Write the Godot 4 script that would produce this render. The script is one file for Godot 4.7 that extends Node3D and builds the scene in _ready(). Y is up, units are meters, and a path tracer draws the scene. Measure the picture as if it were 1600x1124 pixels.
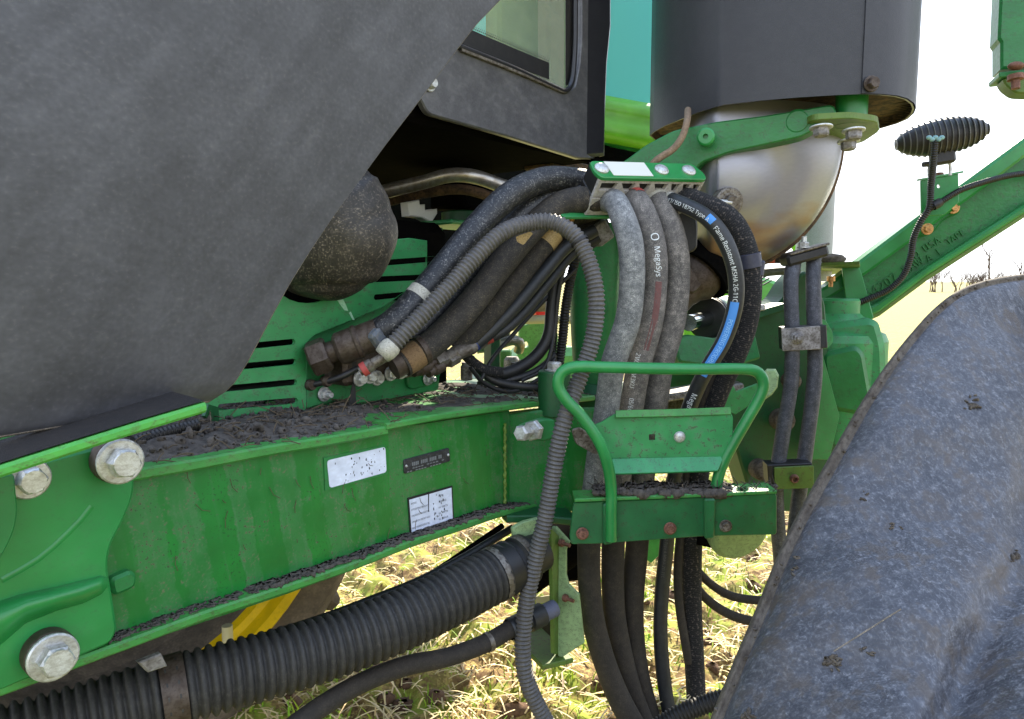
extends Node3D

const F := 1152.3          # focal length of the lens, in the units of a 1600 x 1124 picture
const EYE := Vector3(0, 1.0, 0)
const PITCH := -0.1056
var side_n := Vector3(0.777, 0, 0.63).normalized()   # outward normal of the machine's side
var side: Transform3D                                   # frame on the outer face of the main beam
var M := {}
var nz := {}
var rng := RandomNumberGenerator.new()
var leveled: Array = []

class MB:
	var v := PackedVector3Array()
	var n := PackedVector3Array()
	var u := PackedVector2Array()
	var t := PackedInt32Array()
	func add(p: Vector3, nn: Vector3, uv: Vector2) -> int:
		v.append(p); n.append(nn); u.append(uv)
		return v.size() - 1
	func tri(a: int, b: int, c: int) -> void:
		var g := (v[b] - v[a]).cross(v[c] - v[a])
		if g.dot(n[a] + n[b] + n[c]) > 0.0:
			t.append(a); t.append(c); t.append(b)
		else:
			t.append(a); t.append(b); t.append(c)
	func flat(ps: Array, nn: Vector3, uvs: Array = []) -> void:
		var k0 := v.size()
		for i in ps.size():
			add(ps[i], nn, uvs[i] if uvs.size() else Vector2(ps[i].x + ps[i].z, ps[i].y))
		for i in range(1, ps.size() - 1):
			tri(k0, k0 + i, k0 + i + 1)
	func face(ps: Array, inside: Vector3) -> void:
		var nn: Vector3 = (ps[1] - ps[0]).cross(ps[2] - ps[0])
		if nn.length_squared() < 1e-16 and ps.size() > 3:
			nn = (ps[2] - ps[0]).cross(ps[3] - ps[0])
		nn = nn.normalized()
		if nn.dot(ps[0] - inside) < 0.0:
			nn = -nn
		flat(ps, nn)
	func grid(rows: Array, closed: bool, sgn: float, us: float, vs: PackedFloat32Array) -> void:
		var R := rows.size()
		var C: int = rows[0].size()
		var k0 := v.size()
		var W := C + 1 if closed else C
		for i in R:
			var row: PackedVector3Array = rows[i]
			var up: PackedVector3Array = rows[mini(i + 1, R - 1)]
			var dn: PackedVector3Array = rows[maxi(i - 1, 0)]
			for j in W:
				var jj := j % C
				var a := (jj + 1) % C if closed else mini(jj + 1, C - 1)
				var b := (jj + C - 1) % C if closed else maxi(jj - 1, 0)
				var nn := (row[a] - row[b]).cross(up[jj] - dn[jj])
				if nn.length_squared() < 1e-20:
					nn = Vector3.UP
				add(row[jj], nn.normalized() * sgn, Vector2(us * j / float(W - 1), vs[i]))
		for i in R - 1:
			for j in W - 1:
				var q := k0 + i * W + j
				tri(q, q + 1, q + W); tri(q + 1, q + W + 1, q + W)
	func mesh() -> ArrayMesh:
		var arr := []
		arr.resize(Mesh.ARRAY_MAX)
		arr[Mesh.ARRAY_VERTEX] = v; arr[Mesh.ARRAY_NORMAL] = n; arr[Mesh.ARRAY_TEX_UV] = u; arr[Mesh.ARRAY_INDEX] = t
		var m := ArrayMesh.new()
		m.add_surface_from_arrays(Mesh.PRIMITIVE_TRIANGLES, arr)
		return m

# ---------- picture to place ----------
func ray(px: float, py: float) -> Vector3:
	return Basis(Vector3.RIGHT, PITCH) * Vector3((px - 800.0) / F, -(py - 562.0) / F, -1.0)
func at(px: float, py: float, z: float) -> Vector3:
	var r := ray(px, py)
	return EYE + r * (z / -r.z)
func onh(px: float, py: float, y: float) -> Vector3:
	var r := ray(px, py)
	return EYE + r * ((y - EYE.y) / r.y)
func onv(px: float, py: float, off: float) -> Vector3:
	var r := ray(px, py)
	var t := (-0.990 + off - side_n.dot(EYE)) / side_n.dot(r)
	return EYE + r * t
func fr(px: float, py: float, z: float, yaw: float, pitch := 0.0, roll := 0.0) -> Transform3D:
	return Transform3D(Basis(Vector3.UP, deg_to_rad(yaw)) * Basis(Vector3.RIGHT, deg_to_rad(pitch)) * Basis(Vector3.BACK, deg_to_rad(roll)), at(px, py, z))
func bk(f: Transform3D, d: float) -> Transform3D:
	return f.translated_local(Vector3(0, 0, d))
func vf(off: float) -> Transform3D:
	return Transform3D(side.basis, side.origin + side_n * off)
func on(f: Transform3D, px: float, py: float) -> Vector2:
	var inv := f.affine_inverse()
	var o := inv * EYE
	var d := inv.basis * ray(px, py)
	var t := -o.z / d.z
	return Vector2(o.x + d.x * t, o.y + d.y * t)
func outl(f: Transform3D, a: Array) -> PackedVector2Array:
	var r := PackedVector2Array()
	for q in a:
		r.append(on(f, q[0], q[1]))
	return r
func path(a: Array) -> PackedVector3Array:
	var r := PackedVector3Array()
	for q in a:
		r.append(at(q[0], q[1], q[2]))
	return r
func vpath(a: Array, off: float) -> PackedVector3Array:
	var r := PackedVector3Array()
	for q in a:
		r.append(onv(q[0], q[1], off))
	return r
func axis(p: Vector3, d: Vector3, spin := 0.0) -> Transform3D:
	var z := d.normalized()
	var x := Vector3.UP.cross(z)
	if x.length() < 0.05:
		x = Vector3.RIGHT
	x = x.normalized()
	return Transform3D(Basis(x, z.cross(x), z) * Basis(Vector3.BACK, spin), p)

# ---------- naming ----------
func thing(nm: String, label: String, cat: String, grp := "") -> Node3D:
	var o := Node3D.new()
	o.name = numbered(self, nm)
	add_child(o)
	o.set_meta("label", label); o.set_meta("category", cat)
	if grp != "":
		o.set_meta("group", grp)
	leveled.append(o)
	return o
func numbered(p: Node, nm: String) -> String:
	if not p.has_node(nm):
		return nm
	var k := 1
	while p.has_node("%s_%03d" % [nm, k]):
		k += 1
	return "%s_%03d" % [nm, k]
func put(nm: String, mb: MB, mat: Material, parent: Node, label := "") -> MeshInstance3D:
	var o := MeshInstance3D.new()
	o.mesh = mb.mesh()
	o.material_override = mat
	o.name = numbered(parent, nm)
	parent.add_child(o)
	if label != "":
		o.set_meta("label", label)
	return o
func rebase() -> void:
	for o: Node3D in leveled:
		var box := AABB()
		var first := true
		for c in o.get_children():
			if c is MeshInstance3D:
				var b: AABB = c.transform * c.mesh.get_aabb()
				box = b if first else box.merge(b)
				first = false
		if first:
			continue
		var base := Vector3(box.get_center().x, box.position.y, box.get_center().z)
		o.position = base
		for c in o.get_children():
			c.position -= base

# ---------- shapes ----------
func rc(p: PackedVector2Array, r: float, seg := 4) -> PackedVector2Array:
	var o := PackedVector2Array()
	var k := p.size()
	for i in k:
		var a := p[(i + k - 1) % k]; var b := p[i]; var c := p[(i + 1) % k]
		var d1 := (a - b); var d2 := (c - b)
		var q := minf(r, minf(d1.length(), d2.length()) * 0.45)
		var s := b + d1.normalized() * q
		var e := b + d2.normalized() * q
		for j in seg + 1:
			var t := j / float(seg)
			o.append(s.lerp(b, t).lerp(b.lerp(e, t), t))
	return o
func inset(p: PackedVector2Array, d: float) -> PackedVector2Array:
	var o := PackedVector2Array()
	var k := p.size()
	for i in k:
		var e1 := (p[i] - p[(i + k - 1) % k]).normalized()
		var e2 := (p[(i + 1) % k] - p[i]).normalized()
		var n1 := Vector2(-e1.y, e1.x); var n2 := Vector2(-e2.y, e2.x)
		var m := n1 + n2
		if m.length() < 0.2:
			m = n1
		m = m.normalized()
		o.append(p[i] + m * d / maxf(0.4, m.dot(n1)))
	return o
func ccw(p: PackedVector2Array) -> PackedVector2Array:
	var q := p.duplicate()
	if Geometry2D.is_polygon_clockwise(q):
		q.reverse()
	# is_polygon_clockwise assumes y up; make the area positive
	var a := 0.0
	for i in q.size():
		a += q[i].cross(q[(i + 1) % q.size()])
	if a < 0:
		q.reverse()
	return q
func fill(mb: MB, f: Transform3D, poly: PackedVector2Array, z: float, nz_: float, holes: Array) -> void:
	var pieces: Array = [poly]
	if holes.size():
		var lo := 1e9; var hi := -1e9
		for p in poly:
			lo = minf(lo, p.y); hi = maxf(hi, p.y)
		var cuts: Array = []
		for h in holes:
			var cy := 0.0
			for p in h:
				cy += p.y
			cuts.append(cy / h.size())
		cuts.sort()
		cuts.push_front(lo - 1.0); cuts.append(hi + 1.0)
		pieces = []
		for i in cuts.size() - 1:
			if cuts[i + 1] - cuts[i] < 1e-5:
				continue
			var band := PackedVector2Array([Vector2(-50, cuts[i]), Vector2(50, cuts[i]), Vector2(50, cuts[i + 1]), Vector2(-50, cuts[i + 1])])
			for q in Geometry2D.intersect_polygons(poly, band):
				var left: Array = [q]
				for h in holes:
					var nxt: Array = []
					for w in left:
						for z2 in Geometry2D.clip_polygons(w, h):
							nxt.append(z2)
					left = nxt
				pieces.append_array(left)
	var nn := f.basis * Vector3(0, 0, nz_)
	for q in pieces:
		var ids := Geometry2D.triangulate_polygon(q)
		if ids.is_empty():
			print("no fill ", q.size())
		var k0 := mb.v.size()
		for p in q:
			mb.add(f * Vector3(p.x, p.y, z), nn, p)
		for i in range(0, ids.size(), 3):
			mb.tri(k0 + ids[i], k0 + ids[i + 1], k0 + ids[i + 2])
func wall(mb: MB, f: Transform3D, p: PackedVector2Array, q: PackedVector2Array, z1: float, z2: float, sgn: float) -> void:
	var k := p.size()
	for i in k:
		var j := (i + 1) % k
		var a := f * Vector3(p[i].x, p[i].y, z1); var b := f * Vector3(p[j].x, p[j].y, z1)
		var c := f * Vector3(q[j].x, q[j].y, z2); var d := f * Vector3(q[i].x, q[i].y, z2)
		var e := p[j] - p[i]
		var side2 := f.basis * Vector3(e.y, -e.x, 0).normalized() * sgn
		var nn := (b - a).cross(d - a)
		if nn.length_squared() < 1e-18:
			continue
		nn = nn.normalized()
		if nn.dot(side2) < 0:
			nn = -nn
		mb.flat([a, b, c, d], nn, [p[i], p[j], p[j] + Vector2(0, z2 - z1), p[i] + Vector2(0, z2 - z1)])
func prism(mb: MB, f: Transform3D, poly: PackedVector2Array, thick: float, bevel := 0.0, holes: Array = []) -> void:
	var p := ccw(poly)
	var hs: Array = []
	for h in holes:
		hs.append(ccw(h))
	var pi := inset(p, bevel) if bevel > 0 else p
	while bevel > 0 and Geometry2D.triangulate_polygon(pi).is_empty():
		bevel *= 0.6
		pi = inset(p, bevel)
		if bevel < 0.0003:
			bevel = 0.0
			pi = p
	fill(mb, f, pi, 0.0, 1.0, hs)
	fill(mb, f, p, -thick, -1.0, hs)
	if bevel > 0:
		wall(mb, f, p, pi, -bevel, 0.0, 1.0)
	wall(mb, f, p, p, -bevel, -thick, 1.0)
	for h in hs:
		wall(mb, f, h, h, 0.0, -thick, -1.0)
func box(mb: MB, t: Transform3D, size: Vector3, b: float) -> void:
	var h := size * 0.5
	b = minf(b, minf(h.x, minf(h.y, h.z)) * 0.9)
	var c := t.origin
	for a in 3:
		var e := (a + 1) % 3; var g := (a + 2) % 3
		for s in [-1.0, 1.0]:
			var q: Array = []
			for k in [[-1, -1], [1, -1], [1, 1], [-1, 1]]:
				var p := Vector3.ZERO
				p[a] = s * h[a]; p[e] = k[0] * (h[e] - b); p[g] = k[1] * (h[g] - b)
				q.append(t * p)
			mb.face(q, c)
			for s2 in [-1.0, 1.0]:
				var q2: Array = []
				for k in [[0, -1], [0, 1], [1, 1], [1, -1]]:
					var p := Vector3.ZERO
					p[a] = s * (h[a] - (b if k[0] == 1 else 0.0)); p[e] = s2 * (h[e] - (0.0 if k[0] == 1 else b)); p[g] = k[1] * (h[g] - b)
					q2.append(t * p)
				mb.face(q2, c)
	for sx in [-1.0, 1.0]:
		for sy in [-1.0, 1.0]:
			for sz in [-1.0, 1.0]:
				mb.face([t * Vector3(sx * h.x, sy * (h.y - b), sz * (h.z - b)), t * Vector3(sx * (h.x - b), sy * h.y, sz * (h.z - b)), t * Vector3(sx * (h.x - b), sy * (h.y - b), sz * h.z)], c)
func smooth(p: PackedVector3Array, step: float) -> PackedVector3Array:
	var c := Curve3D.new()
	c.bake_interval = step
	for i in p.size():
		var a := p[maxi(i - 1, 0)]; var b := p[mini(i + 1, p.size() - 1)]
		var tan := (b - a).normalized()
		var l1 := p[i].distance_to(a) / 3.0; var l2 := p[i].distance_to(b) / 3.0
		c.add_point(p[i], -tan * l1, tan * l2)
	var total := c.get_baked_length()
	var k := maxi(2, int(ceil(total / step)))
	var o := PackedVector3Array()
	for i in k + 1:
		o.append(c.sample_baked(total * i / k, true))
	return o
func frames(p: PackedVector3Array) -> Array:
	var o: Array = []
	var t0 := (p[1] - p[0]).normalized()
	var e1 := t0.cross(Vector3(0.13, 0.3, 0.94)).normalized()
	for i in p.size():
		var t := (p[mini(i + 1, p.size() - 1)] - p[maxi(i - 1, 0)]).normalized()
		e1 = (e1 - t * e1.dot(t)).normalized()
		o.append([t, e1, t.cross(e1)])
	return o
func tube(mb: MB, pts: PackedVector3Array, rf: Callable, sides := 16, caps := true) -> void:
	var fs := frames(pts)
	var rows: Array = []
	var vs := PackedFloat32Array()
	var s := 0.0
	for i in pts.size():
		if i > 0:
			s += pts[i].distance_to(pts[i - 1])
		vs.append(s)
		var r: float = rf.call(s)
		var row := PackedVector3Array()
		for j in sides:
			var a := TAU * j / sides
			row.append(pts[i] + (fs[i][1] * cos(a) + fs[i][2] * sin(a)) * r)
		rows.append(row)
	mb.grid(rows, true, 1.0, TAU * rf.call(0.0), vs)
	if caps:
		var k := pts.size() - 1
		var q: Array = []; var w: Array = []
		for j in sides:
			q.append(rows[0][j]); w.append(rows[k][j])
		mb.flat(q, -fs[0][0]); mb.flat(w, fs[k][0])
func pipe(mb: MB, pts: PackedVector3Array, r: float, sides := 16, step := 0.012) -> void:
	var ph := rng.randf() * 9.0
	tube(mb, smooth(pts, step), func(s): return r * (1.0 + 0.012 * sin(s * 31.0 + ph)), sides)
func ribbed(mb: MB, pts: PackedVector3Array, r: float, pitch: float, deep: float, sides := 20, sharp := 2.0) -> void:
	tube(mb, smooth(pts, pitch / 7.0), func(s): return r - deep * pow(absf(sin(PI * s / pitch + 0.3)), sharp), sides)
func lathe(mb: MB, t: Transform3D, prof: Array, sides := 24, soft := false) -> void:
	var facet := sides <= 8
	if soft:
		var rows: Array = []
		var vs := PackedFloat32Array()
		for q in prof:
			var row := PackedVector3Array()
			for j in sides:
				var a := TAU * j / sides
				row.append(t * Vector3(cos(a) * q[0], sin(a) * q[0], q[1]))
			rows.append(row); vs.append(q[1])
		mb.grid(rows, true, 1.0, 0.2, vs)
	else:
		for i in prof.size() - 1:
			var p: Array = prof[i]; var q: Array = prof[i + 1]
			var dr: float = q[0] - p[0]; var dh: float = q[1] - p[1]
			var l := sqrt(dr * dr + dh * dh)
			if l < 1e-7:
				continue
			for j in sides:
				var a := TAU * j / sides; var b := TAU * (j + 1) / sides
				var na := a; var nb := b
				if facet:
					na = (a + b) / 2; nb = na
				var n1 := t.basis * Vector3(cos(na) * dh / l, sin(na) * dh / l, -dr / l)
				var n2 := t.basis * Vector3(cos(nb) * dh / l, sin(nb) * dh / l, -dr / l)
				var k := mb.add(t * Vector3(cos(a) * p[0], sin(a) * p[0], p[1]), n1, Vector2(a * 0.02, p[1]))
				mb.add(t * Vector3(cos(b) * p[0], sin(b) * p[0], p[1]), n2, Vector2(b * 0.02, p[1]))
				mb.add(t * Vector3(cos(b) * q[0], sin(b) * q[0], q[1]), n2, Vector2(b * 0.02, q[1]))
				mb.add(t * Vector3(cos(a) * q[0], sin(a) * q[0], q[1]), n1, Vector2(a * 0.02, q[1]))
				if p[0] > 1e-6:
					mb.tri(k, k + 1, k + 2)
				if q[0] > 1e-6 or p[0] > 1e-6:
					mb.tri(k, k + 2, k + 3)
func sweep(mb: MB, pts: PackedVector3Array, e1: Vector3, e2: Vector3, sec: PackedVector2Array) -> void:
	var k := sec.size()
	for j in k:
		var a := sec[j]; var b := sec[(j + 1) % k]
		var e := b - a
		var nn := (e1 * e.y - e2 * e.x).normalized()
		var k0 := mb.v.size()
		var s := 0.0
		for i in pts.size():
			if i > 0:
				s += pts[i].distance_to(pts[i - 1])
			mb.add(pts[i] + e1 * a.x + e2 * a.y, nn, Vector2(s, a.length()))
			mb.add(pts[i] + e1 * b.x + e2 * b.y, nn, Vector2(s, a.length() + e.length()))
		for i in pts.size() - 1:
			var q := k0 + i * 2
			mb.tri(q, q + 1, q + 2); mb.tri(q + 1, q + 3, q + 2)
	var t0 := (pts[1] - pts[0]).normalized(); var t1 := (pts[-1] - pts[-2]).normalized()
	var c0: Array = []; var c1: Array = []
	for q in sec:
		c0.append(pts[0] + e1 * q.x + e2 * q.y); c1.append(pts[-1] + e1 * q.x + e2 * q.y)
	mb.flat(c0, -t0); mb.flat(c1, t1)
func bar_sec(x0: float, x1: float, y0: float, y1: float, b: float) -> PackedVector2Array:
	return PackedVector2Array([Vector2(x0 + b, y0), Vector2(x1 - b, y0), Vector2(x1, y0 + b), Vector2(x1, y1 - b), Vector2(x1 - b, y1), Vector2(x0 + b, y1), Vector2(x0, y1 - b), Vector2(x0, y0 + b)])
func ball(mb: MB, t: Transform3D, rad: Vector3, rings := 14, sides := 20, nf = null, top := 0.0, bottom := PI) -> void:
	var rows: Array = []
	var vs := PackedFloat32Array()
	for i in rings + 1:
		var a := lerpf(top, bottom, i / float(rings))
		var row := PackedVector3Array()
		for j in sides:
			var b := TAU * j / sides
			var d := Vector3(sin(a) * cos(b), cos(a), -sin(a) * sin(b))
			var k := 1.0
			if nf != null:
				k = nf.call(d)
			row.append(t * (d * rad * k))
		rows.append(row); vs.append(a * rad.y)
	var mid: PackedVector3Array = rows[rings / 2]
	var sg := 1.0
	var nn := (mid[1] - mid[sides - 1]).cross(rows[rings / 2 + 1][0] - rows[rings / 2 - 1][0])
	if nn.dot(mid[0] - t.origin) < 0:
		sg = -1.0
	mb.grid(rows, true, sg, TAU * rad.x, vs)
func hexbolt(parent: Node, t: Transform3D, r: float, h: float, wr: float, wh: float, mat: Material, wmat: Material, stud := 0.0, nm := "bolt") -> void:
	var m := MB.new()
	var spin := t * Transform3D(Basis(Vector3.BACK, rng.randf() * 1.0), Vector3(0, 0, wh))
	lathe(m, spin, [[r, 0], [r, h * 0.82], [r * 0.86, h], [0, h + 0.0001]], 6)
	if stud > 0:
		lathe(m, spin, [[r * 0.5, h], [r * 0.5, h + stud * 0.9], [r * 0.42, h + stud], [0, h + stud]], 12)
	else:
		lathe(m, spin, [[r * 0.84, h * 0.9], [r * 0.8, h * 1.04], [0, h * 1.04]], 18)
	var b := put(nm, m, mat, parent)
	if wr > 0:
		m = MB.new()
		lathe(m, t, [[wr * 0.99, 0], [wr, wh * 0.15], [wr, wh * 0.7], [wr * 0.93, wh], [0, wh]], 28)
		put("washer", m, wmat, b)
func letters(text: String, height: float) -> Array:
	var tm := TextMesh.new()
	var f := SystemFont.new()
	f.font_names = PackedStringArray(["Droid Sans"])
	tm.font = f
	tm.text = text
	tm.font_size = 32
	tm.pixel_size = height / 23.0
	tm.depth = 0.0
	tm.horizontal_alignment = HORIZONTAL_ALIGNMENT_LEFT
	tm.curve_step = 4.0
	return tm.get_mesh_arrays()
func print_flat(nm: String, parent: Node, text: String, t: Transform3D, height: float, mat: Material) -> void:
	var arr := letters(text, height)
	var v: PackedVector3Array = arr[Mesh.ARRAY_VERTEX]
	var ix: PackedInt32Array = arr[Mesh.ARRAY_INDEX]
	var m := MB.new()
	for p in v:
		m.add(t * Vector3(p.x, p.y, 0), t.basis.z, Vector2(p.x, p.y))
	for i in range(0, ix.size(), 3):
		m.tri(ix[i], ix[i + 1], ix[i + 2])
	put(nm, m, mat, parent)
func print_hose(parent: Node, pts0: PackedVector3Array, r: float, text: String, s0: float, off: float, height: float, mat: Material, flip := 1.0) -> void:
	var pts := smooth(pts0, 0.005)
	var fs := frames(pts)
	var arr := letters(text, height)
	var v: PackedVector3Array = arr[Mesh.ARRAY_VERTEX]
	var ix: PackedInt32Array = arr[Mesh.ARRAY_INDEX]
	var x0 := 1e9
	for p in v:
		x0 = minf(x0, p.x)
	var m := MB.new()
	for p in v:
		var s := s0 + (p.x - x0) * flip
		var q := clampf(s / 0.005, 0, pts.size() - 1.01)
		var i := int(q)
		var c := pts[i].lerp(pts[i + 1], q - i)
		var to := (EYE - c).normalized()
		var a := atan2(to.dot(fs[i][2]), to.dot(fs[i][1])) + off - p.y / r * flip
		var d: Vector3 = fs[i][1] * cos(a) + fs[i][2] * sin(a)
		m.add(c + d * (r * 1.014 + 0.0004), d, Vector2(p.x, p.y))
	for i in range(0, ix.size(), 3):
		m.tri(ix[i], ix[i + 1], ix[i + 2])
	put("lettering", m, mat, parent)
func band_on(parent: Node, nm: String, pts0: PackedVector3Array, s0: float, s1: float, r: float, mat: Material, half := PI, off := 0.0, label := "") -> void:
	# a wrapped band, or a stripe when half < PI
	var pts := smooth(pts0, 0.005)
	var fs := frames(pts)
	var rows: Array = []
	var vs := PackedFloat32Array()
	var i0 := int(s0 / 0.005); var i1 := mini(int(s1 / 0.005), pts.size() - 1)
	for i in range(i0, i1 + 1):
		var c := pts[i]
		var to := (EYE - c).normalized()
		var a0 := atan2(to.dot(fs[i][2]), to.dot(fs[i][1])) + off
		var row := PackedVector3Array()
		for j in 17:
			var a := a0 + lerpf(-half, half, j / 16.0)
			row.append(c + (fs[i][1] * cos(a) + fs[i][2] * sin(a)) * r)
		rows.append(row); vs.append(i * 0.005)
	var m := MB.new()
	m.grid(rows, false, 1.0, half * 2 * r, vs)
	put(nm, m, mat, parent, label)

# ---------- materials ----------
func bank(nm: String, type: int, freq: float, oct: int, sd: int) -> void:
	var n := FastNoiseLite.new()
	n.noise_type = type; n.frequency = freq; n.seed = sd
	n.fractal_octaves = oct
	n.fractal_type = FastNoiseLite.FRACTAL_FBM if oct > 1 else FastNoiseLite.FRACTAL_NONE
	if type == FastNoiseLite.TYPE_CELLULAR:
		n.cellular_return_type = FastNoiseLite.RETURN_DISTANCE
	nz[nm] = n.get_seamless_image(512, 512).get_data()
func sm(a: float, b: float, x: float) -> float:
	return smoothstep(a, b, x)
func tex(w: int, h: int, fn: Callable) -> ImageTexture:
	var d := PackedByteArray()
	d.resize(w * h * 3)
	var k := 0
	var st := 2 if w == 256 else 1
	for y in h:
		for x in w:
			var c: Color = fn.call(x, y, (((y * st) & 511) << 9) | ((x * st) & 511))
			d[k] = clampi(int(c.r * 255), 0, 255); d[k + 1] = clampi(int(c.g * 255), 0, 255); d[k + 2] = clampi(int(c.b * 255), 0, 255)
			k += 3
	return ImageTexture.create_from_image(Image.create_from_data(w, h, false, Image.FORMAT_RGB8, d))
func bump(nm: String, strength: float) -> ImageTexture:
	var im := Image.create_from_data(512, 512, false, Image.FORMAT_L8, nz[nm])
	im.convert(Image.FORMAT_RGBA8)
	im.bump_map_to_normal_map(strength)
	return ImageTexture.create_from_image(im)
func mat(nm: String, t: Texture2D, scale: float, rough: float, metal := 0.0, nrm: Texture2D = null, nscale := 1.0, tri := true, tint := Color.WHITE, spec := 0.5) -> StandardMaterial3D:
	var m := StandardMaterial3D.new()
	m.resource_name = nm
	m.albedo_color = tint
	m.albedo_texture = t
	m.roughness = rough; m.metallic = metal; m.metallic_specular = spec
	if nrm:
		m.normal_enabled = true
		m.normal_texture = nrm
		m.normal_scale = nscale
	m.uv1_scale = Vector3(scale, scale, scale)
	if tri:
		m.uv1_triplanar = true
		m.uv1_world_triplanar = true
	M[nm] = m
	return m
func plain(nm: String, c: Color, rough: float, metal := 0.0, nrm: Texture2D = null, nscale := 1.0) -> StandardMaterial3D:
	return mat(nm, null, 4.0, rough, metal, nrm, nscale, nrm != null, c)
func paint_tex(base: Color, dust: Color, amount: float, specks: float, chips: float) -> ImageTexture:
	var A: PackedByteArray = nz.cloud; var B: PackedByteArray = nz.fine; var C: PackedByteArray = nz.grit; var D: PackedByteArray = nz.cell
	return tex(256, 256, func(x, y, i):
		var a := A[i] / 255.0
		var b := B[i] / 255.0
		var g := C[i] / 255.0
		var c := base * (0.88 + 0.24 * a)
		var patch := sm(0.5, 0.85, a * 0.55 + b * 0.5)
		c = c.lerp(dust, clampf(amount * (0.25 + 1.4 * patch) * (0.35 + 0.9 * g), 0, 0.9))
		var sp := sm(0.66, 0.78, g) * sm(0.4, 0.62, b)
		c = c.lerp(dust * 0.5, sp * specks)
		var ch := sm(0.70, 0.74, b) * sm(0.45, 0.5, g)
		return c.lerp(Color(0.25, 0.17, 0.12), ch * chips))
func rubber_tex(base: Color, dust: Color, amount: float, fleck: float) -> ImageTexture:
	var A: PackedByteArray = nz.cloud; var B: PackedByteArray = nz.fine; var C: PackedByteArray = nz.grit; var D: PackedByteArray = nz.ridge
	return tex(256, 256, func(x, y, i):
		var a := A[i] / 255.0
		var b := B[i] / 255.0
		var g := C[i] / 255.0
		var r := D[i] / 255.0
		var c := base * (0.8 + 0.4 * b)
		c = c.lerp(dust, clampf(amount * (0.6 + 0.55 * sm(0.3, 0.8, a)) * (0.1 + 1.5 * g * (0.5 + b)), 0, 0.95))
		var f := sm(0.80, 0.92, r) * sm(0.35, 0.7, b)
		c = c.lerp(dust * 1.25, f * fleck)
		return c.lerp(dust * 1.4, sm(0.74, 0.82, g) * fleck * 0.9))
func metal_tex(base: Color, stain: Color, amount: float) -> ImageTexture:
	var A: PackedByteArray = nz.cloud; var B: PackedByteArray = nz.fine; var C: PackedByteArray = nz.grit
	return tex(256, 256, func(x, y, i):
		var a := A[i] / 255.0
		var b := B[i] / 255.0
		var g := C[i] / 255.0
		return (base * (0.86 + 0.25 * g)).lerp(stain, clampf(amount * (sm(0.35, 0.75, a) * 0.7 + sm(0.5, 0.75, b) * 0.7), 0, 0.95)))

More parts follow.
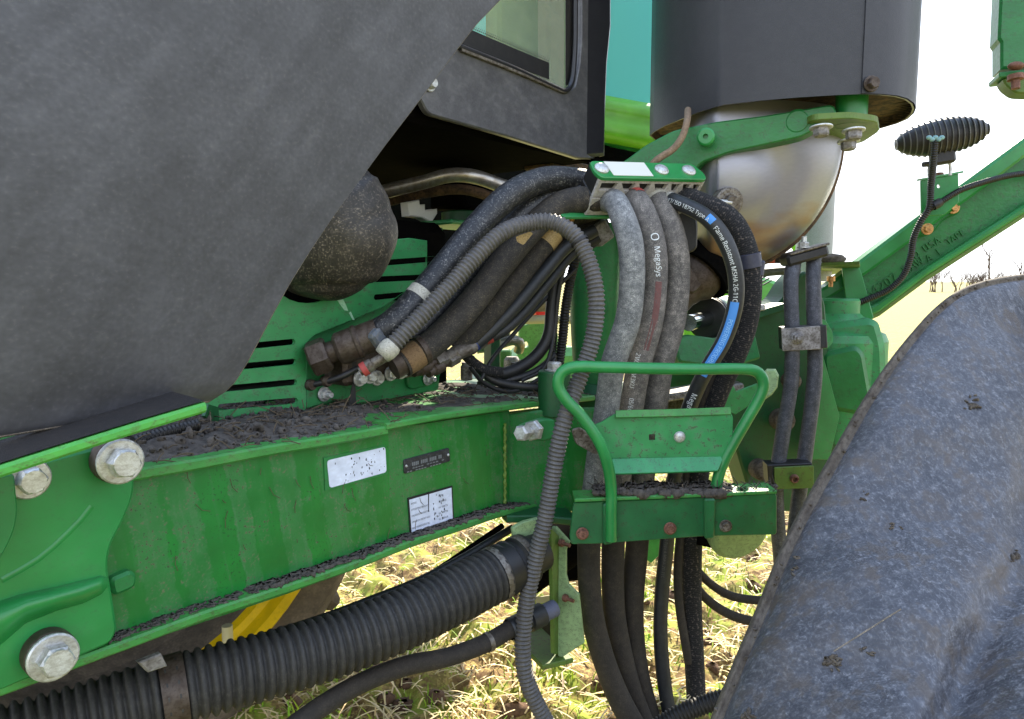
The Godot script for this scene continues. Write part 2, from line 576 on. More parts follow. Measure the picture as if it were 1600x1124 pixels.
func make_materials() -> void:
	bank("cloud", FastNoiseLite.TYPE_SIMPLEX_SMOOTH, 0.008, 4, 11)
	bank("fine", FastNoiseLite.TYPE_SIMPLEX_SMOOTH, 0.03, 4, 12)
	bank("grit", FastNoiseLite.TYPE_SIMPLEX_SMOOTH, 0.14, 3, 13)
	bank("ridge", FastNoiseLite.TYPE_SIMPLEX_SMOOTH, 0.05, 1, 14)
	bank("cell", FastNoiseLite.TYPE_CELLULAR, 0.05, 1, 15)
	bank("mottle", FastNoiseLite.TYPE_SIMPLEX_SMOOTH, 0.045, 3, 16)
	# curled bright threads: the zero lines of a smooth noise
	var rd: PackedByteArray = nz.ridge
	for i in rd.size():
		rd[i] = clampi(255 - absi(rd[i] - 128) * 5, 0, 255)
	nz.ridge = rd
	var bf := bump("fine", 2.0); var bg := bump("grit", 2.0); var bm := bump("mottle", 3.0); var bc := bump("cloud", 3.0)
	var soil := Color(0.40, 0.36, 0.30)
	# JD-like greens
	mat("green", paint_tex(Color(0.11, 0.45, 0.22), Color(0.36, 0.42, 0.32), 0.20, 0.35, 0.15), 2.6, 0.42, 0.0, bf, 0.10)
	mat("green_clean", paint_tex(Color(0.13, 0.49, 0.24), Color(0.36, 0.48, 0.36), 0.16, 0.25, 0.0), 2.6, 0.34, 0.0, bf, 0.06)
	mat("hose_dark", rubber_tex(Color(0.15, 0.16, 0.19), Color(0.45, 0.46, 0.49), 0.42, 0.6), 5.0, 0.6, 0.0, bg, 0.3)
	mat("block_grey", metal_tex(Color(0.70, 0.69, 0.68), Color(0.45, 0.43, 0.42), 0.6), 9.0, 0.7, 0.0, bg, 0.3)
	mat("green_dusty", paint_tex(Color(0.16, 0.525, 0.28), Color(0.40, 0.46, 0.38), 0.36, 0.55, 0.45), 3.4, 0.5, 0.0, bf, 0.12)
	mat("green_cast", paint_tex(Color(0.09, 0.43, 0.20), Color(0.30, 0.36, 0.28), 0.22, 0.4, 0.3), 2.8, 0.45, 0.0, bm, 0.35)
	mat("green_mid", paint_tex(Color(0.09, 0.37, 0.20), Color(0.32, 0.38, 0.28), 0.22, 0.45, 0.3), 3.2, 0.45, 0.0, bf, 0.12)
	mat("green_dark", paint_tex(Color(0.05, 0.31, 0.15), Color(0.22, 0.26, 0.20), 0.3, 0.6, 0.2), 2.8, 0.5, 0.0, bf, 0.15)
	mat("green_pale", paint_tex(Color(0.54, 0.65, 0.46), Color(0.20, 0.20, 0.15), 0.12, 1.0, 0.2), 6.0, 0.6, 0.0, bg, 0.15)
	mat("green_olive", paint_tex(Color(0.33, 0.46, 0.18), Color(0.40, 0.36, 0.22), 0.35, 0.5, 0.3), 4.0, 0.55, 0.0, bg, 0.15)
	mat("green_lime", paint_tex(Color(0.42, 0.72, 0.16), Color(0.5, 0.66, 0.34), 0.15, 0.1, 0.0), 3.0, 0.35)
	var A: PackedByteArray = nz.cloud; var B: PackedByteArray = nz.fine; var C: PackedByteArray = nz.grit; var Mo: PackedByteArray = nz.mottle
	# long beam: dusty curtains of dried splash hanging in vertical tongues, bare paint between
	var line := FastNoiseLite.new()
	line.seed = 4; line.frequency = 0.011; line.fractal_octaves = 3
	var fine_line := FastNoiseLite.new()
	fine_line.seed = 8; fine_line.frequency = 0.05; fine_line.fractal_octaves = 3
	var L1 := PackedFloat32Array(); var L2 := PackedFloat32Array()
	for u in 1400:
		L1.append(line.get_noise_1d(u)); L2.append(fine_line.get_noise_1d(u))
	var beam := tex(1024, 512, func(x, y, i):
		var b := B[i] / 255.0
		var g := C[i] / 255.0
		var a := A[i] / 255.0
		var u := clampi(int(x + (511 - y) * -0.16 + 110 + (A[((y >> 1) << 9) | 40] - 128) * 0.08), 0, 1399)
		var tongue := sm(-0.04, 0.05, L1[u] + (b - 0.5) * 0.30 + (g - 0.5) * 0.12) * (0.55 + 0.45 * sm(0.2, 0.6, a))
		var drip := sm(0.10, 0.30, L2[u] + (b - 0.5) * 0.3) * sm(0.25, 0.6, a)
		var c := Color(0.075, 0.42, 0.155) * (0.9 + 0.2 * a)
		c = c.lerp(Color(0.25, 0.44, 0.27), clampf(tongue * (0.35 + 0.6 * g) * (0.6 + 0.5 * b) + drip * 0.35 * (0.3 + g), 0, 0.85))
		c = c.lerp(Color(0.42, 0.37, 0.29), sm(0.60, 0.76, g) * sm(0.40, 0.60, b) * clampf(tongue + 0.1 + drip, 0, 1) * 0.7)
		return c.lerp(Color(0.10, 0.14, 0.09), sm(0.72, 0.80, g) * sm(0.45, 0.65, a) * 0.5))
	mat("beam", beam, 1.15, 0.42, 0.0, bf, 0.12, false).uv1_scale = Vector3(1.15, 2.3, 1.0)
	mat("flange", paint_tex(Color(0.20, 0.52, 0.22), Color(0.42, 0.42, 0.30), 0.34, 0.5, 0.6), 4.0, 0.5, 0.0, bg, 0.15)
	# rubbers
	mat("hose_dusty", rubber_tex(Color(0.25, 0.26, 0.27), Color(0.62, 0.62, 0.61), 0.62, 0.7), 5.5, 0.8, 0.0, bg, 0.35)
	mat("hose_dusty_brown", rubber_tex(Color(0.23, 0.225, 0.22), Color(0.58, 0.55, 0.52), 0.58, 0.65), 5.0, 0.85, 0.0, bg, 0.35)
	mat("hose_black", rubber_tex(Color(0.075, 0.08, 0.09), Color(0.50, 0.49, 0.47), 0.10, 1.0), 3.0, 0.5, 0.0, bg, 0.3)
	mat("hose_grimy", rubber_tex(Color(0.10, 0.095, 0.09), Color(0.40, 0.36, 0.30), 0.34, 0.8), 4.5, 0.8, 0.0, bg, 0.5)
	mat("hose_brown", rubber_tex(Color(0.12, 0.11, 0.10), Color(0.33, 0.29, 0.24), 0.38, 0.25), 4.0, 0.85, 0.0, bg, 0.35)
	mat("hose_new", rubber_tex(Color(0.115, 0.125, 0.135), Color(0.32, 0.32, 0.32), 0.12, 0.15), 5.0, 0.5, 0.0, bg, 0.12)
	mat("conduit", rubber_tex(Color(0.26, 0.26, 0.265), Color(0.48, 0.45, 0.42), 0.35, 0.4), 6.0, 0.55, 0.0, bg, 0.1)
	mat("conduit_dark", rubber_tex(Color(0.07, 0.07, 0.075), Color(0.32, 0.30, 0.27), 0.15, 0.3), 6.0, 0.5, 0.0, bg, 0.1)
	mat("duct", rubber_tex(Color(0.13, 0.13, 0.135), Color(0.33, 0.31, 0.28), 0.36, 0.45), 3.6, 0.7, 0.0, bg, 0.35)
	var weave := tex(256, 256, func(x, y, i):
		var w := 0.5 + 0.5 * sin(y * TAU / 8.0 + sin(x * TAU / 16.0) * 0.8)
		var k := (0.05 + 0.10 * w) * (0.6 + 0.8 * (C[i] / 255.0))
		return Color(k, k, k * 1.05).lerp(Color(0.42, 0.38, 0.35), sm(0.6, 0.85, B[i] / 255.0) * 0.8))
	mat("sleeve", weave, 7.0, 0.95, 0.0, bg, 0.8, false)
	mat("boot", rubber_tex(Color(0.115, 0.11, 0.105), Color(0.50, 0.46, 0.41), 0.24, 1.0), 2.6, 0.55, 0.0, bg, 0.55)
	var skirt := tex(512, 512, func(x, y, i):
		var st := 0.0
		for q in 6:
			st += B[(((y + q * 14) & 511) << 9) | ((x - q * 9) & 511)] / 1530.0
		st = clampf(0.5 + (st - 0.5) * 2.0, 0.0, 1.0)
		var a := A[i] / 255.0
		var g := C[i] / 255.0
		var k := 0.262 + 0.10 * (a - 0.5) + 0.11 * (st - 0.5) + 0.08 * (g - 0.5)
		var c := Color(k * 0.99, k * 1.005, k * 1.09)
		return c.lerp(Color(0.42, 0.41, 0.40), sm(0.64, 0.85, st) * sm(0.5, 0.75, a) * 0.30 + sm(0.76, 0.84, g) * 0.4))
	mat("skirt", skirt, 1.9, 0.62, 0.0, bg, 0.025)
	mat("cut_edge", rubber_tex(Color(0.30, 0.28, 0.26), Color(0.62, 0.58, 0.52), 0.6, 0.8), 9.0, 0.95, 0.0, bg, 0.8)
	var Rg: PackedByteArray = nz.ridge
	var tyre := tex(512, 512, func(x, y, i):
		var m := Mo[i] / 255.0
		var a := A[i] / 255.0
		var b := B[i] / 255.0
		var g := C[i] / 255.0
		var c := Color(0.27, 0.272, 0.29) * (0.85 + 0.3 * g)
		c = c.lerp(Color(0.18, 0.183, 0.20), sm(0.62, 0.3, a) * 0.7)
		c = c.lerp(Color(0.58, 0.585, 0.60), clampf(sm(0.52, 0.8, m) * 0.45 * (0.4 + g) + sm(0.72, 0.95, Rg[i] / 255.0) * sm(0.42, 0.62, b) * 0.55 + sm(0.68, 0.80, g) * 0.35, 0, 0.9))
		return c.lerp(Color(0.30, 0.26, 0.22), sm(0.54, 0.70, a * 0.6 + b * 0.4) * 0.7))
	mat("tyre", tyre, 3.8, 0.48, 0.0, bg, 0.7)
	mat("tyre_rim_mud", metal_tex(Color(0.38, 0.35, 0.31), Color(0.20, 0.17, 0.14), 0.8), 8.0, 0.95, 0.0, bg, 1.2)
	mat("far_rubber", rubber_tex(Color(0.30, 0.27, 0.24), Color(0.55, 0.49, 0.42), 0.5, 0.2), 2.0, 0.9, 0.0, bf, 0.3)
	# metals
	mat("zinc", metal_tex(Color(0.80, 0.81, 0.81), Color(0.50, 0.48, 0.44), 0.55), 9.0, 0.42, 0.55, bg, 0.25)
	mat("steel_dirty", metal_tex(Color(0.52, 0.50, 0.47), Color(0.24, 0.20, 0.16), 0.8), 8.0, 0.55, 0.5, bg, 0.3)
	mat("steel_pipe", metal_tex(Color(0.66, 0.64, 0.60), Color(0.40, 0.34, 0.26), 0.45), 5.0, 0.35, 0.8, bg, 0.08)
	mat("fitting", metal_tex(Color(0.33, 0.29, 0.26), Color(0.20, 0.15, 0.11), 0.8), 9.0, 0.55, 0.35, bg, 0.4)
	mat("rust_bolt", metal_tex(Color(0.52, 0.36, 0.30), Color(0.30, 0.19, 0.13), 0.7), 10.0, 0.7, 0.2, bg, 0.5)
	mat("brass", metal_tex(Color(0.86, 0.66, 0.44), Color(0.50, 0.36, 0.22), 0.6), 9.0, 0.4, 0.6, bg, 0.2)
	mat("alloy", metal_tex(Color(0.60, 0.59, 0.59), Color(0.34, 0.32, 0.30), 0.8), 9.0, 0.6, 0.25, bg, 0.35)
	var heat := tex(512, 512, func(x, y, i):
		var v = y / 511.0
		var a := A[i] / 255.0
		var g := C[i] / 255.0
		var c := Color(0.58, 0.585, 0.63).lerp(Color(0.56, 0.46, 0.38), sm(0.45, 0.72, v + (a - 0.5) * 0.35))
		c = c.lerp(Color(0.70, 0.55, 0.39), sm(0.70, 0.80, v + (a - 0.5) * 0.3) * 0.7)
		c = c.lerp(Color(0.34, 0.25, 0.17), sm(0.90, 1.0, v + (a - 0.5) * 0.2) * 0.6)
		return c * (0.98 + 0.04 * g))
	var hm := mat("heat_steel", heat, 1.0, 0.40, 0.62, bf, 0.04, false)
	mat("powder", metal_tex(Color(0.155, 0.16, 0.185), Color(0.20, 0.20, 0.22), 0.4), 6.0, 0.5, 0.0, bg, 0.45)
	mat("powder_gloss", metal_tex(Color(0.125, 0.125, 0.14), Color(0.16, 0.16, 0.17), 0.4), 5.0, 0.32, 0.0, bg, 0.05)
	mat("cab_panel", metal_tex(Color(0.33, 0.33, 0.345), Color(0.46, 0.46, 0.47), 0.55), 3.0, 0.30, 0.1, bg, 0.06)
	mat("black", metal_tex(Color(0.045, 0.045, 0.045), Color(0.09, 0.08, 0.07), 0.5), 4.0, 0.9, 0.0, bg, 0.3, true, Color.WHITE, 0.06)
	mat("black_plastic", metal_tex(Color(0.10, 0.10, 0.105), Color(0.2, 0.19, 0.18), 0.4), 6.0, 0.5, 0.0, bg, 0.1)
	mat("brown_soot", metal_tex(Color(0.42, 0.32, 0.22), Color(0.17, 0.13, 0.10), 0.8), 6.0, 0.85, 0.0, bg, 0.4)
	mat("mud", metal_tex(Color(0.345, 0.32, 0.295), Color(0.17, 0.155, 0.14), 0.7), 7.0, 0.97, 0.0, bg, 1.4)
	mat("yellow", paint_tex(Color(0.95, 0.78, 0.03), Color(0.7, 0.6, 0.3), 0.1, 0.2, 0.05), 2.5, 0.4)
	plain("white_print", Color(0.82, 0.84, 0.84), 0.7)
	plain("red_print", Color(0.45, 0.22, 0.20), 0.8)
	plain("blue_print", Color(0.26, 0.52, 0.80), 0.6)
	plain("pale_blue_print", Color(0.55, 0.75, 0.92), 0.6)
	plain("dark_print", Color(0.10, 0.10, 0.10), 0.7)
	plain("paint_blue", Color(0.13, 0.20, 0.42), 0.6)
	plain("paint_red", Color(0.62, 0.24, 0.22), 0.6)
	plain("paint_pink", Color(0.86, 0.42, 0.36), 0.6)
	plain("red_plastic", Color(0.8, 0.06, 0.04), 0.4)
	plain("white_plastic", Color(0.80, 0.80, 0.76), 0.5)
	plain("cream", Color(0.80, 0.77, 0.64), 0.5)
	plain("teal_frost", Color(0.40, 0.80, 0.78), 0.25)
	mat("label_white", paint_tex(Color(0.80, 0.83, 0.90), Color(0.55, 0.56, 0.58), 0.16, 0.0, 0.0), 8.0, 0.45)
	mat("label_yellow", paint_tex(Color(0.72, 0.62, 0.42), Color(0.35, 0.25, 0.12), 0.35, 0.9, 0.3), 14.0, 0.6)
	mat("tag_white", paint_tex(Color(0.72, 0.71, 0.66), Color(0.30, 0.28, 0.24), 0.3, 0.8, 0.3), 16.0, 0.6)
	mat("rust_tape", paint_tex(Color(0.50, 0.40, 0.27), Color(0.22, 0.14, 0.08), 0.4, 0.9, 0.6), 14.0, 0.8)
	# tinted cab glass
	var gl := StandardMaterial3D.new()
	gl.resource_name = "tinted_glass"
	gl.transparency = BaseMaterial3D.TRANSPARENCY_ALPHA
	gl.albedo_color = Color(0.70, 0.80, 0.70, 0.22)
	gl.roughness = 0.05
	M["glass"] = gl
	# field
	var ground := tex(1024, 1024, func(x, y, i):
		var a := A[i] / 255.0
		var b := B[i] / 255.0
		var g := C[i] / 255.0
		var f := B[(((y * 3) & 511) << 9) | ((x * 3) & 511)] / 255.0
		var c := Color(0.47, 0.37, 0.24).lerp(Color(0.76, 0.68, 0.42), sm(0.42, 0.66, b * 0.6 + g * 0.4))
		c = c.lerp(Color(0.58, 0.70, 0.20), sm(0.50, 0.64, a * 0.7 + f * 0.3) * 0.75)
		return c.lerp(Color(0.34, 0.24, 0.17), sm(0.58, 0.70, f) * sm(0.6, 0.4, a) * 0.8))
	mat("field", ground, 0.8, 1.0, 0.0, bf, 1.5)
	plain("straw", Color(0.93, 0.87, 0.70), 0.8)
	plain("grass", Color(0.62, 0.74, 0.20), 0.7)
	mat("bark", metal_tex(Color(0.36, 0.30, 0.26), Color(0.25, 0.20, 0.17), 0.6), 3.0, 0.95)
	for k in ["straw", "grass"]:
		M[k].backlight_enabled = true
		M[k].backlight = Color(0.25, 0.25, 0.1)
		M[k].vertex_color_use_as_albedo = true

func _ready() -> void:
	rng.seed = 7
	var cam := Camera3D.new()
	cam.name = "camera"
	cam.fov = 52.0
	cam.near = 0.05
	cam.far = 1500.0
	cam.transform = Transform3D(Basis(Vector3.RIGHT, PITCH), EYE)
	add_child(cam)
	var env := Environment.new()
	env.tonemap_mode = Environment.TONE_MAPPER_LINEAR
	env.tonemap_exposure = 2.8
	env.background_mode = Environment.BG_SKY
	var sm_ := ProceduralSkyMaterial.new()
	sm_.sky_top_color = Color(0.68, 0.78, 0.95)
	sm_.sky_horizon_color = Color(0.98, 0.99, 1.0)
	sm_.sky_curve = 0.5
	sm_.ground_bottom_color = Color(0.55, 0.50, 0.38)
	sm_.ground_horizon_color = Color(0.8, 0.78, 0.66)
	sm_.sun_angle_max = 10.0
	var sky := Sky.new()
	sky.sky_material = sm_
	env.sky = sky
	env.sdfgi_enabled = true
	env.ssao_enabled = true
	env.ssil_enabled = true
	var we := WorldEnvironment.new()
	we.name = "world_environment"
	we.environment = env
	add_child(we)
	var sun := DirectionalLight3D.new()
	sun.name = "sun"
	sun.light_energy = 1.55
	sun.light_color = Color(1.0, 0.95, 0.86)
	sun.light_angular_distance = 0.5
	sun.shadow_enabled = true
	add_child(sun)
	var to_sun := Vector3(0.30, 0.54, -0.79).normalized()
	sun.look_at_from_position(Vector3.ZERO, -to_sun)

	side = Transform3D(Basis(Vector3.UP, atan2(side_n.x, side_n.z)), side_n * -0.990)
	make_materials()
	field()
	main_beam()
	cross_beam()
	left_mount()
	skirt()
	slotted_guard()
	manifold()
	boot_and_pipe()
	cab()
	exhaust()
	clamp_block()
	left_hoses()
	front_hoses()
	guard_rail()
	rear_frame()
	twin_hoses()
	lift_arm()
	lower_left()
	far_side()
	big_tyre()
	mud_litter()
	rebase()

# ---------- ground ----------
func hgt(x: float, z: float) -> float:
	var k := clampf((-z - 0.4) / 0.8, 0.0, 1.0)
	var xi := int(floor(x * 150.0)) & 511; var zi := int(floor(z * 150.0)) & 511
	var b: float = nz.fine[(zi << 9) | xi] / 255.0 - 0.5
	var c: float = nz.cloud[((int(floor(z * 60.0)) & 511) << 9) | (int(floor(x * 60.0)) & 511)] / 255.0 - 0.5
	var near := clampf(1.0 - (-z - 9.0) / 12.0, 0.0, 1.0) if z < -9 else 1.0
	return (b * 0.085 + c * 0.07) * near * k - 0.01
func field() -> void:
	var m := MB.new()
	var xs := PackedFloat32Array(); var zs := PackedFloat32Array()
	var x := -2.6
	while x < 3.0:
		xs.append(x); x += 0.024
	var step := 0.05
	while x < 900.0:
		xs.append(x); x += step; step *= 1.25
	x = -2.6; step = 0.05
	while x > -900.0:
		x -= step; step *= 1.25
		xs.insert(0, x)
	var z := 60.0
	step = 20.0
	while z > -1.2:
		zs.append(z); z -= step; step = maxf(step * 0.6, 0.03)
	while z > -5.0:
		zs.append(z); z -= 0.024
	step = 0.04
	while z > -1200.0:
		zs.append(z); z -= step; step *= 1.12
	var rows: Array = []
	var vs := PackedFloat32Array()
	for zz in zs:
		var row := PackedVector3Array()
		for xx in xs:
			row.append(Vector3(xx, hgt(xx, zz), zz))
		rows.append(row); vs.append(zz)
	m.grid(rows, false, 1.0, 1.0, vs)
	if m.n[m.n.size() / 2].y < 0:
		for i in m.n.size():
			m.n[i] = -m.n[i]
		var t2 := m.t.duplicate()
		for i in range(0, t2.size(), 3):
			m.t[i + 1] = t2[i + 2]; m.t[i + 2] = t2[i + 1]
	var g := MeshInstance3D.new()
	g.name = "ground"
	g.mesh = m.mesh()
	g.material_override = M.field
	g.set_meta("kind", "structure")
	g.set_meta("label", "sunlit stubble field with straw and green regrowth under the machine")
	g.set_meta("category", "ground")
	add_child(g)
	blades("straw_stubble", "dry straw and stubble lying on the ground beneath the machine", "straw", M.straw, 17000, true)
	blades("grass_regrowth", "short yellow-green grass tufts sprouting between the straw", "grass", M.grass, 10000, false)
	var cl := MB.new()
	for i in 420:
		var d := rng.randf_range(1.5, 5.5)
		var p := Vector3(rng.randf_range(-0.65, 0.75) * d, 0, -d)
		p.y = hgt(p.x, p.z)
		var r := rng.randf_range(0.008, 0.04)
		ball(cl, Transform3D(Basis(Vector3.UP, rng.randf() * 6.0), p), Vector3(r, r * 0.6, r * 0.8), 5, 7, func(dd): return 0.8 + 0.4 * absf(sin(dd.x * 7 + dd.y * 5 + d * 99)))
	var c := MeshInstance3D.new()
	c.name = "soil_clods"
	c.mesh = cl.mesh()
	c.material_override = mat("clod", metal_tex(Color(0.46, 0.36, 0.28), Color(0.28, 0.2, 0.15), 0.7), 6.0, 1.0)
	c.set_meta("kind", "stuff"); c.set_meta("label", "brown soil clods scattered among the straw"); c.set_meta("category", "soil")
	add_child(c)
	# far hedge line and bare trees on the skyline
	for q in [[1552, 60.0, 5.2, 1, "tall bare tree with forked branches on the skyline above the tyre"], [1592, 66.0, 4.2, 2, "bare tree at the right edge of the skyline"], [1484, 70.0, 2.6, 3, "low bare thicket on the skyline nearest the lift arm"], [1512, 75.0, 2.0, 4, "small leafless bush between the thicket and the tall bare tree"], [1566, 58.0, 2.4, 5, "low leafless bush at the foot of the tall bare tree"]]:
		var base := at(q[0], 445, q[1])
		base.y = -0.05
		var t := thing("bare_tree" if q[2] > 3.0 else "bare_bush", q[4], "tree" if q[2] > 3.0 else "bush", "leafless growth on the skyline")
		rng.seed = 100 + q[3]
		var tr := MB.new()
		var tw := MB.new()
		for st in (1 if q[2] > 3.0 else 9):
			var off := Vector3(rng.randf_range(-2.2, 2.2), 0, rng.randf_range(-1, 1)) if q[2] <= 3.0 else Vector3.ZERO
			tr = MB.new()
			branch(tr, tw, base + off, Vector3(rng.randf_range(-0.25, 0.25), 1, rng.randf_range(-0.2, 0.2)).normalized(), q[2] * 0.34, 0.10 if q[2] > 3.0 else 0.06, 0)
			put("trunk" if q[2] > 3.0 else "stem", tr, M.bark, t)
		put("branches", tw, M.bark, t)
	rng.seed = 9
func branch(tr: MB, tw: MB, p: Vector3, d: Vector3, l: float, r: float, depth: int) -> void:
	var e := p + d * l
	var mid := (p + e) * 0.5 + Vector3(rng.randf_range(-1, 1), 0, rng.randf_range(-1, 1)) * l * 0.08
	var pts := PackedVector3Array([p, mid, e])
	tube(tr if depth == 0 else tw, pts, func(s): return r * (1.0 - 0.45 * s / l), 6, false)
	if depth >= 4:
		return
	for k in (3 if depth < 3 else 2):
		var nd := (d + Vector3(rng.randf_range(-1, 1), rng.randf_range(-0.25, 0.7), rng.randf_range(-1, 1)) * 0.85).normalized()
		branch(tr, tw, e if k == 0 else mid.lerp(e, rng.randf()), nd, l * rng.randf_range(0.6, 0.85), r * 0.56, depth + 1)
func blades(nm: String, label: String, cat: String, material: Material, count: int, lying: bool) -> void:
	var m := MB.new()
	var w := 0.0016 if lying else 0.0022
	var pts: Array = []
	for i in 4:
		var s := i / 3.0
		pts.append([Vector3(0.0, s, 0.25 * s * s), w * (1.0 - 0.8 * s) if not lying else w])
	for i in 3:
		var a: Vector3 = pts[i][0]; var b: Vector3 = pts[i + 1][0]
		var u: Vector3 = Vector3.RIGHT * (pts[i][1] / 0.06); var v2: Vector3 = Vector3.RIGHT * (pts[i + 1][1] / 0.06)
		m.flat([a - u, a + u, b + v2, b - v2], Vector3(0, -0.3 * i, 1).normalized())
	var mm := MultiMesh.new()
	mm.transform_format = MultiMesh.TRANSFORM_3D
	mm.use_colors = true
	mm.mesh = m.mesh()
	mm.instance_count = count
	rng.seed = 21 if lying else 22
	for i in count:
		var d := 1.45 + 6.5 * pow(rng.randf(), 1.6)
		var p := Vector3(rng.randf_range(-0.62, 0.72) * (d + 0.4), 0, -d)
		if not lying:
			# tufts
			var c := Vector2(floor(p.x * 9.0), floor(p.z * 9.0))
			var hsh := fposmod(sin(c.x * 12.9 + c.y * 78.2) * 43758.5, 1.0)
			if hsh < 0.55:
				p.x = (c.x + 0.5) / 9.0 + rng.randfn() * 0.02
				p.z = (c.y + 0.5) / 9.0 + rng.randfn() * 0.02
		p.y = hgt(p.x, p.z)
		var l := rng.randf_range(0.02, 0.075) if lying else rng.randf_range(0.015, 0.045)
		var b := Basis(Vector3.UP, rng.randf() * TAU)
		if lying:
			b = b * Basis(Vector3.RIGHT, rng.randf_range(0.9, 1.65))
			p.y += rng.randf_range(0.003, 0.02)
		else:
			b = b * Basis(Vector3.RIGHT, rng.randf_range(0.0, 0.8))
		b = b.scaled_local(Vector3(0.06, l, 0.06) * Vector3(rng.randf_range(0.8, 1.5), 1, 1))
		mm.set_instance_transform(i, Transform3D(b, p))
		var k := rng.randf_range(0.65, 1.15)
		var c2 := (Color(1, rng.randf_range(0.88, 1.0), rng.randf_range(0.7, 1.0)) if lying else Color(rng.randf_range(0.7, 1.2), 1, rng.randf_range(0.5, 1.0)))
		mm.set_instance_color(i, Color(c2.r * k, c2.g * k, c2.b * k))
	var o := MultiMeshInstance3D.new()
	o.name = nm
	o.multimesh = mm
	o.material_override = material
	o.set_meta("kind", "stuff"); o.set_meta("label", label); o.set_meta("category", cat)
	add_child(o)
	rng.seed = 31

# ---------- main beam ----------
func flange(px: Array, nf: float, nb: float, th: float, b: float, mb: MB) -> void:
	var pts := smooth(vpath(px, nf), 0.03)
	sweep(mb, pts, side_n, Vector3.UP, bar_sec(-(nf - nb), 0.0, -th, 0.0, b))
func main_beam() -> void:
	var t := thing("frame_beam", "long dusty green steel frame beam carrying three information plates", "frame")
	var m := MB.new()
	prism(m, side, outl(side, [[-500, 853], [0, 775], [210, 742], [400, 706], [600, 672], [796, 642], [796, 802], [640, 856], [450, 928], [200, 1012], [0, 1086], [-500, 1266]]), 0.02)
	put("web", m, M.beam, t)
	m = MB.new()
	flange([[-500, 850], [-80, 782], [60, 762], [214, 733], [300, 719], [420, 697], [520, 681], [606, 666]], 0.022, -0.42, 0.016, 0.003, m)
	put("top_flange", m, M.flange, t)
	m = MB.new()
	flange([[604, 662], [680, 648], [760, 637], [850, 626], [930, 618]], 0.024, -0.44, 0.013, 0.003, m)
	put("top_flange", m, M.flange, t)
	m = MB.new()
	flange([[-500, 1251], [-80, 1100], [0, 1072], [100, 1036], [200, 1000], [320, 956], [450, 914], [560, 877], [640, 846], [720, 820], [790, 797], [850, 786]], 0.03, -0.2, 0.014, 0.003, m)
	put("bottom_flange", m, M.flange, t)
	# the far half of the frame, same section on the other side
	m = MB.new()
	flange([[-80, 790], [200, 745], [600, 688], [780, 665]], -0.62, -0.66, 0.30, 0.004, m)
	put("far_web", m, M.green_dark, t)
	# weld where the beam turns
	m = MB.new()
	var w := PackedVector3Array()
	for i in 40:
		w.append(onv(789 + sin(i * 2.1) * 0.7, 662 + i * 3.5, 0.003))
	tube(m, w, func(s): return 0.0035 + 0.0008 * sin(s * 900.0), 8)
	put("weld_seam", m, mat("weld", paint_tex(Color(0.36, 0.48, 0.18), Color(0.5, 0.5, 0.25), 0.4, 0.6, 0.3), 9.0, 0.6), t)
	# small pressed tab by the mounting plate
	m = MB.new()
	prism(m, vf(0.014), rc(outl(vf(0.014), [[172, 906], [205, 892], [214, 899], [213, 918], [178, 934]]), 0.008), 0.016, 0.004)
	put("locating_lug", m, M.green, t)
	# plates riveted and glued on the web
	var wl := thing("blank_decal", "scuffed white blank sticker, uppermost left on the green beam", "sticker", "plates and stickers on the beam")
	m = MB.new()
	prism(m, vf(0.002), outl(vf(0.002), [[506, 716], [602, 696], [606, 741], [508, 767]]), 0.0016)
	put("backing", m, M.green, wl)
	m = MB.new()
	prism(m, vf(0.0032), rc(outl(vf(0.0032), [[511, 720], [602, 698.5], [604, 738], [515, 763]]), 0.006), 0.001)
	put("face", m, M.label_white, wl)
	specks(wl, [[511, 720], [602, 698.5], [604, 738], [515, 763]], 0.0034, 34, 3)
	var dp := thing("data_plate", "small dirty black metal identity plate held by two rivets on the beam", "plate", "plates and stickers on the beam")
	m = MB.new()
	prism(m, vf(0.003), rc(outl(vf(0.003), [[631, 719], [702, 700], [704, 721], [632, 741]]), 0.004), 0.0026, 0.0008)
	put("plate", m, mat("plate_black", paint_tex(Color(0.10, 0.11, 0.13), Color(0.36, 0.36, 0.38), 0.5, 0.2, 0.2), 14.0, 0.5), dp)
	for q in [[634.5, 728.5], [700, 711]]:
		m = MB.new()
		ball(m, Transform3D(Basis(), onv(q[0], q[1], 0.003)), Vector3.ONE * 0.0028, 8, 10)
		put("rivet", m, M.zinc, dp)
	m = MB.new()
	for i in 17:
		if i % 5 == 4:
			continue
		var x := 644.0 + i * 2.75
		var y := 727.0 - i * 0.75
		prism(m, vf(0.0034), outl(vf(0.0034), [[x, y - 4], [x + 1.9, y - 4.5], [x + 1.9, y + 1.0 + (i % 3) * 0.3], [x, y + 1.5]]), 0.0003)
	for row in [[640, 733.5, 695, 718.5], [636, 740 - 1.5, 690, 724.5]]:
		for i in 12:
			if (i * 7 + int(row[0])) % 5 == 0:
				continue
			var a := i / 12.0; var b := (i + 0.7) / 12.0
			var y0 := lerpf(row[1], row[3], a); var y1 := lerpf(row[1], row[3], b)
			prism(m, vf(0.0034), outl(vf(0.0034), [[lerpf(row[0], row[2], a), y0 - 1], [lerpf(row[0], row[2], b), y1 - 1], [lerpf(row[0], row[2], b), y1 + 0.5], [lerpf(row[0], row[2], a), y0 + 0.5]]), 0.0003)
	put("stamped_lettering", m, plain("stamp_grey", Color(0.45, 0.47, 0.49), 0.5, 0.3), dp)
	var sp := thing("weight_label", "white printed weight table sticker with black border, speckled with dirt", "sticker", "plates and stickers on the beam")
	m = MB.new()
	prism(m, vf(0.002), outl(vf(0.002), [[637, 778.5], [707, 759], [709.5, 812], [641, 836]]), 0.0012)
	put("border", m, M.dark_print, sp)
	m = MB.new()
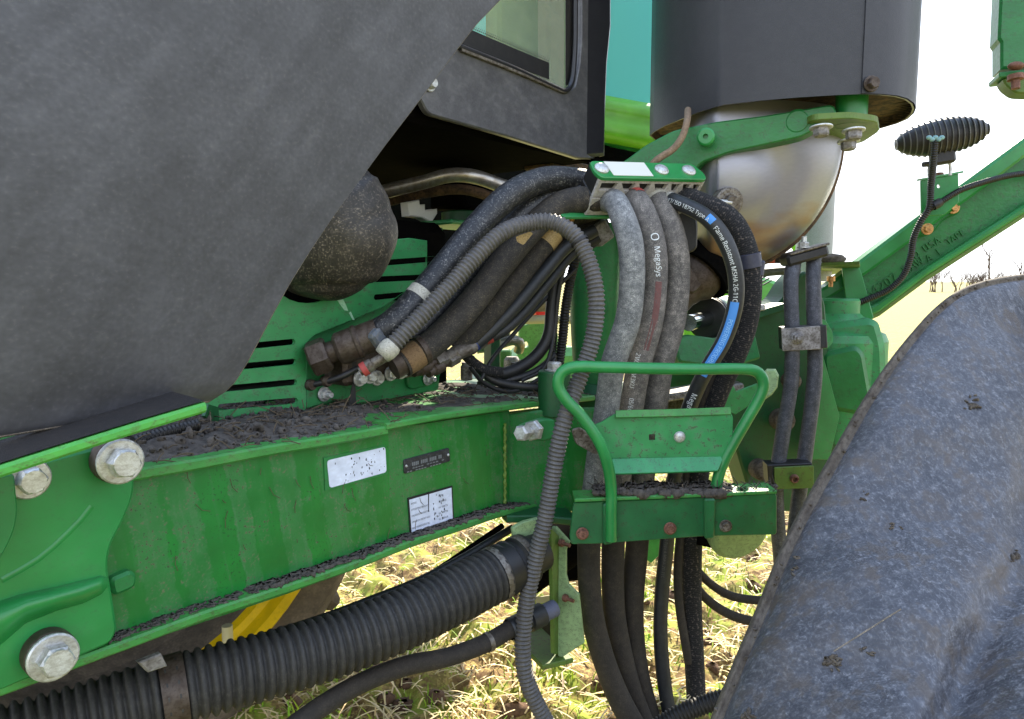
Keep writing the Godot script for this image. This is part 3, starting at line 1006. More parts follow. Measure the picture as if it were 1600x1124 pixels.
	prism(m, vf(0.0028), outl(vf(0.0028), [[639.5, 781.5], [705.3, 762.5], [707.5, 810.5], [643.5, 832.5]]), 0.0006)
	put("face", m, M.label_white, sp)
	var rows := ["MODEL", "OPERATING WEIGHT", "UNLADEN WEIGHT KG", "UNLADEN FRONT AXLE", "MAX PERMISSIBLE KG"]
	for i in 5:
		var a := onv(641.8 + i * 0.55, 788.0 + i * 9.6, 0.0032)
		var b := onv(706.0, 769.5 + i * 8.9, 0.0032)
		var xd := (b - a).normalized()
		var tt := Transform3D(Basis(xd, side_n.cross(xd), side_n), Vector3.ZERO)
		tt.origin = a
		print_flat("lettering", sp, rows[i], tt, 0.0034, M.dark_print)
		tt.origin = a.lerp(b, 0.66)
		print_flat("lettering", sp, ["8000", "10 000 KG", "KG  5000 LB", "KG  4000 LB", "KG  9500 LB"][i], tt, 0.0034, M.dark_print)
	specks(sp, [[668, 775], [705, 764], [707, 808], [664, 823]], 0.0032, 22, 5)
	m = MB.new()
	prism(m, vf(0.0034), outl(vf(0.0034), [[669, 769], [670.5, 769], [670.2, 800], [669.2, 800]]), 0.0004)
	put("scratch", m, M.dark_print, sp)
func specks(parent: Node, quad: Array, off: float, count: int, sd: int) -> void:
	var r2 := RandomNumberGenerator.new()
	r2.seed = sd
	var m := MB.new()
	var f := vf(off)
	for i in count:
		var u := clampf(0.55 + r2.randfn() * 0.2, 0.03, 0.97); var v := r2.randf_range(0.05, 0.95)
		var a := Vector2(quad[0][0], quad[0][1]).lerp(Vector2(quad[1][0], quad[1][1]), u)
		var b := Vector2(quad[3][0], quad[3][1]).lerp(Vector2(quad[2][0], quad[2][1]), u)
		var c := on(f, a.lerp(b, v).x, a.lerp(b, v).y)
		var poly := PackedVector2Array()
		var r := r2.randf_range(0.0006, 0.0022)
		for k in 7:
			poly.append(c + Vector2.from_angle(k * TAU / 7) * r * r2.randf_range(0.5, 1.3) * Vector2(0.7, 1.3))
		prism(m, f, poly, 0.0003)
	put("dirt_specks", m, M.dark_print, parent).set_meta("kind", "stuff")

func cross_beam() -> void:
	# the frame turns inboard past the weld: a plate more square to the viewer
	var t := thing("hinge_frame", "shaded green frame section behind the hanging hoses, past the weld seam", "frame")
	var f := fr(790, 730, 1.57, 18)
	var m := MB.new()
	prism(m, f, outl(f, [[792, 648], [860, 640], [960, 640], [1010, 650], [1010, 790], [900, 800], [792, 804]]), 0.03, 0.003)
	put("web", m, M.beam, t)
	m = MB.new()
	var p := path([[786, 800, 1.53], [840, 800, 1.55], [900, 806, 1.56]])
	sweep(m, smooth(p, 0.03), Vector3(0.3, 0, 0.95).normalized(), Vector3.UP, bar_sec(-0.1, 0.03, -0.016, 0.0, 0.003))
	put("lower_flange", m, M.green_dark, t)
	# adjusting bolt and its welded tab
	m = MB.new()
	var tf := fr(858, 672, 1.50, 25)
	prism(m, tf, rc(outl(tf, [[812, 668], [850, 655], [868, 656], [868, 684], [852, 690], [822, 688]]), 0.008), 0.02, 0.003)
	put("bolt_tab", m, M.green, t)
	var b := thing("stop_bolt", "bright zinc stop bolt with lock nut sticking out of the frame", "bolt")
	var p0 := at(838, 672, 1.49); var d := (at(798, 681, 1.40) - p0).normalized()
	m = MB.new()
	lathe(m, axis(p0, d), [[0, -0.01], [0.0085, -0.01], [0.0085, 0.06], [0, 0.06]], 16)
	put("shank", m, M.zinc, b)
	m = MB.new()
	lathe(m, axis(p0 + d * 0.004, d, 0.3), [[0, 0], [0.0205, 0.001], [0.022, 0.004], [0.022, 0.014], [0.019, 0.018], [0, 0.018]], 6)
	put("lock_nut", m, M.zinc, b)
	m = MB.new()
	lathe(m, axis(p0 + d * 0.046, d, 0.1), [[0, 0], [0.016, 0], [0.0165, 0.02], [0.013, 0.024], [0, 0.0241]], 6)
	put("head", m, M.zinc, b)

func left_mount() -> void:
	var t := thing("mounting_plate", "large bright green cast mounting plate bolted over the beam's near end", "plate")
	var f := vf(0.032)
	var m := MB.new()
	prism(m, f, rc(outl(f, [[-500, 870], [0, 738], [205, 684], [211, 728], [210, 775], [192, 818], [174, 850], [168, 884], [176, 930], [184, 985], [174, 1006], [0, 1082], [-500, 1300]]), 0.012), 0.03, 0.004)
	put("plate", m, M.green_clean, t)
	# raised flowing rib
	var rows: Array = []
	var vs := PackedFloat32Array()
	var top := [[-60, 950], [0, 938], [40, 926], [90, 916], [130, 906], [158, 899], [168, 902]]
	var bot := [[-60, 1052], [0, 1010], [40, 975], [90, 955], [130, 944], [158, 930], [170, 916]]
	for i in 25:
		var q := i / 24.0 * (top.size() - 1.001)
		var k := int(q)
		var a := Vector2(top[k][0], top[k][1]).lerp(Vector2(top[k + 1][0], top[k + 1][1]), q - k)
		var b := Vector2(bot[k][0], bot[k][1]).lerp(Vector2(bot[k + 1][0], bot[k + 1][1]), q - k)
		var row := PackedVector3Array()
		for j in 13:
			var w := j / 12.0
			var c := a.lerp(b, w)
			row.append(onv(c.x, c.y, 0.030 + 0.024 * pow(sin(PI * w), 0.6) * (1.0 - pow(i / 24.0, 6))))
		rows.append(row); vs.append(q)
	m = MB.new()
	m.grid(rows, false, 1.0, 1.0, vs)
	if m.n[m.n.size() / 2].dot(side_n) < 0:
		m = MB.new()
		m.grid(rows, false, -1.0, 1.0, vs)
	put("cast_rib", m, M.green_clean, t)
	# faint diagonal crease
	m = MB.new()
	tube(m, smooth(vpath([[0, 905], [60, 870], [120, 815], [140, 790]], 0.0265), 0.02), func(s): return 0.007, 10)
	put("crease", m, M.green_clean, t)
	m = MB.new()
	var f2 := vf(0.055)
	prism(m, f2, rc(outl(f2, [[-120, 760], [4, 744], [22, 740], [28, 800], [22, 832], [2, 872], [-120, 990]]), 0.01), 0.022, 0.003)
	put("stiffener", m, M.green, t)
	for q in [[188, 714, 0.0285, "near the beam end"], [55, 745, 0.024, ""], [84, 1014, 0.0285, ""]]:
		var p := onv(q[0] - 12, q[1] + 3, 0.033)
		var ax := axis(p, (side_n * 1.0 + Vector3(0.05, 0.02, 0.12)).normalized())
		m = MB.new()
		var r: float = q[2]
		if r > 0.025:
			lathe(m, ax, [[r * 0.98, 0], [r, 0.004], [r, 0.020], [r * 0.96, 0.022], [0, 0.022]], 32)
			put("spacer", m, M.fitting, t)
		var h0 := 0.022 if r > 0.025 else 0.0
		hexbolt(t, ax * Transform3D(Basis(), Vector3(0, 0, h0)), r * 0.66, 0.018, r * 0.98, 0.006, M.zinc, M.zinc)

func skirt() -> void:
	var t := thing("rubber_fender", "huge smooth dark grey rubber fender filling the upper left", "fender")
	var e2 := [[1110, -420], [960, -180], [781, 0], [744, 38], [700, 96], [650, 164], [604, 224], [560, 284], [518, 342], [482, 396], [452, 444], [426, 490], [404, 532], [386, 566], [366, 598], [350, 614], [331, 626]]
	# rows follow the cut edge; each runs left from it to the outside of the picture
	var rows: Array = []
	var rows2: Array = []
	var vs := PackedFloat32Array()
	var NR := 76
	for i in NR:
		var q := i / float(NR - 1) * (e2.size() - 1.001)
		var k := int(q)
		var e := Vector2(e2[k][0], e2[k][1]).lerp(Vector2(e2[k + 1][0], e2[k + 1][1]), q - k)
		var v := i / float(NR - 1)
		var l := Vector2(-600, lerpf(-420, 782, v))
		var row := PackedVector3Array(); var row2 := PackedVector3Array()
		for j in 41:
			var w := pow(j / 40.0, 1.4)
			var c := e.lerp(l, w)
			if v > 0.93:
				c.y = lerpf(c.y, lerpf(e.y, 782, w), (v - 0.93) / 0.07)
			var off := 0.145 + 0.05 * sin(PI * clampf(w * 1.2, 0, 1)) - 0.045 * pow(v, 3.0) + 0.03 * (1.0 - v) * w
			row.append(onv(c.x, c.y, off)); row2.append(onv(c.x, c.y, off) - side_n * 0.011)
		rows.append(row); rows2.append(row2); vs.append(v)
	var m := MB.new()
	var sg := -1.0 if (rows[40][21] - rows[40][19]).cross(rows[41][20] - rows[39][20]).dot(side_n) < 0 else 1.0
	m.grid(rows, false, sg, 1.0, vs)
	m.grid(rows2, false, -sg, 1.0, vs)
	put("sheet", m, M.skirt, t)
	var er: Array = [PackedVector3Array(), PackedVector3Array(), PackedVector3Array(), PackedVector3Array()]
	for i in NR:
		var a: Vector3 = rows[i][0]; var b: Vector3 = rows2[i][0]
		var o: Vector3 = (rows[i][0] - rows[i][1]).normalized()
		var j := 0.0007 * sin(i * 12.7)
		er[0].append(a); er[1].append(a + o * (0.0025 + j) - side_n * 0.002); er[2].append(b + o * (0.0025 - j) + side_n * 0.002); er[3].append(b)
	for j in 40:
		var a: Vector3 = rows[NR - 1][j + 1]; var b: Vector3 = rows2[NR - 1][j + 1]
		er[0].append(a); er[1].append(a + Vector3.DOWN * 0.002); er[2].append(b + Vector3.DOWN * 0.002); er[3].append(b)
	m = MB.new()
	m.grid(er, false, -1.0 if (er[0][21] - er[0][19]).cross(er[2][20] - er[0][20]).dot(Vector3.RIGHT) < 0 else 1.0, 2.0, PackedFloat32Array([0, 0.003, 0.006, 0.01]))
	put("cut_edge", m, M.cut_edge, t)
	# shelf below it
	var s := thing("fender_shelf", "narrow green step plate with black soiled top under the fender's lower edge", "shelf")
	m = MB.new()
	var fe := vpath([[-500, 887], [0, 727], [110, 692], [220, 658], [322, 628]], 0.205)
	var be := PackedVector3Array()
	for p in fe:
		be.append(p - side_n * 0.072 + Vector3.UP * 0.004)
	var rr: Array = []
	for i in 5:
		var d := (be[i] - fe[i])
		rr.append(PackedVector3Array([fe[i] + d * 0.05 + Vector3.UP * 0.0008, be[i] + d * 0.1]))
	m.grid(rr, false, 1.0, 1.0, PackedFloat32Array([0, 1, 2, 3, 4]))
	if m.n[2].y < 0:
		m = MB.new()
		m.grid(rr, false, -1.0, 1.0, PackedFloat32Array([0, 1, 2, 3, 4]))
	put("soiled_top", m, mat("soot", metal_tex(Color(0.13, 0.12, 0.12), Color(0.22, 0.19, 0.17), 0.4), 6.0, 0.95, 0.0, bump("grit", 2.0), 0.8), s)
	m = MB.new()
	sweep(m, smooth(fe, 0.03), side_n, Vector3.UP, bar_sec(-0.07, 0.0, -0.0125, -0.001, 0.003))
	put("edge_plate", m, mat("edge_green", paint_tex(Color(0.26, 0.62, 0.24), Color(0.42, 0.40, 0.26), 0.22, 0.3, 0.5), 5.0, 0.45), s)

# ---------- panel with slots ----------
func slot(f: Transform3D, x0: float, y0: float, x1: float, y1: float, h: float) -> PackedVector2Array:
	var a := on(f, x0, y0); var b := on(f, x1, y1)
	var r := absf(on(f, x1, y1 - h * 0.5).y - b.y)
	var d := (b - a).normalized()
	var nn := Vector2(-d.y, d.x) * r
	var o := PackedVector2Array()
	var st := nn.angle()
	for k in 7:
		o.append(b - d * r + Vector2.from_angle(st - PI * k / 6.0) * r)
	for k in 7:
		o.append(a + d * r + Vector2.from_angle(st + PI - PI * k / 6.0) * r)
	return o
func slotted_guard() -> void:
	var t := thing("slotted_guard", "dusty green guard panel with rows of horizontal slots behind the mud ledge", "panel")
	var f := vf(-0.165)
	var m := MB.new()
	var o := outl(f, [[322, 640], [300, 600], [350, 430], [560, 380], [640, 372], [668, 376], [668, 432], [640, 452], [600, 480], [540, 505], [492, 524], [481, 534], [479, 560], [479, 638], [470, 651], [356, 674], [345, 672]])
	var hs := []
	for q in [[380, 542, 461, 534], [366, 574, 463, 565], [350, 608, 464, 597], [340, 637, 465, 626]]:
		hs.append(slot(f, q[0], q[1], q[2], q[3], 9.5))
	for q in [[598, 411, 690, 404], [585, 437, 690, 432], [584, 465, 648, 459]]:
		hs.append(slot(f, q[0], q[1], q[2], q[3], 8.5))
	var bite := PackedVector2Array()
	for k in 20:
		var c := on(f, 480 + 46 * cos(k * TAU / 20), 446 + 28 * sin(k * TAU / 20))
		bite.append(c)
	hs.append(bite)
	hs = hs.filter(func(h): return true)
	prism(m, f, o, 0.007, 0.0015, hs)
	put("sheet", m, M.green_dusty, t)
	m = MB.new()
	var fp := bk(f, 0.0006)
	prism(m, fp, outl(fp, [[522, 462], [532, 459], [541, 478], [544, 486], [538, 485], [530, 474]]), 0.0004)
	prism(m, fp, outl(fp, [[545, 489], [548, 487], [554, 500], [551, 500]]), 0.0004)
	put("pale_streak", m, mat("streak_pale", paint_tex(Color(0.62, 0.80, 0.66), Color(0.3, 0.55, 0.4), 0.4, 0.3, 0), 14.0, 0.6), t).set_meta("kind", "stuff")  # flat pale green streak lying on the sheet
	m = MB.new()
	var ff := bk(f, -0.03)
	prism(m, fr(332, 660, 1.2, 88), outl(fr(332, 660, 1.2, 88), [[326, 632], [352, 640], [352, 676], [345, 678], [320, 650]]), 0.006)
	put("side_return", m, M.green_dark, t)
	# dark engine bay behind the slots
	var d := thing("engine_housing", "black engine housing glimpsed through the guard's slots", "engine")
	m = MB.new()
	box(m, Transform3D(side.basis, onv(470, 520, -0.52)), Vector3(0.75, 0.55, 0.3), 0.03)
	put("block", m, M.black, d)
	m = MB.new()
	for k in 4:
		tubeh(m, vpath([[350, 570 + k * 22, 0], [420, 560 + k * 22, 0], [480, 556 + k * 20, 0]], -0.33 - 0.01 * k), 0.012)
	put("wiring_loom", m, M.conduit_dark, d)
	m = MB.new()
	ribbed(m, vpath([[208, 692], [236, 683], [270, 673], [310, 664]], -0.08), 0.010, 0.006, 0.002, 14)
	var l := thing("wiring_conduit", "short black ribbed conduit lying behind the upper mounting bolt", "conduit")
	put("conduit", m, M.conduit_dark, l)
func tubeh(m: MB, p: PackedVector3Array, r: float) -> void:
	tube(m, smooth(p, 0.02), func(s): return r, 10)

func manifold() -> void:
	var t := thing("manifold_plate", "green hydraulic manifold plate with a row of bright bolts above the mud ledge", "plate")
	var f := vf(-0.195)
	var m := MB.new()
	prism(m, f, rc(outl(f, [[474, 520], [560, 470], [700, 470], [700, 560], [687, 588], [686, 610], [640, 618], [540, 638], [500, 650], [486, 646], [480, 636], [478, 560]]), 0.01), 0.012, 0.002)
	put("plate", m, M.green_dusty, t)
	m = MB.new()
	var f2 := vf(-0.182)
	prism(m, f2, rc(outl(f2, [[480, 640], [481, 598], [520, 592], [542, 608], [538, 624], [488, 636]]), 0.006), 0.008, 0.002)
	put("foot", m, M.green_dusty, t)
	m = MB.new()
	prism(m, f2, rc(outl(f2, [[636, 570], [688, 560], [687, 598], [645, 609], [638, 604]]), 0.008), 0.008, 0.002)
	put("foot", m, M.green, t)
	m = MB.new()
	box(m, Transform3D(side.basis, onv(590, 566, -0.15)), Vector3(0.22, 0.07, 0.07), 0.008)
	put("valve_block", m, M.fitting, t)
	for q in [[506, 616, -0.178], [668, 592, -0.178]]:
		hexbolt(t, axis(onv(q[0], q[1], q[2]), side_n), 0.0115, 0.009, 0.0145, 0.003, M.zinc, M.zinc, 0.012)
	for q in [[561, 592], [577, 588], [588, 591], [609, 584], [626, 581]]:
		hexbolt(t, axis(onv(q[0], q[1], -0.113), side_n), 0.0108, 0.010, 0.0148, 0.004, M.zinc, M.zinc)
	# big fitting of the uppermost hose
	var b := thing("hex_fitting", "large brown hexagonal hydraulic nut at the end of the thickest hose", "fitting")
	var p0 := at(484, 563, 1.355); var p1 := at(600, 519, 1.375)
	var ax := axis(p0, p1 - p0, 0.2)
	m = MB.new()
	lathe(m, ax, [[0, 0], [0.030, 0.0], [0.034, 0.004], [0.034, 0.030], [0.030, 0.036], [0, 0.036]], 6)
	put("nut", m, M.fitting, b)
	m = MB.new()
	lathe(m, ax, [[0.02, 0.034], [0.02, 0.05], [0.026, 0.052], [0.031, 0.058], [0.031, 0.088], [0.033, 0.091], [0.033, 0.096], [0.030, 0.099], [0.030, 0.135], [0, 0.135]], 28)
	put("ferrule", m, M.fitting, b)
	# hydraulic cross hoses and tails
	b = thing("banjo_pipe", "thin black hydraulic pipe with round end fitting, below the large nut", "pipe")
	m = MB.new()
	pipe(m, path([[486, 602, 1.365], [512, 596, 1.36], [535, 588, 1.36], [560, 575, 1.37]]), 0.006, 10)
	put("pipe", m, M.black_plastic, b)
	for q in [[486, 602], [511, 596]]:
		m = MB.new()
		lathe(m, axis(at(q[0], q[1], 1.362), side_n), [[0, -0.01], [0.010, -0.01], [0.011, 0.0], [0.009, 0.006], [0, 0.006]], 14)
		put("end_fitting", m, M.fitting, b)
	b = thing("dangling_strap", "black strap end hanging over the manifold plate's front", "strap")
	m = MB.new()
	prism(m, vf(-0.115), outl(vf(-0.115), [[550, 566], [556, 566], [555, 600], [557, 636], [545, 632], [551, 600]]), 0.002)
	put("strap", m, M.black_plastic, b)
	b = thing("hose_adapter", "brown stepped hose adapter with red ring above the row of bolts", "fitting")
	ax = axis(at(562, 581, 1.34), at(604, 556, 1.35) - at(562, 581, 1.34))
	m = MB.new()
	lathe(m, ax, [[0, 0], [0.009, 0], [0.009, 0.012], [0.0125, 0.014], [0.0125, 0.026], [0.010, 0.028], [0.010, 0.07], [0, 0.07]], 18)
	put("barrel", m, M.steel_dirty, b)
	m = MB.new()
	lathe(m, ax, [[0.0128, 0.004], [0.0136, 0.005], [0.0136, 0.014], [0.0128, 0.015]], 18)
	put("ring", m, M.paint_red, b)

func boot_and_pipe() -> void:
	var t := thing("rubber_boot", "dirty black bulging rubber boot poking out from behind the fender", "boot")
	var c := onv(506, 360, -0.15)
	var sc := -c.z / F
	var m := MB.new()
	ball(m, Transform3D(Basis(Vector3.UP, 0.3), c), Vector3(112, 108, 96) * sc, 48, 64, func(d):
		var th := rad_to_deg(atan2(d.y, d.x))
		var flat := sqrt(d.x * d.x + d.y * d.y)
		var k := 1.0 + 0.05 * exp(-pow((th - 55.0) / 24.0, 2.0)) * flat
		k -= 0.03 * exp(-pow((th - 19.0 + 14.0 * (1.0 - flat)) / 6.5, 2.0)) * sm(0.25, 0.8, flat)
		k += 0.020 * exp(-pow((d.x * 0.62 - d.y * 0.78 + 0.12) / 0.045, 2.0)) * clampf(d.y + 0.5, 0, 1)
		k -= 0.025 * exp(-pow((d.x * 0.62 - d.y * 0.78 + 0.22) / 0.035, 2.0)) * clampf(d.y + 0.5, 0, 1)
		k += 0.012 * sin(d.x * 8.0 + d.y * 6.0) * sin(d.z * 7.0 + 1.0)
		k -= 0.04 * exp(-pow((d.y + 0.80) / 0.05, 2.0))
		return k)
	put("bulb", m, M.boot, t)
	# steel return pipe
	var p := thing("steel_pipe", "bent bare silver pipe running under the dark cab floor", "pipe")
	m = MB.new()
	pipe(m, path([[560, 312, 1.95], [604, 299, 1.90], [660, 285, 1.85], [705, 274, 1.82], [740, 276, 1.82], [780, 289, 1.84], [830, 306, 1.86], [880, 318, 1.9]]), 0.0175, 20)
	put("pipe", m, M.steel_pipe, p)
	p = thing("lower_steel_pipe", "second tan pipe hidden in shadow below the silver pipe", "pipe")
	m = MB.new()
	pipe(m, path([[600, 316, 2.0], [660, 303, 1.96], [720, 296, 1.94], [770, 308, 1.95], [830, 326, 1.96]]), 0.013, 14)
	put("pipe", m, M.brown_soot, p)
	# green pedestal with top plate behind the hoses
	p = thing("green_pedestal", "green flat-topped bracket stand beside the black boot", "bracket")
	m = MB.new()
	box(m, Transform3D(side.basis, onv(712, 352, -0.42)), Vector3(0.20, 0.012, 0.16), 0.004)
	put("top_plate", m, M.green_dusty, p)
	m = MB.new()
	lathe(m, Transform3D(Basis(Vector3.RIGHT, -PI / 2), onv(724, 350, -0.45)), [[0.062, 0], [0.062, 0.03], [0.055, 0.034], [0, 0.034]], 30)
	put("boss", m, M.green_dark, p)
	m = MB.new()
	var f := vf(-0.40)
	prism(m, f, outl(f, [[664, 356], [692, 356], [700, 430], [704, 470], [676, 470], [672, 430]]), 0.012, 0.002)
	put("leg", m, M.green, p)
	p = thing("white_connector", "white plastic stepped connector beside the green pedestal", "connector")
	m = MB.new()
	var g := vf(-0.44)
	prism(m, g, outl(g, [[638, 316], [656, 312], [657, 320], [665, 319], [665, 328], [684, 326], [684, 334], [675, 348], [660, 340], [640, 338]]), 0.03, 0.003)
	put("body", m, M.white_plastic, p)
	p = thing("black_mount", "black rubber mounting block on top of the green pedestal", "mount")
	m = MB.new()
	box(m, Transform3D(side.basis, onv(735, 318, -0.48)), Vector3(0.20, 0.045, 0.14), 0.008)
	put("block", m, M.black, p)
	m = MB.new()
	box(m, Transform3D(side.basis, onv(700, 292, -0.55)), Vector3(0.26, 0.03, 0.14), 0.006)
	put("pad", m, M.black, p)

# ---------- cab ----------
func cab() -> void:
	var t := thing("cab", "tractor cab corner with dark lower panel, dusty window and floor coloured near-black as deep shade", "cab")
	var f := vf(-0.12)
	var m := MB.new()
	var edge := rc(outl(f, [[600, 30], [712, 73], [884, 146], [899, 136], [906, 100], [909, 60], [909, -600], [935, -600], [935, 248], [905, 248], [790, 212], [669, 178], [655, 150], [600, 132]]), 0.014, 5)
	prism(m, f, edge, 0.015, 0.005)
	put("lower_panel", m, M.cab_panel, t)
	# window seal and pane
	var g := vf(-0.132)
	m = MB.new()
	var seal := vpath([[690, 60], [720, 74], [800, 106], [868, 137], [884, 142], [893, 130], [897, 100], [899, 50], [900, -580]], -0.118)
	tube(m, smooth(seal, 0.012), func(s): return 0.007, 10)
	put("window_seal", m, M.powder_gloss, t)
	m = MB.new()
	prism(m, g, outl(g, [[600, -600], [900, -600], [898, 60], [894, 130], [882, 142], [720, 76], [640, 44]]), 0.005)
	put("window_pane", m, M["glass"], t)
	m = MB.new()
	var fr2 := vf(-0.1312)
	prism(m, fr2, outl(fr2, [[715, 70], [735, 46], [800, 74], [858, 98], [858, 124]]), 0.0008)
	var fritt := put("ceramic_border", m, M.black_plastic, t)
	m = MB.new()
	for i in 42:
		for r in 2:
			var c := on(fr2, 738 + i * 2.9 + r * 1.4, 44.0 + i * 1.24 - r * 3.0)
			var poly := PackedVector2Array()
			for k in 6:
				poly.append(c + Vector2.from_angle(k * TAU / 6) * (0.0018 - 0.0006 * r))
			prism(m, fr2, poly, 0.0008)
	put("border_dots", m, M.black_plastic, t)
	m = MB.new()
	prism(m, fr2, outl(fr2, [[884, -600], [900, -600], [897, 100], [892, 130], [884, 134]]), 0.0008)
	put("ceramic_border", m, M.black_plastic, t)
	m = MB.new()
	sweep(m, smooth(vpath([[722, 77], [800, 108], [882, 143]], -0.112), 0.03), Vector3.UP, side_n, bar_sec(-0.004, 0.003, -0.01, 0.0, 0.001))
	put("sill_trim", m, M.steel_dirty, t)
	# what stands inside: pale seat side and inner trim
	m = MB.new()
	var inn := vf(-0.34)
	prism(m, inn, outl(inn, [[781, -600], [890, -600], [890, 160], [781, 120]]), 0.05, 0.01)
	put("inner_trim", m, mat("inner_grey", paint_tex(Color(0.42, 0.47, 0.27), Color(0.55, 0.56, 0.42), 0.4, 0.2, 0), 3.0, 0.8), t)
	m = MB.new()
	prism(m, vf(-0.30), outl(vf(-0.30), [[858, -600], [886, -600], [884, 150], [858, 140]]), 0.05, 0.01)
	put("inner_post", m, mat("inner_tan", paint_tex(Color(0.62, 0.54, 0.44), Color(0.5, 0.5, 0.45), 0.4, 0.2, 0), 3.0, 0.8), t)
	m = MB.new()
	prism(m, vf(-0.62), outl(vf(-0.62), [[640, -600], [900, -600], [900, 140], [640, 140]]), 0.01)
	put("far_window", m, M.teal_frost, t)
	# corner post
	m = MB.new()
	f = fr(930, 120, 2.02, 30)
	prism(m, f, outl(f, [[914, -600], [957, -600], [957, 40], [951, 100], [948, 180], [947, 243], [911, 246], [908, 180], [908, 100], [913, 40]]), 0.05, 0.008)
	put("corner_post", m, M.powder_gloss, t)
	m = MB.new()
	ribbed(m, path([[930, 246, 2.05], [930, 262, 2.05], [926, 280, 2.06]]), 0.014, 0.010, 0.003, 14)
	put("drain_boot", m, M.black, t)
	# floor, a deep slab whose near-black colour stands in for deep shade
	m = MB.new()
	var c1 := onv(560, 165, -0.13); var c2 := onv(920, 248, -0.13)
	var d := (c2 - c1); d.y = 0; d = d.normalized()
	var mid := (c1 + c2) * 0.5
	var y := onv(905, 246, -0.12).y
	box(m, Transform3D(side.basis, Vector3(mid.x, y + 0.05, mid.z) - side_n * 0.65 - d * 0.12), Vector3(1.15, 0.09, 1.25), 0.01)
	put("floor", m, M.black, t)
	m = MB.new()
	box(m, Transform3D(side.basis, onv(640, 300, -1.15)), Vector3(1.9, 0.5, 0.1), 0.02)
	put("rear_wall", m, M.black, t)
	m = MB.new()
	box(m, Transform3D(side.basis, onv(872, 262, -0.3)), Vector3(0.20, 0.03, 0.1), 0.004)
	put("mount_bracket", m, M.brown_soot, t)
	var p := onv(671, 131, -0.118)
	hexbolt(t, axis(p, side_n), 0.011, 0.012, 0.016, 0.003, M.zinc, M.zinc)
	# tinted windscreen and bonnet edge beyond the post
	t = thing("windscreen", "tall turquoise tinted glass between the cab post and the exhaust shield", "glass")
	m = MB.new()
	f = fr(980, 80, 2.5, 12)
	prism(m, f, outl(f, [[935, -600], [1030, -600], [1030, 175], [935, 155]]), 0.012, 0.002)
	put("pane", m, M.teal_frost, t)
	t = thing("bonnet_edge", "glossy bright green bonnet edge below the turquoise glass", "bonnet")
	m = MB.new()
	var rows: Array = []
	var vs := PackedFloat32Array()
	var prof := [[0, 0.0], [4, 0.02], [10, 0.035], [22, 0.04], [32, 0.03], [40, 0.045], [58, 0.05], [68, 0.035], [74, 0.0]]
	for q in prof:
		rows.append(PackedVector3Array([at(930, 146 + q[0], 2.42 - q[1] * 1.5), at(1040, 166 + q[0], 2.34 - q[1] * 1.5)]))
		vs.append(q[0] * 0.002)
	m.grid(rows, false, 1.0, 1.0, vs)
	if m.n[6].z < 0:
		m = MB.new()
		m.grid(rows, false, -1.0, 1.0, vs)
	put("panel", m, M.green_lime, t)
	m = MB.new()
	sweep(m, path([[930, 148, 2.45], [1040, 168, 2.37]]), Vector3(0.3, 0, 0.95), Vector3.UP, bar_sec(-0.06, 0.0, -0.14, 0.0, 0.004))
	put("bonnet_side", m, M.green_clean, t)
	m = MB.new()
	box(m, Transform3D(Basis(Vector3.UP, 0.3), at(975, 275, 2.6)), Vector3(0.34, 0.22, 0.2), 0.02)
	put("dark_underside", m, M.black, t)

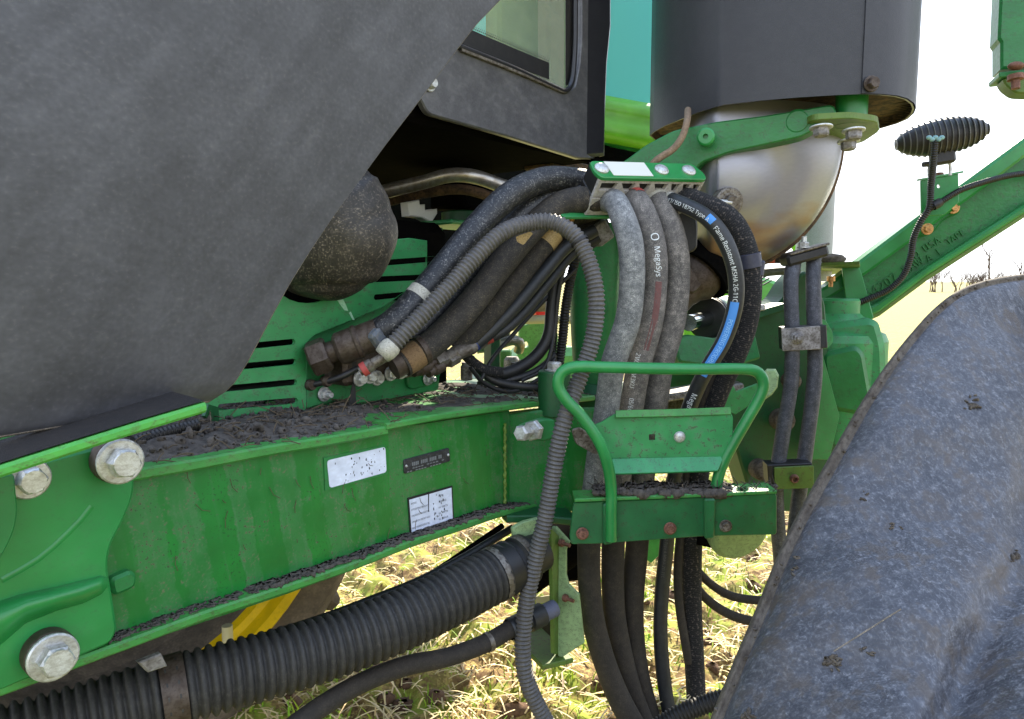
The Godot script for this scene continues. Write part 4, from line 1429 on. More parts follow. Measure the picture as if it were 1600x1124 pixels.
# ---------- exhaust ----------
func exhaust() -> void:
	var t := thing("muffler", "rounded tarnished steel exhaust elbow with bronze heat stains", "muffler")
	var c := at(1112, 228, 1.96)
	var rx := at(1304, 228, 1.96).distance_to(c)
	var ry := c.y - at(1112, 430, 1.96).y
	var m := MB.new()
	var rows: Array = []
	var vs := PackedFloat32Array()
	var tilt := Basis(Vector3.UP, -0.15)
	for i in 41:
		var a := lerpf(1.36, PI, i / 40.0)
		var row := PackedVector3Array()
		for j in 56:
			var b := TAU * j / 56
			var d := Vector3(sin(a) * cos(b), cos(a), sin(a) * sin(b))
			var k := 1.0
			# dimple round the sensor boss
			var boss := Vector3(0.13, -0.40, 0.90).normalized()
			var q := d.angle_to(boss)
			k += 0.03 * exp(-pow(q / 0.22, 2.0)) - 0.035 * exp(-pow((q - 0.34) / 0.10, 2.0))
			row.append(c + tilt * (d * Vector3(rx if d.x > 0 else rx * 0.2, ry, rx * 0.62) * k))
		rows.append(row); vs.append(clampf(i / 40.0, 0.01, 0.99))
	m.grid(rows, true, 1.0, 1.0, vs)
	if m.n[20 * 57].dot(m.v[20 * 57] - c) < 0:
		m = MB.new()
		m.grid(rows, true, -1.0, 1.0, vs)
	put("elbow_shell", m, M.heat_steel, t)
	# rolled seam along the outer edge
	m = MB.new()
	var seam := PackedVector3Array()
	for i in 40:
		var a := lerpf(1.4, 3.0, i / 39.0)
		seam.append(c + tilt * (Vector3(sin(a), cos(a), 0.0) * Vector3(rx * 1.003, ry * 1.003, 1)))
	tube(m, seam, func(s): return 0.008, 10)
	put("rolled_seam", m, M.brown_soot, t)
	m = MB.new()
	var bp := at(1140, 316, 1.76)
	var ax := axis(bp, Vector3(0.15, -0.12, 1))
	lathe(m, ax, [[0.034, -0.03], [0.034, 0.0], [0.030, 0.002], [0, 0.002]], 28)
	put("sensor_boss", m, M.steel_dirty, t)
	hexbolt(t, ax * Transform3D(Basis(), Vector3(0, 0, 0.002)), 0.017, 0.014, 0.021, 0.003, M.steel_dirty, M.steel_dirty)
	m = MB.new()
	pipe(m, path([[1143, 317, 1.745], [1120, 315, 1.74], [1098, 320, 1.74]]), 0.0055, 10)
	put("probe", m, M.zinc, t)
	# inlet neck low left
	m = MB.new()
	ax = axis(at(1085, 430, 1.93), Vector3(-0.55, -0.62, 0.25))
	lathe(m, ax, [[0.0, -0.05], [0.085, -0.05], [0.092, -0.03], [0.092, -0.005], [0.084, -0.003]], 36)
	put("inlet_clamp", m, M.black, t)
	m = MB.new()
	lathe(m, ax, [[0.074, -0.01], [0.072, 0.02], [0.056, 0.04], [0.046, 0.07], [0.044, 0.12]], 30, true)
	put("inlet_neck", m, M.fitting, t)
	# shield
	t = thing("exhaust_shield", "black powder-coated exhaust heat shield with rounded right end, seen from below", "shield")
	var y := at(1345, 147, 1.62).y
	var ring := PackedVector3Array()
	var px := [[1015, 212], [1022, 206], [1038, 197], [1060, 188], [1090, 176], [1118, 167], [1130, 164], [1190, 157], [1250, 152], [1300, 149], [1345, 147], [1375, 148], [1400, 150.5], [1416, 155], [1426, 162], [1429, 170], [1426, 178], [1416, 187], [1400, 194], [1376, 201], [1340, 207]]
	for q in px:
		ring.append(onh(q[0], q[1], y))
	ring.append(onh(1200, 222, y)); ring.append(onh(1100, 226, y)); ring.append(onh(1030, 224, y))
	m = MB.new()
	var r0 := PackedVector3Array(); var r1 := PackedVector3Array(); var i0 := PackedVector3Array(); var i1 := PackedVector3Array()
	var cen := Vector3.ZERO
	for p in ring:
		cen += p / ring.size()
	for p in ring:
		r0.append(p); r1.append(p + Vector3.UP * 1.1)
		var w := (p - cen).normalized() * 0.004
		i0.append(p - w); i1.append(p - w + Vector3.UP * 1.1)
	m.grid([r0, r1], true, 1.0, 1.2, PackedFloat32Array([0, 1.1]))
	var k := m.n.size() / 2 - 8
	if m.n[4].dot(r0[4] - cen) < 0:
		m = MB.new()
		m.grid([r0, r1], true, -1.0, 1.2, PackedFloat32Array([0, 1.1]))
	put("shell", m, M.powder, t)
	m = MB.new()
	m.grid([i0, i1], true, -1.0, 1.2, PackedFloat32Array([0, 1.1]))
	if m.n[4].dot(r0[4] - cen) > 0:
		m = MB.new()
		m.grid([i0, i1], true, 1.0, 1.2, PackedFloat32Array([0, 1.1]))
	put("liner", m, M.brown_soot, t)
	m = MB.new()
	var e: Array = []
	for j in ring.size():
		e.append(i0[j])
	for j in ring.size():
		var a := (j + 1) % ring.size()
		m.flat([r0[j], r0[a], i0[a], i0[j]], Vector3.DOWN)
	put("bottom_lip", m, M.powder_gloss, t)
	m = MB.new()
	var bot: Array = []
	for p in ring:
		bot.append(cen + (p - cen) * 0.985 + Vector3.UP * 0.022)
	for j in ring.size():
		m.flat([cen + Vector3.UP * 0.024, bot[j], bot[(j + 1) % ring.size()]], Vector3.DOWN)
	put("bottom_plate", m, M.brown_soot, t)
	# saw teeth of the perforated rim
	m = MB.new()
	for j in 14:
		var a := j / 14.0 * 5.0 + 13.6
		var q := int(a)
		var p := ring[q].lerp(ring[q + 1], a - q)
		var p2 := ring[q].lerp(ring[q + 1], minf(a - q + 0.26, 1.0))
		var inn := (cen - p); inn.y = 0
		m.flat([p + Vector3.UP * 0.004, p2 + Vector3.UP * 0.004, p2 + inn.normalized() * 0.042 + (p2 - p) * 0.8 + Vector3.UP * 0.006], Vector3.DOWN)
	put("rim_tooth", m, M.black, t)
	# overlapping end sheet
	m = MB.new()
	var o0 := PackedVector3Array(); var o1 := PackedVector3Array()
	for j in range(10, 20):
		var dd := ring[j] - cen; dd.y = 0
		var a := ring[j] + dd.normalized() * 0.0035 + Vector3.UP * 0.001
		o0.append(a); o1.append(a + Vector3.UP * 1.099)
	m.grid([o0, o1], false, 1.0, 0.5, PackedFloat32Array([0, 1.1]))
	if m.n[4].dot(o0[4] - cen) < 0:
		m = MB.new()
		m.grid([o0, o1], false, -1.0, 0.5, PackedFloat32Array([0, 1.1]))
	var back := PackedVector3Array([r0[10] + Vector3.UP * 0.001, o0[0]])
	m.flat([r0[10] + Vector3.UP * 0.001, o0[0], o1[0], r1[10]], Vector3(-1, 0, 0.2).normalized())
	put("end_sheet", m, M.powder, t)
	hexbolt(t, axis(at(1361, 131, 1.616), Vector3(0.15, 0, 1)), 0.0125, 0.012, 0.017, 0.004, M.fitting, M.fitting)
	# cast support arm
	t = thing("support_casting", "thick green cast arm reaching under the exhaust shield", "casting")
	m = MB.new()
	var f := fr(1140, 220, 1.74, -20)
	prism(m, f, rc(outl(f, [[900, 292], [975, 252], [1010, 226], [1052, 204], [1120, 190], [1200, 180], [1302, 163], [1309, 178], [1290, 186], [1274, 202], [1252, 214], [1140, 238], [1095, 254], [1075, 280], [1040, 330], [960, 330]]), 0.012, 4), 0.06, 0.009)
	put("casting", m, M.green_cast, t)
	m = MB.new()
	lathe(m, axis(at(1103, 214, 1.72), f.basis.z), [[0.020, -0.02], [0.020, 0.004], [0.016, 0.007], [0.006, 0.007], [0.006, -0.004], [0, -0.004]], 24)
	put("threaded_boss", m, M.green_clean, t)
	m = MB.new()
	lathe(m, axis(at(1246, 190, 1.693), f.basis.z), [[0.027, -0.02], [0.027, 0.001], [0.022, 0.004], [0, 0.004]], 30)
	put("cast_disc", m, M.green_cast, t)
	m = MB.new()
	var fh := Transform3D(Basis(Vector3.RIGHT, PI / 2), Vector3(0, at(1320, 190, 1.66).y, 0))
	prism(m, fh, rc(outl(fh, [[1240, 206], [1270, 188], [1330, 185], [1371, 191], [1374, 206], [1350, 222], [1310, 232], [1270, 222]]), 0.02, 4), 0.014, 0.002)
	put("flange", m, M.green_olive, t)
	m = MB.new()
	var top := Transform3D(Basis(), Vector3.UP * 0.016)
	prism(m, Transform3D(Basis(Vector3.RIGHT, -PI / 2), fh.origin + Vector3.UP * 0.0165), rc(outl(Transform3D(Basis(Vector3.RIGHT, -PI / 2), fh.origin + Vector3.UP * 0.0165), [[1240, 200], [1270, 183], [1330, 180], [1371, 186], [1375, 202], [1350, 217], [1310, 227], [1270, 217]]), 0.02, 4), 0.002)
	put("flange_top", m, M.green_clean, t)
	m = MB.new()
	lathe(m, Transform3D(Basis(Vector3.RIGHT, -PI / 2), at(1330, 182, 1.70)), [[0.034, -0.02], [0.034, 0.05], [0, 0.05]], 28)
	put("boss", m, M.green_clean, t)
	for q in [[1283, 202, 1.61], [1334, 207, 1.64], [1326, 224, 1.70]]:
		hexbolt(t, axis(at(q[0], q[1] - 4, q[2]), Vector3(0.02, -1, 0.12)), 0.0165, 0.016, 0.024, 0.004, M.alloy, M.zinc)
	# brown cable hanging from the shield
	t = thing("heat_cable", "brown braided cable drooping from the exhaust shield over the arm", "cable")
	m = MB.new()
	pipe(m, path([[1075, 172, 1.80], [1073, 192, 1.70], [1066, 214, 1.685], [1052, 233, 1.68], [1032, 246, 1.68], [1020, 256, 1.68], [1017, 268, 1.70]]), 0.0078, 12)
	put("cable", m, mat("braid", rubber_tex(Color(0.40, 0.33, 0.27), Color(0.6, 0.52, 0.42), 0.4, 0.3), 8.0, 0.9), t)
	# grey stack behind
	t = thing("grey_stack", "plain grey vertical pipe standing behind the muffler against the sky", "pipe")
	m = MB.new()
	lathe(m, Transform3D(Basis(Vector3.RIGHT, -PI / 2), at(1270, 440, 2.9)), [[0.068, 0.0], [0.068, 0.9]], 24)
	put("pipe", m, mat("grey_paint", metal_tex(Color(0.55, 0.56, 0.57), Color(0.5, 0.5, 0.5), 0.3), 3.0, 0.5), t)

# ---------- hose clamp block ----------
var blk: Transform3D
func clamp_block() -> void:
	var ps := deg_to_rad(22.0)
	var nh := Vector3(sin(ps), 0, cos(ps))
	var x := Vector3(cos(ps), 0, -sin(ps))
	x = (x + Vector3.UP * 0.035).normalized()
	var yy := (Vector3.UP * 0.707 + nh * 0.707)
	yy = (yy - x * yy.dot(x)).normalized()
	blk = Transform3D(Basis(x, yy, x.cross(yy)), at(937, 281, 1.55))
	var t := thing("hose_clamp_block", "grey plastic hose clamp block under a green cap strip", "clamp")
	var W := 0.262
	var m := MB.new()
	box(m, blk * Transform3D(Basis(), Vector3(W / 2, -0.0225, -0.035)), Vector3(W, 0.045, 0.052), 0.002)
	put("upper_half", m, M.black_plastic, t)
	m = MB.new()
	box(m, blk * Transform3D(Basis(), Vector3(W / 2, -0.0705, -0.035)), Vector3(W, 0.049, 0.052), 0.002)
	put("lower_half", m, M.black_plastic, t)
	# front faces with moulded pockets
	for row in 2:
		m = MB.new()
		var y0 := -0.001 if row == 0 else -0.0475
		var y1 := -0.0455 if row == 0 else -0.095
		var hs: Array = []
		var xs := [0.004, 0.052, 0.094, 0.132, 0.175, 0.205, 0.232, W - 0.004]
		for i in xs.size() - 1:
			var a: float = xs[i] + 0.004; var b: float = xs[i + 1] - 0.004
			if row == 0:
				var cut := minf(0.012, (b - a) * 0.4)
				hs.append(PackedVector2Array([Vector2(a, y0 - 0.007), Vector2(b, y0 - 0.007), Vector2(b - cut * 0.5, y0 - 0.026 - 0.001 * i), Vector2(a + cut * (1 if i > 0 else 0), y0 - 0.026 - 0.001 * i)]))
			else:
				hs.append(PackedVector2Array([Vector2(a + 0.004, y1 + 0.012 + 0.001 * i), Vector2(b - 0.002, y1 + 0.012 + 0.001 * i), Vector2(b - 0.006, y1 + 0.032), Vector2(a + 0.002, y1 + 0.034)]))
		prism(m, blk, PackedVector2Array([Vector2(0, y1), Vector2(W, y1), Vector2(W, y0), Vector2(0, y0)]), 0.0085, 0.0015, hs)
		put("front_face", m, M.block_grey, t)
	m = MB.new()
	prism(m, blk * Transform3D(Basis(Vector3.RIGHT, -PI / 2), Vector3(0, 0.008, 0.002)), rc(PackedVector2Array([Vector2(0.0, 0.0), Vector2(W, 0.0), Vector2(W + 0.004, 0.02), Vector2(W - 0.01, 0.055), Vector2(-0.006, 0.055), Vector2(-0.008, 0.02)]), 0.012), 0.008, 0.0015)
	put("cap_strip", m, M.green_clean, t)
	m = MB.new()
	prism(m, blk * Transform3D(Basis(Vector3.RIGHT, -PI / 2), Vector3(0, 0.0092, 0.002)), PackedVector2Array([Vector2(0.032, 0.006), Vector2(0.128, 0.006), Vector2(0.125, 0.052), Vector2(0.026, 0.052)]), 0.001)
	put("cap_white_patch", m, M.white_plastic, t)  # plain white patch laid on top of the cap strip
	for q in [0.012, 0.158, 0.228]:
		m = MB.new()
		lathe(m, blk * Transform3D(Basis(Vector3.RIGHT, -PI / 2), Vector3(q, 0.008, -0.026)), [[0.016, 0], [0.016, 0.003], [0.012, 0.007], [0.006, 0.009], [0, 0.0095]], 20)
		put("cap_bolt", m, M.zinc, t)
	m = MB.new()
	var f := blk * Transform3D(Basis(Vector3.RIGHT, -PI / 2), Vector3(0, -0.0952, 0.0))
	prism(m, f, rc(PackedVector2Array([Vector2(-0.055, -0.004), Vector2(W, -0.006), Vector2(W, 0.06), Vector2(-0.05, 0.06), Vector2(-0.062, 0.03)]), 0.012), 0.006, 0.001)
	put("base_strip", m, M.green_dusty, t)
	hexbolt(t, f * Transform3D(Basis(), Vector3(-0.028, 0.03, 0)), 0.009, 0.007, 0.0, 0.0, M.steel_dirty, M.zinc, 0.014, "stud")
	m = MB.new()
	lathe(m, f * Transform3D(Basis(Vector3.RIGHT, PI), Vector3(-0.012, 0.03, -0.006)), [[0.009, 0], [0.009, 0.03], [0, 0.03]], 14)
	put("standoff", m, M.brass, t)
	# grey electric connector tucked under it
	t = thing("grey_connector", "grey rectangular electrical connector tucked below the clamp block", "connector")
	m = MB.new()
	box(m, Transform3D(Basis(Vector3.UP, 0.4) * Basis(Vector3.BACK, 0.6), at(938, 364, 1.72)), Vector3(0.045, 0.05, 0.03), 0.004)
	put("body", m, M.alloy, t)
	m = MB.new()
	box(m, Transform3D(Basis(Vector3.UP, 0.4) * Basis(Vector3.BACK, 0.6), at(922, 376, 1.71)), Vector3(0.02, 0.036, 0.024), 0.003)
	put("latch", m, M.black_plastic, t)

# ---------- hoses on the left ----------
func hose(nm: String, label: String, pts: PackedVector3Array, r: float, material: Material, grp: String, cat := "hose", cut := 0) -> Node3D:
	var t := thing(nm, label, cat, grp)
	var m := MB.new()
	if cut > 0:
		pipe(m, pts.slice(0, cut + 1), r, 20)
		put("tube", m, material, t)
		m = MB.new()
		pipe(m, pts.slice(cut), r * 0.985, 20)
		put("grimy_shaded_lower_length", m, M.hose_brown, t, "dark brown lower length of the hose, grime and shade painted into its colour")  # lower length is browner: real grime, plus shade painted into the colour
	else:
		pipe(m, pts, r, 20)
		put("tube", m, material, t)
	return t
func left_hoses() -> void:
	var g := "hydraulic hoses sweeping from the clamp block down to the manifold"
	var h1 := path([[940, 292, 1.70], [900, 282, 1.66], [850, 281, 1.61], [800, 303, 1.56], [748, 352, 1.51], [702, 409, 1.46], [656, 463, 1.42], [616, 505, 1.39], [572, 530, 1.378]])
	var t := hose("hydraulic_hose", "thickest black speckled hose arching highest from the clamp block to the large nut", h1, 0.0275, M.hose_black, g)
	band_on(t, "tag", h1, 0.555, 0.578, 0.0281, M.tag_white, PI, 0.0)
	band_on(t, "tape_wrap", h1, 0.605, 0.645, 0.0284, M.hose_black)
	var h3 := path([[935, 310, 1.62], [880, 318, 1.62], [840, 348, 1.60], [790, 405, 1.56], [738, 472, 1.51], [694, 520, 1.47], [664, 545, 1.445], [628, 568, 1.42]])
	t = hose("hydraulic_hose", "mud-caked thick hose directly beneath the ribbed conduit, ending in a rusty sleeve", h3, 0.0285, M.hose_grimy, g)
	band_on(t, "rusty_sleeve", h3, 0.548, 0.585, 0.0292, M.rust_tape)
	var m := MB.new()
	var ax := axis(at(664, 545, 1.445), at(622, 568, 1.418) - at(664, 545, 1.445))
	lathe(m, ax, [[0.029, 0.0], [0.031, 0.003], [0.031, 0.012], [0.027, 0.015], [0.027, 0.075], [0, 0.076]], 24)
	put("ferrule", m, M.fitting, t)
	var h4 := path([[935, 300, 1.66], [870, 306, 1.65], [820, 332, 1.62], [770, 382, 1.59], [715, 448, 1.56], [668, 500, 1.50], [632, 532, 1.47]])
	t = hose("hydraulic_hose", "dark hose lying in shadow between the highest hose and the ribbed conduit", h4, 0.026, M.hose_black, g)
	var h5 := path([[940, 322, 1.70], [885, 345, 1.68], [842, 392, 1.65], [795, 452, 1.61], [752, 505, 1.585], [712, 545, 1.57]])
	t = hose("hydraulic_hose", "thick dark hose wearing a yellowed paper tag near its top", h5, 0.0255, M.hose_grimy, g)
	band_on(t, "paper_tag", h5, 0.135, 0.17, 0.0262, M.label_yellow, 1.2, -0.4)
	t = thing("paper_tag", "yellowed curled paper tag stuck out below the ribbed conduit", "tag")
	m = MB.new()
	prism(m, fr(822, 372, 1.50, 20, 0, 25), rc(outl(fr(822, 372, 1.50, 20, 0, 25), [[806, 370], [828, 362], [833, 365], [818, 383], [808, 378]]), 0.003), 0.001)
	put("paper", m, M.label_yellow, t)
	var h6 := path([[945, 345, 1.74], [895, 372, 1.72], [858, 412, 1.69], [812, 458, 1.66], [768, 502, 1.63], [725, 545, 1.60]])
	t = hose("hydraulic_hose", "brownish-black hose carrying a small silver printed tag halfway down", h6, 0.021, M.hose_brown, g)
	band_on(t, "printed_tag", h6, 0.245, 0.268, 0.0217, M.tag_white, 0.9, 0.0)
	var h7 := path([[930, 360, 1.68], [888, 384, 1.665], [852, 424, 1.64], [808, 476, 1.61], [768, 517, 1.59], [733, 546, 1.575]])
	t = hose("hydraulic_hose", "slim black hose with a blue end band", h7, 0.0145, M.hose_new, g)
	band_on(t, "blue_band", h7, 0.384, 0.402, 0.0152, M.paint_blue)
	fittings(t, [740, 541, 1.577], [645, 580, 1.47], 0.0145)
	var h8 := path([[935, 372, 1.71], [895, 396, 1.70], [862, 436, 1.67], [822, 484, 1.64], [785, 518, 1.61], [752, 533, 1.60]])
	t = hose("hydraulic_hose", "slim black hose with a red end band", h8, 0.0125, M.hose_new, g)
	band_on(t, "red_band", h8, 0.35, 0.372, 0.0131, M.paint_red)
	fittings(t, [756, 532, 1.60], [668, 583, 1.49], 0.0125)
	# ribbed conduit running the whole height
	var c := path([[604, 549, 1.335], [640, 512, 1.35], [700, 450, 1.385], [742, 403, 1.41], [786, 363, 1.44], [830, 348, 1.47], [866, 348, 1.47], [899, 369, 1.455], [922, 415, 1.44], [932, 470, 1.43], [926, 530, 1.43], [906, 590, 1.425], [881, 660, 1.40], [864, 740, 1.40], [852, 810, 1.40], [833, 890, 1.40], [819, 970, 1.40], [820, 1050, 1.39], [848, 1118, 1.39], [880, 1165, 1.39], [905, 1190, 1.39]])
	t = thing("ribbed_conduit", "long grey ribbed conduit arching over the hoses and hanging down past the beam", "conduit")
	m = MB.new()
	ribbed(m, c, 0.0172, 0.0082, 0.0032, 22, 2.0)
	put("conduit", m, M.conduit, t)
	m = MB.new()
	lathe(m, axis(at(604, 549, 1.335), at(640, 512, 1.35) - at(604, 549, 1.335)), [[0, -0.012], [0.016, -0.012], [0.019, 0.0], [0.019, 0.012], [0.0165, 0.018]], 20, true)
	put("tape_end", m, M.tag_white, t)
	band_on(t, "tie", c, 0.50, 0.507, 0.0185, M.black_plastic)
	# thin wires and ties in the tangle
	for w in [["black wire sagging from the pivot nut to the blue-banded fitting", [[868, 560, 1.72], [845, 590, 1.70], [800, 612, 1.66], [758, 600, 1.62], [735, 575, 1.58]]], ["black wire crossing behind the red-banded hose", [[900, 420, 1.76], [850, 470, 1.74], [800, 525, 1.70], [770, 560, 1.66], [748, 600, 1.62]]], ["thin wire hanging between the taped loom and the slim conduit", [[884, 400, 1.74], [872, 460, 1.735], [866, 520, 1.73], [850, 575, 1.70], [815, 595, 1.68]]]]:
		hose("thin_wire", w[0], path(w[1]), 0.0048, M.black_plastic, "thin wires tangled behind the left hoses", "wire")
	# clip that ties it to the thick hose
	t = thing("pipe_clip", "small grey clip tying the ribbed conduit to the highest hose", "clip")
	m = MB.new()
	box(m, Transform3D(side.basis * Basis(Vector3.BACK, 0.7), at(592, 532, 1.35)), Vector3(0.026, 0.045, 0.02), 0.005)
	put("body", m, mat("clip_grey", metal_tex(Color(0.30, 0.33, 0.37), Color(0.5, 0.47, 0.42), 0.6), 9.0, 0.7), t)
	# looms
	g = "black looms dropping behind the left hoses"
	t = hose("taped_loom", "black taped wiring loom bending left above the pivot", path([[880, 385, 1.76], [868, 430, 1.75], [862, 480, 1.745], [857, 525, 1.735], [838, 556, 1.72], [806, 578, 1.70], [772, 588, 1.68]]), 0.0145, M.black_plastic, g, "loom")
	t = thing("dark_conduit", "slim black ribbed conduit hanging straight beside the green column", "conduit", g)
	m = MB.new()
	ribbed(m, path([[905, 385, 1.78], [893, 430, 1.78], [884, 480, 1.78], [879, 530, 1.79], [873, 575, 1.80], [870, 620, 1.8]]), 0.0125, 0.007, 0.0022, 16)
	put("conduit", m, M.conduit_dark, t)
	t = thing("dark_conduit", "thinner black ribbed conduit between the taped loom and the slim conduit", "conduit", g)
	m = MB.new()
	ribbed(m, path([[892, 385, 1.80], [877, 430, 1.79], [869, 480, 1.79], [865, 540, 1.79], [862, 600, 1.8]]), 0.0085, 0.006, 0.0018, 14)
	put("conduit", m, M.conduit_dark, t)
	t = hose("looped_hose", "black hose looping low behind the pivot nut", path([[735, 560, 1.66], [752, 580, 1.66], [775, 596, 1.66], [805, 603, 1.67], [850, 606, 1.68], [880, 604, 1.7]]), 0.010, M.black_plastic, g)
	t = hose("looped_hose", "braided black hose curving down from the blue-banded fitting", path([[720, 545, 1.62], [735, 563, 1.63], [758, 578, 1.64], [785, 582, 1.65]]), 0.0115, M.sleeve, g)
	t = hose("looped_hose", "black loop rising right towards the green column", path([[790, 596, 1.69], [825, 586, 1.70], [850, 572, 1.72], [866, 555, 1.74]]), 0.009, M.black_plastic, g)
	t = thing("loom_clip", "black plastic clip holding the taped loom", "clip")
	m = MB.new()
	box(m, Transform3D(Basis(Vector3.BACK, 0.4), at(858, 433, 1.70)), Vector3(0.03, 0.036, 0.03), 0.005)
	put("body", m, M.black_plastic, t)
	m = MB.new()
	box(m, Transform3D(Basis(Vector3.BACK, 0.4), at(852, 426, 1.685)), Vector3(0.016, 0.022, 0.008), 0.003)
	put("latch", m, M.hose_new, t)
func fittings(t: Node, a: Array, b: Array, r: float) -> void:
	var p := at(a[0], a[1], a[2]); var q := at(b[0], b[1], b[2])
	var l := p.distance_to(q)
	var ax := axis(p, q - p)
	var m := MB.new()
	lathe(m, ax, [[r * 1.05, 0.0], [r * 1.12, 0.004], [r * 1.12, l * 0.33], [r * 0.95, l * 0.36], [r * 0.95, l * 0.5], [0, l * 0.5]], 20)
	put("ferrule", m, M.steel_dirty, t)
	m = MB.new()
	lathe(m, ax, [[0, l * 0.5], [r * 1.25, l * 0.5], [r * 1.25, l * 0.66], [0, l * 0.66]], 6)
	put("swivel_nut", m, M.steel_dirty, t)
	m = MB.new()
	lathe(m, ax, [[r * 0.8, l * 0.66], [r * 0.8, l * 0.76], [r * 1.15, l * 0.77], [r * 1.15, l * 0.9], [r * 0.9, l * 0.92], [r * 0.9, l], [0, l]], 16)
	put("adapter", m, M.fitting, t)

# ---------- hoses over the front ----------
func front_hoses() -> void:
	var g := "hoses curving over from the clamp block and hanging behind the guard rail"
	var b1 := path([[950, 314, 1.62], [961, 316, 1.575], [974, 342, 1.525], [985, 380, 1.495], [988, 430, 1.485], [981, 500, 1.485], [958, 570, 1.495], [948, 640, 1.52], [934, 720, 1.55], [925, 790, 1.565], [920, 860, 1.57], [924, 950, 1.56], [937, 1010, 1.555], [962, 1080, 1.55], [988, 1130, 1.545], [1020, 1180, 1.54]])
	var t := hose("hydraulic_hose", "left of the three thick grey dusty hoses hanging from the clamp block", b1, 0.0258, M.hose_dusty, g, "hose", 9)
	var b2 := path([[984, 311, 1.65], [995, 314, 1.60], [1009, 342, 1.565], [1021, 385, 1.545], [1024, 430, 1.54], [1017, 500, 1.54], [999, 568, 1.55], [986, 640, 1.575], [972, 720, 1.605], [963, 790, 1.62], [958, 860, 1.625], [959, 950, 1.615], [968, 1010, 1.61], [986, 1080, 1.605], [1004, 1130, 1.60], [1024, 1180, 1.6]])
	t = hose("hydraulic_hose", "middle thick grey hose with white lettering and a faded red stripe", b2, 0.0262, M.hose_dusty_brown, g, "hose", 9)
	print_hose(t, b2, 0.0262, "MegaSys", 0.178, -0.25, 0.0108, M.white_print)
	print_hose(t, b2, 0.0262, "O", 0.152, -0.25, 0.016, M.white_print)
	print_hose(t, b2, 0.0262, "2W/04 M3KU", 0.395, 0.25, 0.009, M.white_print)
	print_hose(t, b2, 0.0262, "05/6C/GJ/90-C", 0.49, 0.10, 0.009, M.white_print)
	band_on(t, "red_stripe", b2, 0.245, 0.385, 0.02628, mat("red_faded", paint_tex(Color(0.42, 0.27, 0.26), Color(0.32, 0.30, 0.30), 0.5, 0.3, 0), 16.0, 0.9), 0.26, -0.3)
	band_on(t, "red_mark", b2, 0.035, 0.055, 0.0267, M.paint_red, 0.4, -0.9)
	var b3 := path([[1014, 310, 1.68], [1026, 313, 1.64], [1042, 342, 1.61], [1055, 385, 1.59], [1059, 430, 1.585], [1052, 500, 1.585], [1034, 568, 1.595], [1023, 640, 1.62], [1008, 720, 1.65], [1000, 790, 1.66], [995, 860, 1.665], [988, 940, 1.655], [990, 1000, 1.65], [998, 1060, 1.64], [1014, 1120, 1.635], [1034, 1180, 1.63]])
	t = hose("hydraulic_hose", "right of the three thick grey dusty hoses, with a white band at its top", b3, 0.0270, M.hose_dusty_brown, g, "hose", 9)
	band_on(t, "white_band", b3, 0.028, 0.052, 0.0275, M.tag_white)
	var b4 := path([[1036, 311, 1.66], [1052, 314, 1.615], [1076, 324, 1.58], [1104, 340, 1.555], [1128, 368, 1.545], [1145, 408, 1.54], [1151, 450, 1.545], [1146, 490, 1.55], [1130, 535, 1.56], [1106, 575, 1.57], [1086, 615, 1.59], [1070, 660, 1.61], [1055, 740, 1.64], [1046, 810, 1.65], [1040, 870, 1.65], [1034, 930, 1.65], [1032, 985, 1.645], [1036, 1050, 1.64], [1044, 1105, 1.63], [1056, 1160, 1.62]])
	t = hose("hydraulic_hose", "newer black hose with white lettering and a bright blue stripe", b4, 0.0168, M.hose_new, g)
	band_on(t, "white_collar", b4, 0.022, 0.047, 0.0176, M.tag_white)
	print_hose(t, b4, 0.0168, "17/ ISO 18752 Type A", 0.052, 0.10, 0.0076, M.white_print)
	band_on(t, "blue_mark", b4, 0.146, 0.163, 0.0171, M.blue_print, 0.5, -0.2)
	print_hose(t, b4, 0.0168, "Flame Resistant MSHA 2G-11C", 0.170, 0.10, 0.0088, M.white_print)
	band_on(t, "blue_stripe", b4, 0.335, 0.505, 0.0171, M.blue_print, 0.55, 0.1)
	print_hose(t, b4, 0.01685, "POWERING PROGRESS", 0.372, 0.1, 0.0085, M.pale_blue_print)
	print_hose(t, b4, 0.0168, "MegaSys", 0.55, 0.0, 0.011, M.white_print)
	print_hose(t, b4, 0.0168, "17/ISO 18752 Type A MSHA 2G-11C", 0.86, 0.1, 0.0065, M.conduit)
	band_on(t, "pale_band", b4, 0.808, 0.826, 0.0173, M.tag_white)
	var b5 := path([[1056, 308, 1.69], [1074, 310, 1.655], [1106, 322, 1.63], [1138, 340, 1.615], [1158, 368, 1.605], [1170, 405, 1.605], [1174, 450, 1.61], [1167, 505, 1.62], [1150, 555, 1.63], [1125, 608, 1.65], [1104, 670, 1.67], [1090, 760, 1.69], [1082, 850, 1.70], [1081, 920, 1.70], [1083, 990, 1.695], [1086, 1050, 1.69], [1088, 1092, 1.68]])
	t = hose("sleeved_hose", "outermost hose wrapped in fuzzy black woven sleeve", b5, 0.0235, M.sleeve, g)
	t = hose("hydraulic_hose", "narrow black hose squeezed between the blue-striped hose and the sleeved hose", path([[1120, 570, 1.64], [1104, 606, 1.65], [1088, 660, 1.67], [1070, 760, 1.69], [1062, 850, 1.69], [1059, 900, 1.685], [1062, 950, 1.68], [1070, 1000, 1.675], [1076, 1035, 1.68]]), 0.0105, M.hose_brown, g)
	t = thing("hose_clip", "blue-black plastic clip around the sleeved hose", "clip")
	var m := MB.new()
	lathe(m, axis(at(1170, 405, 1.605), at(1174, 440, 1.61) - at(1166, 385, 1.605)), [[0.0255, -0.012], [0.027, -0.011], [0.027, 0.018], [0.0255, 0.019]], 24)
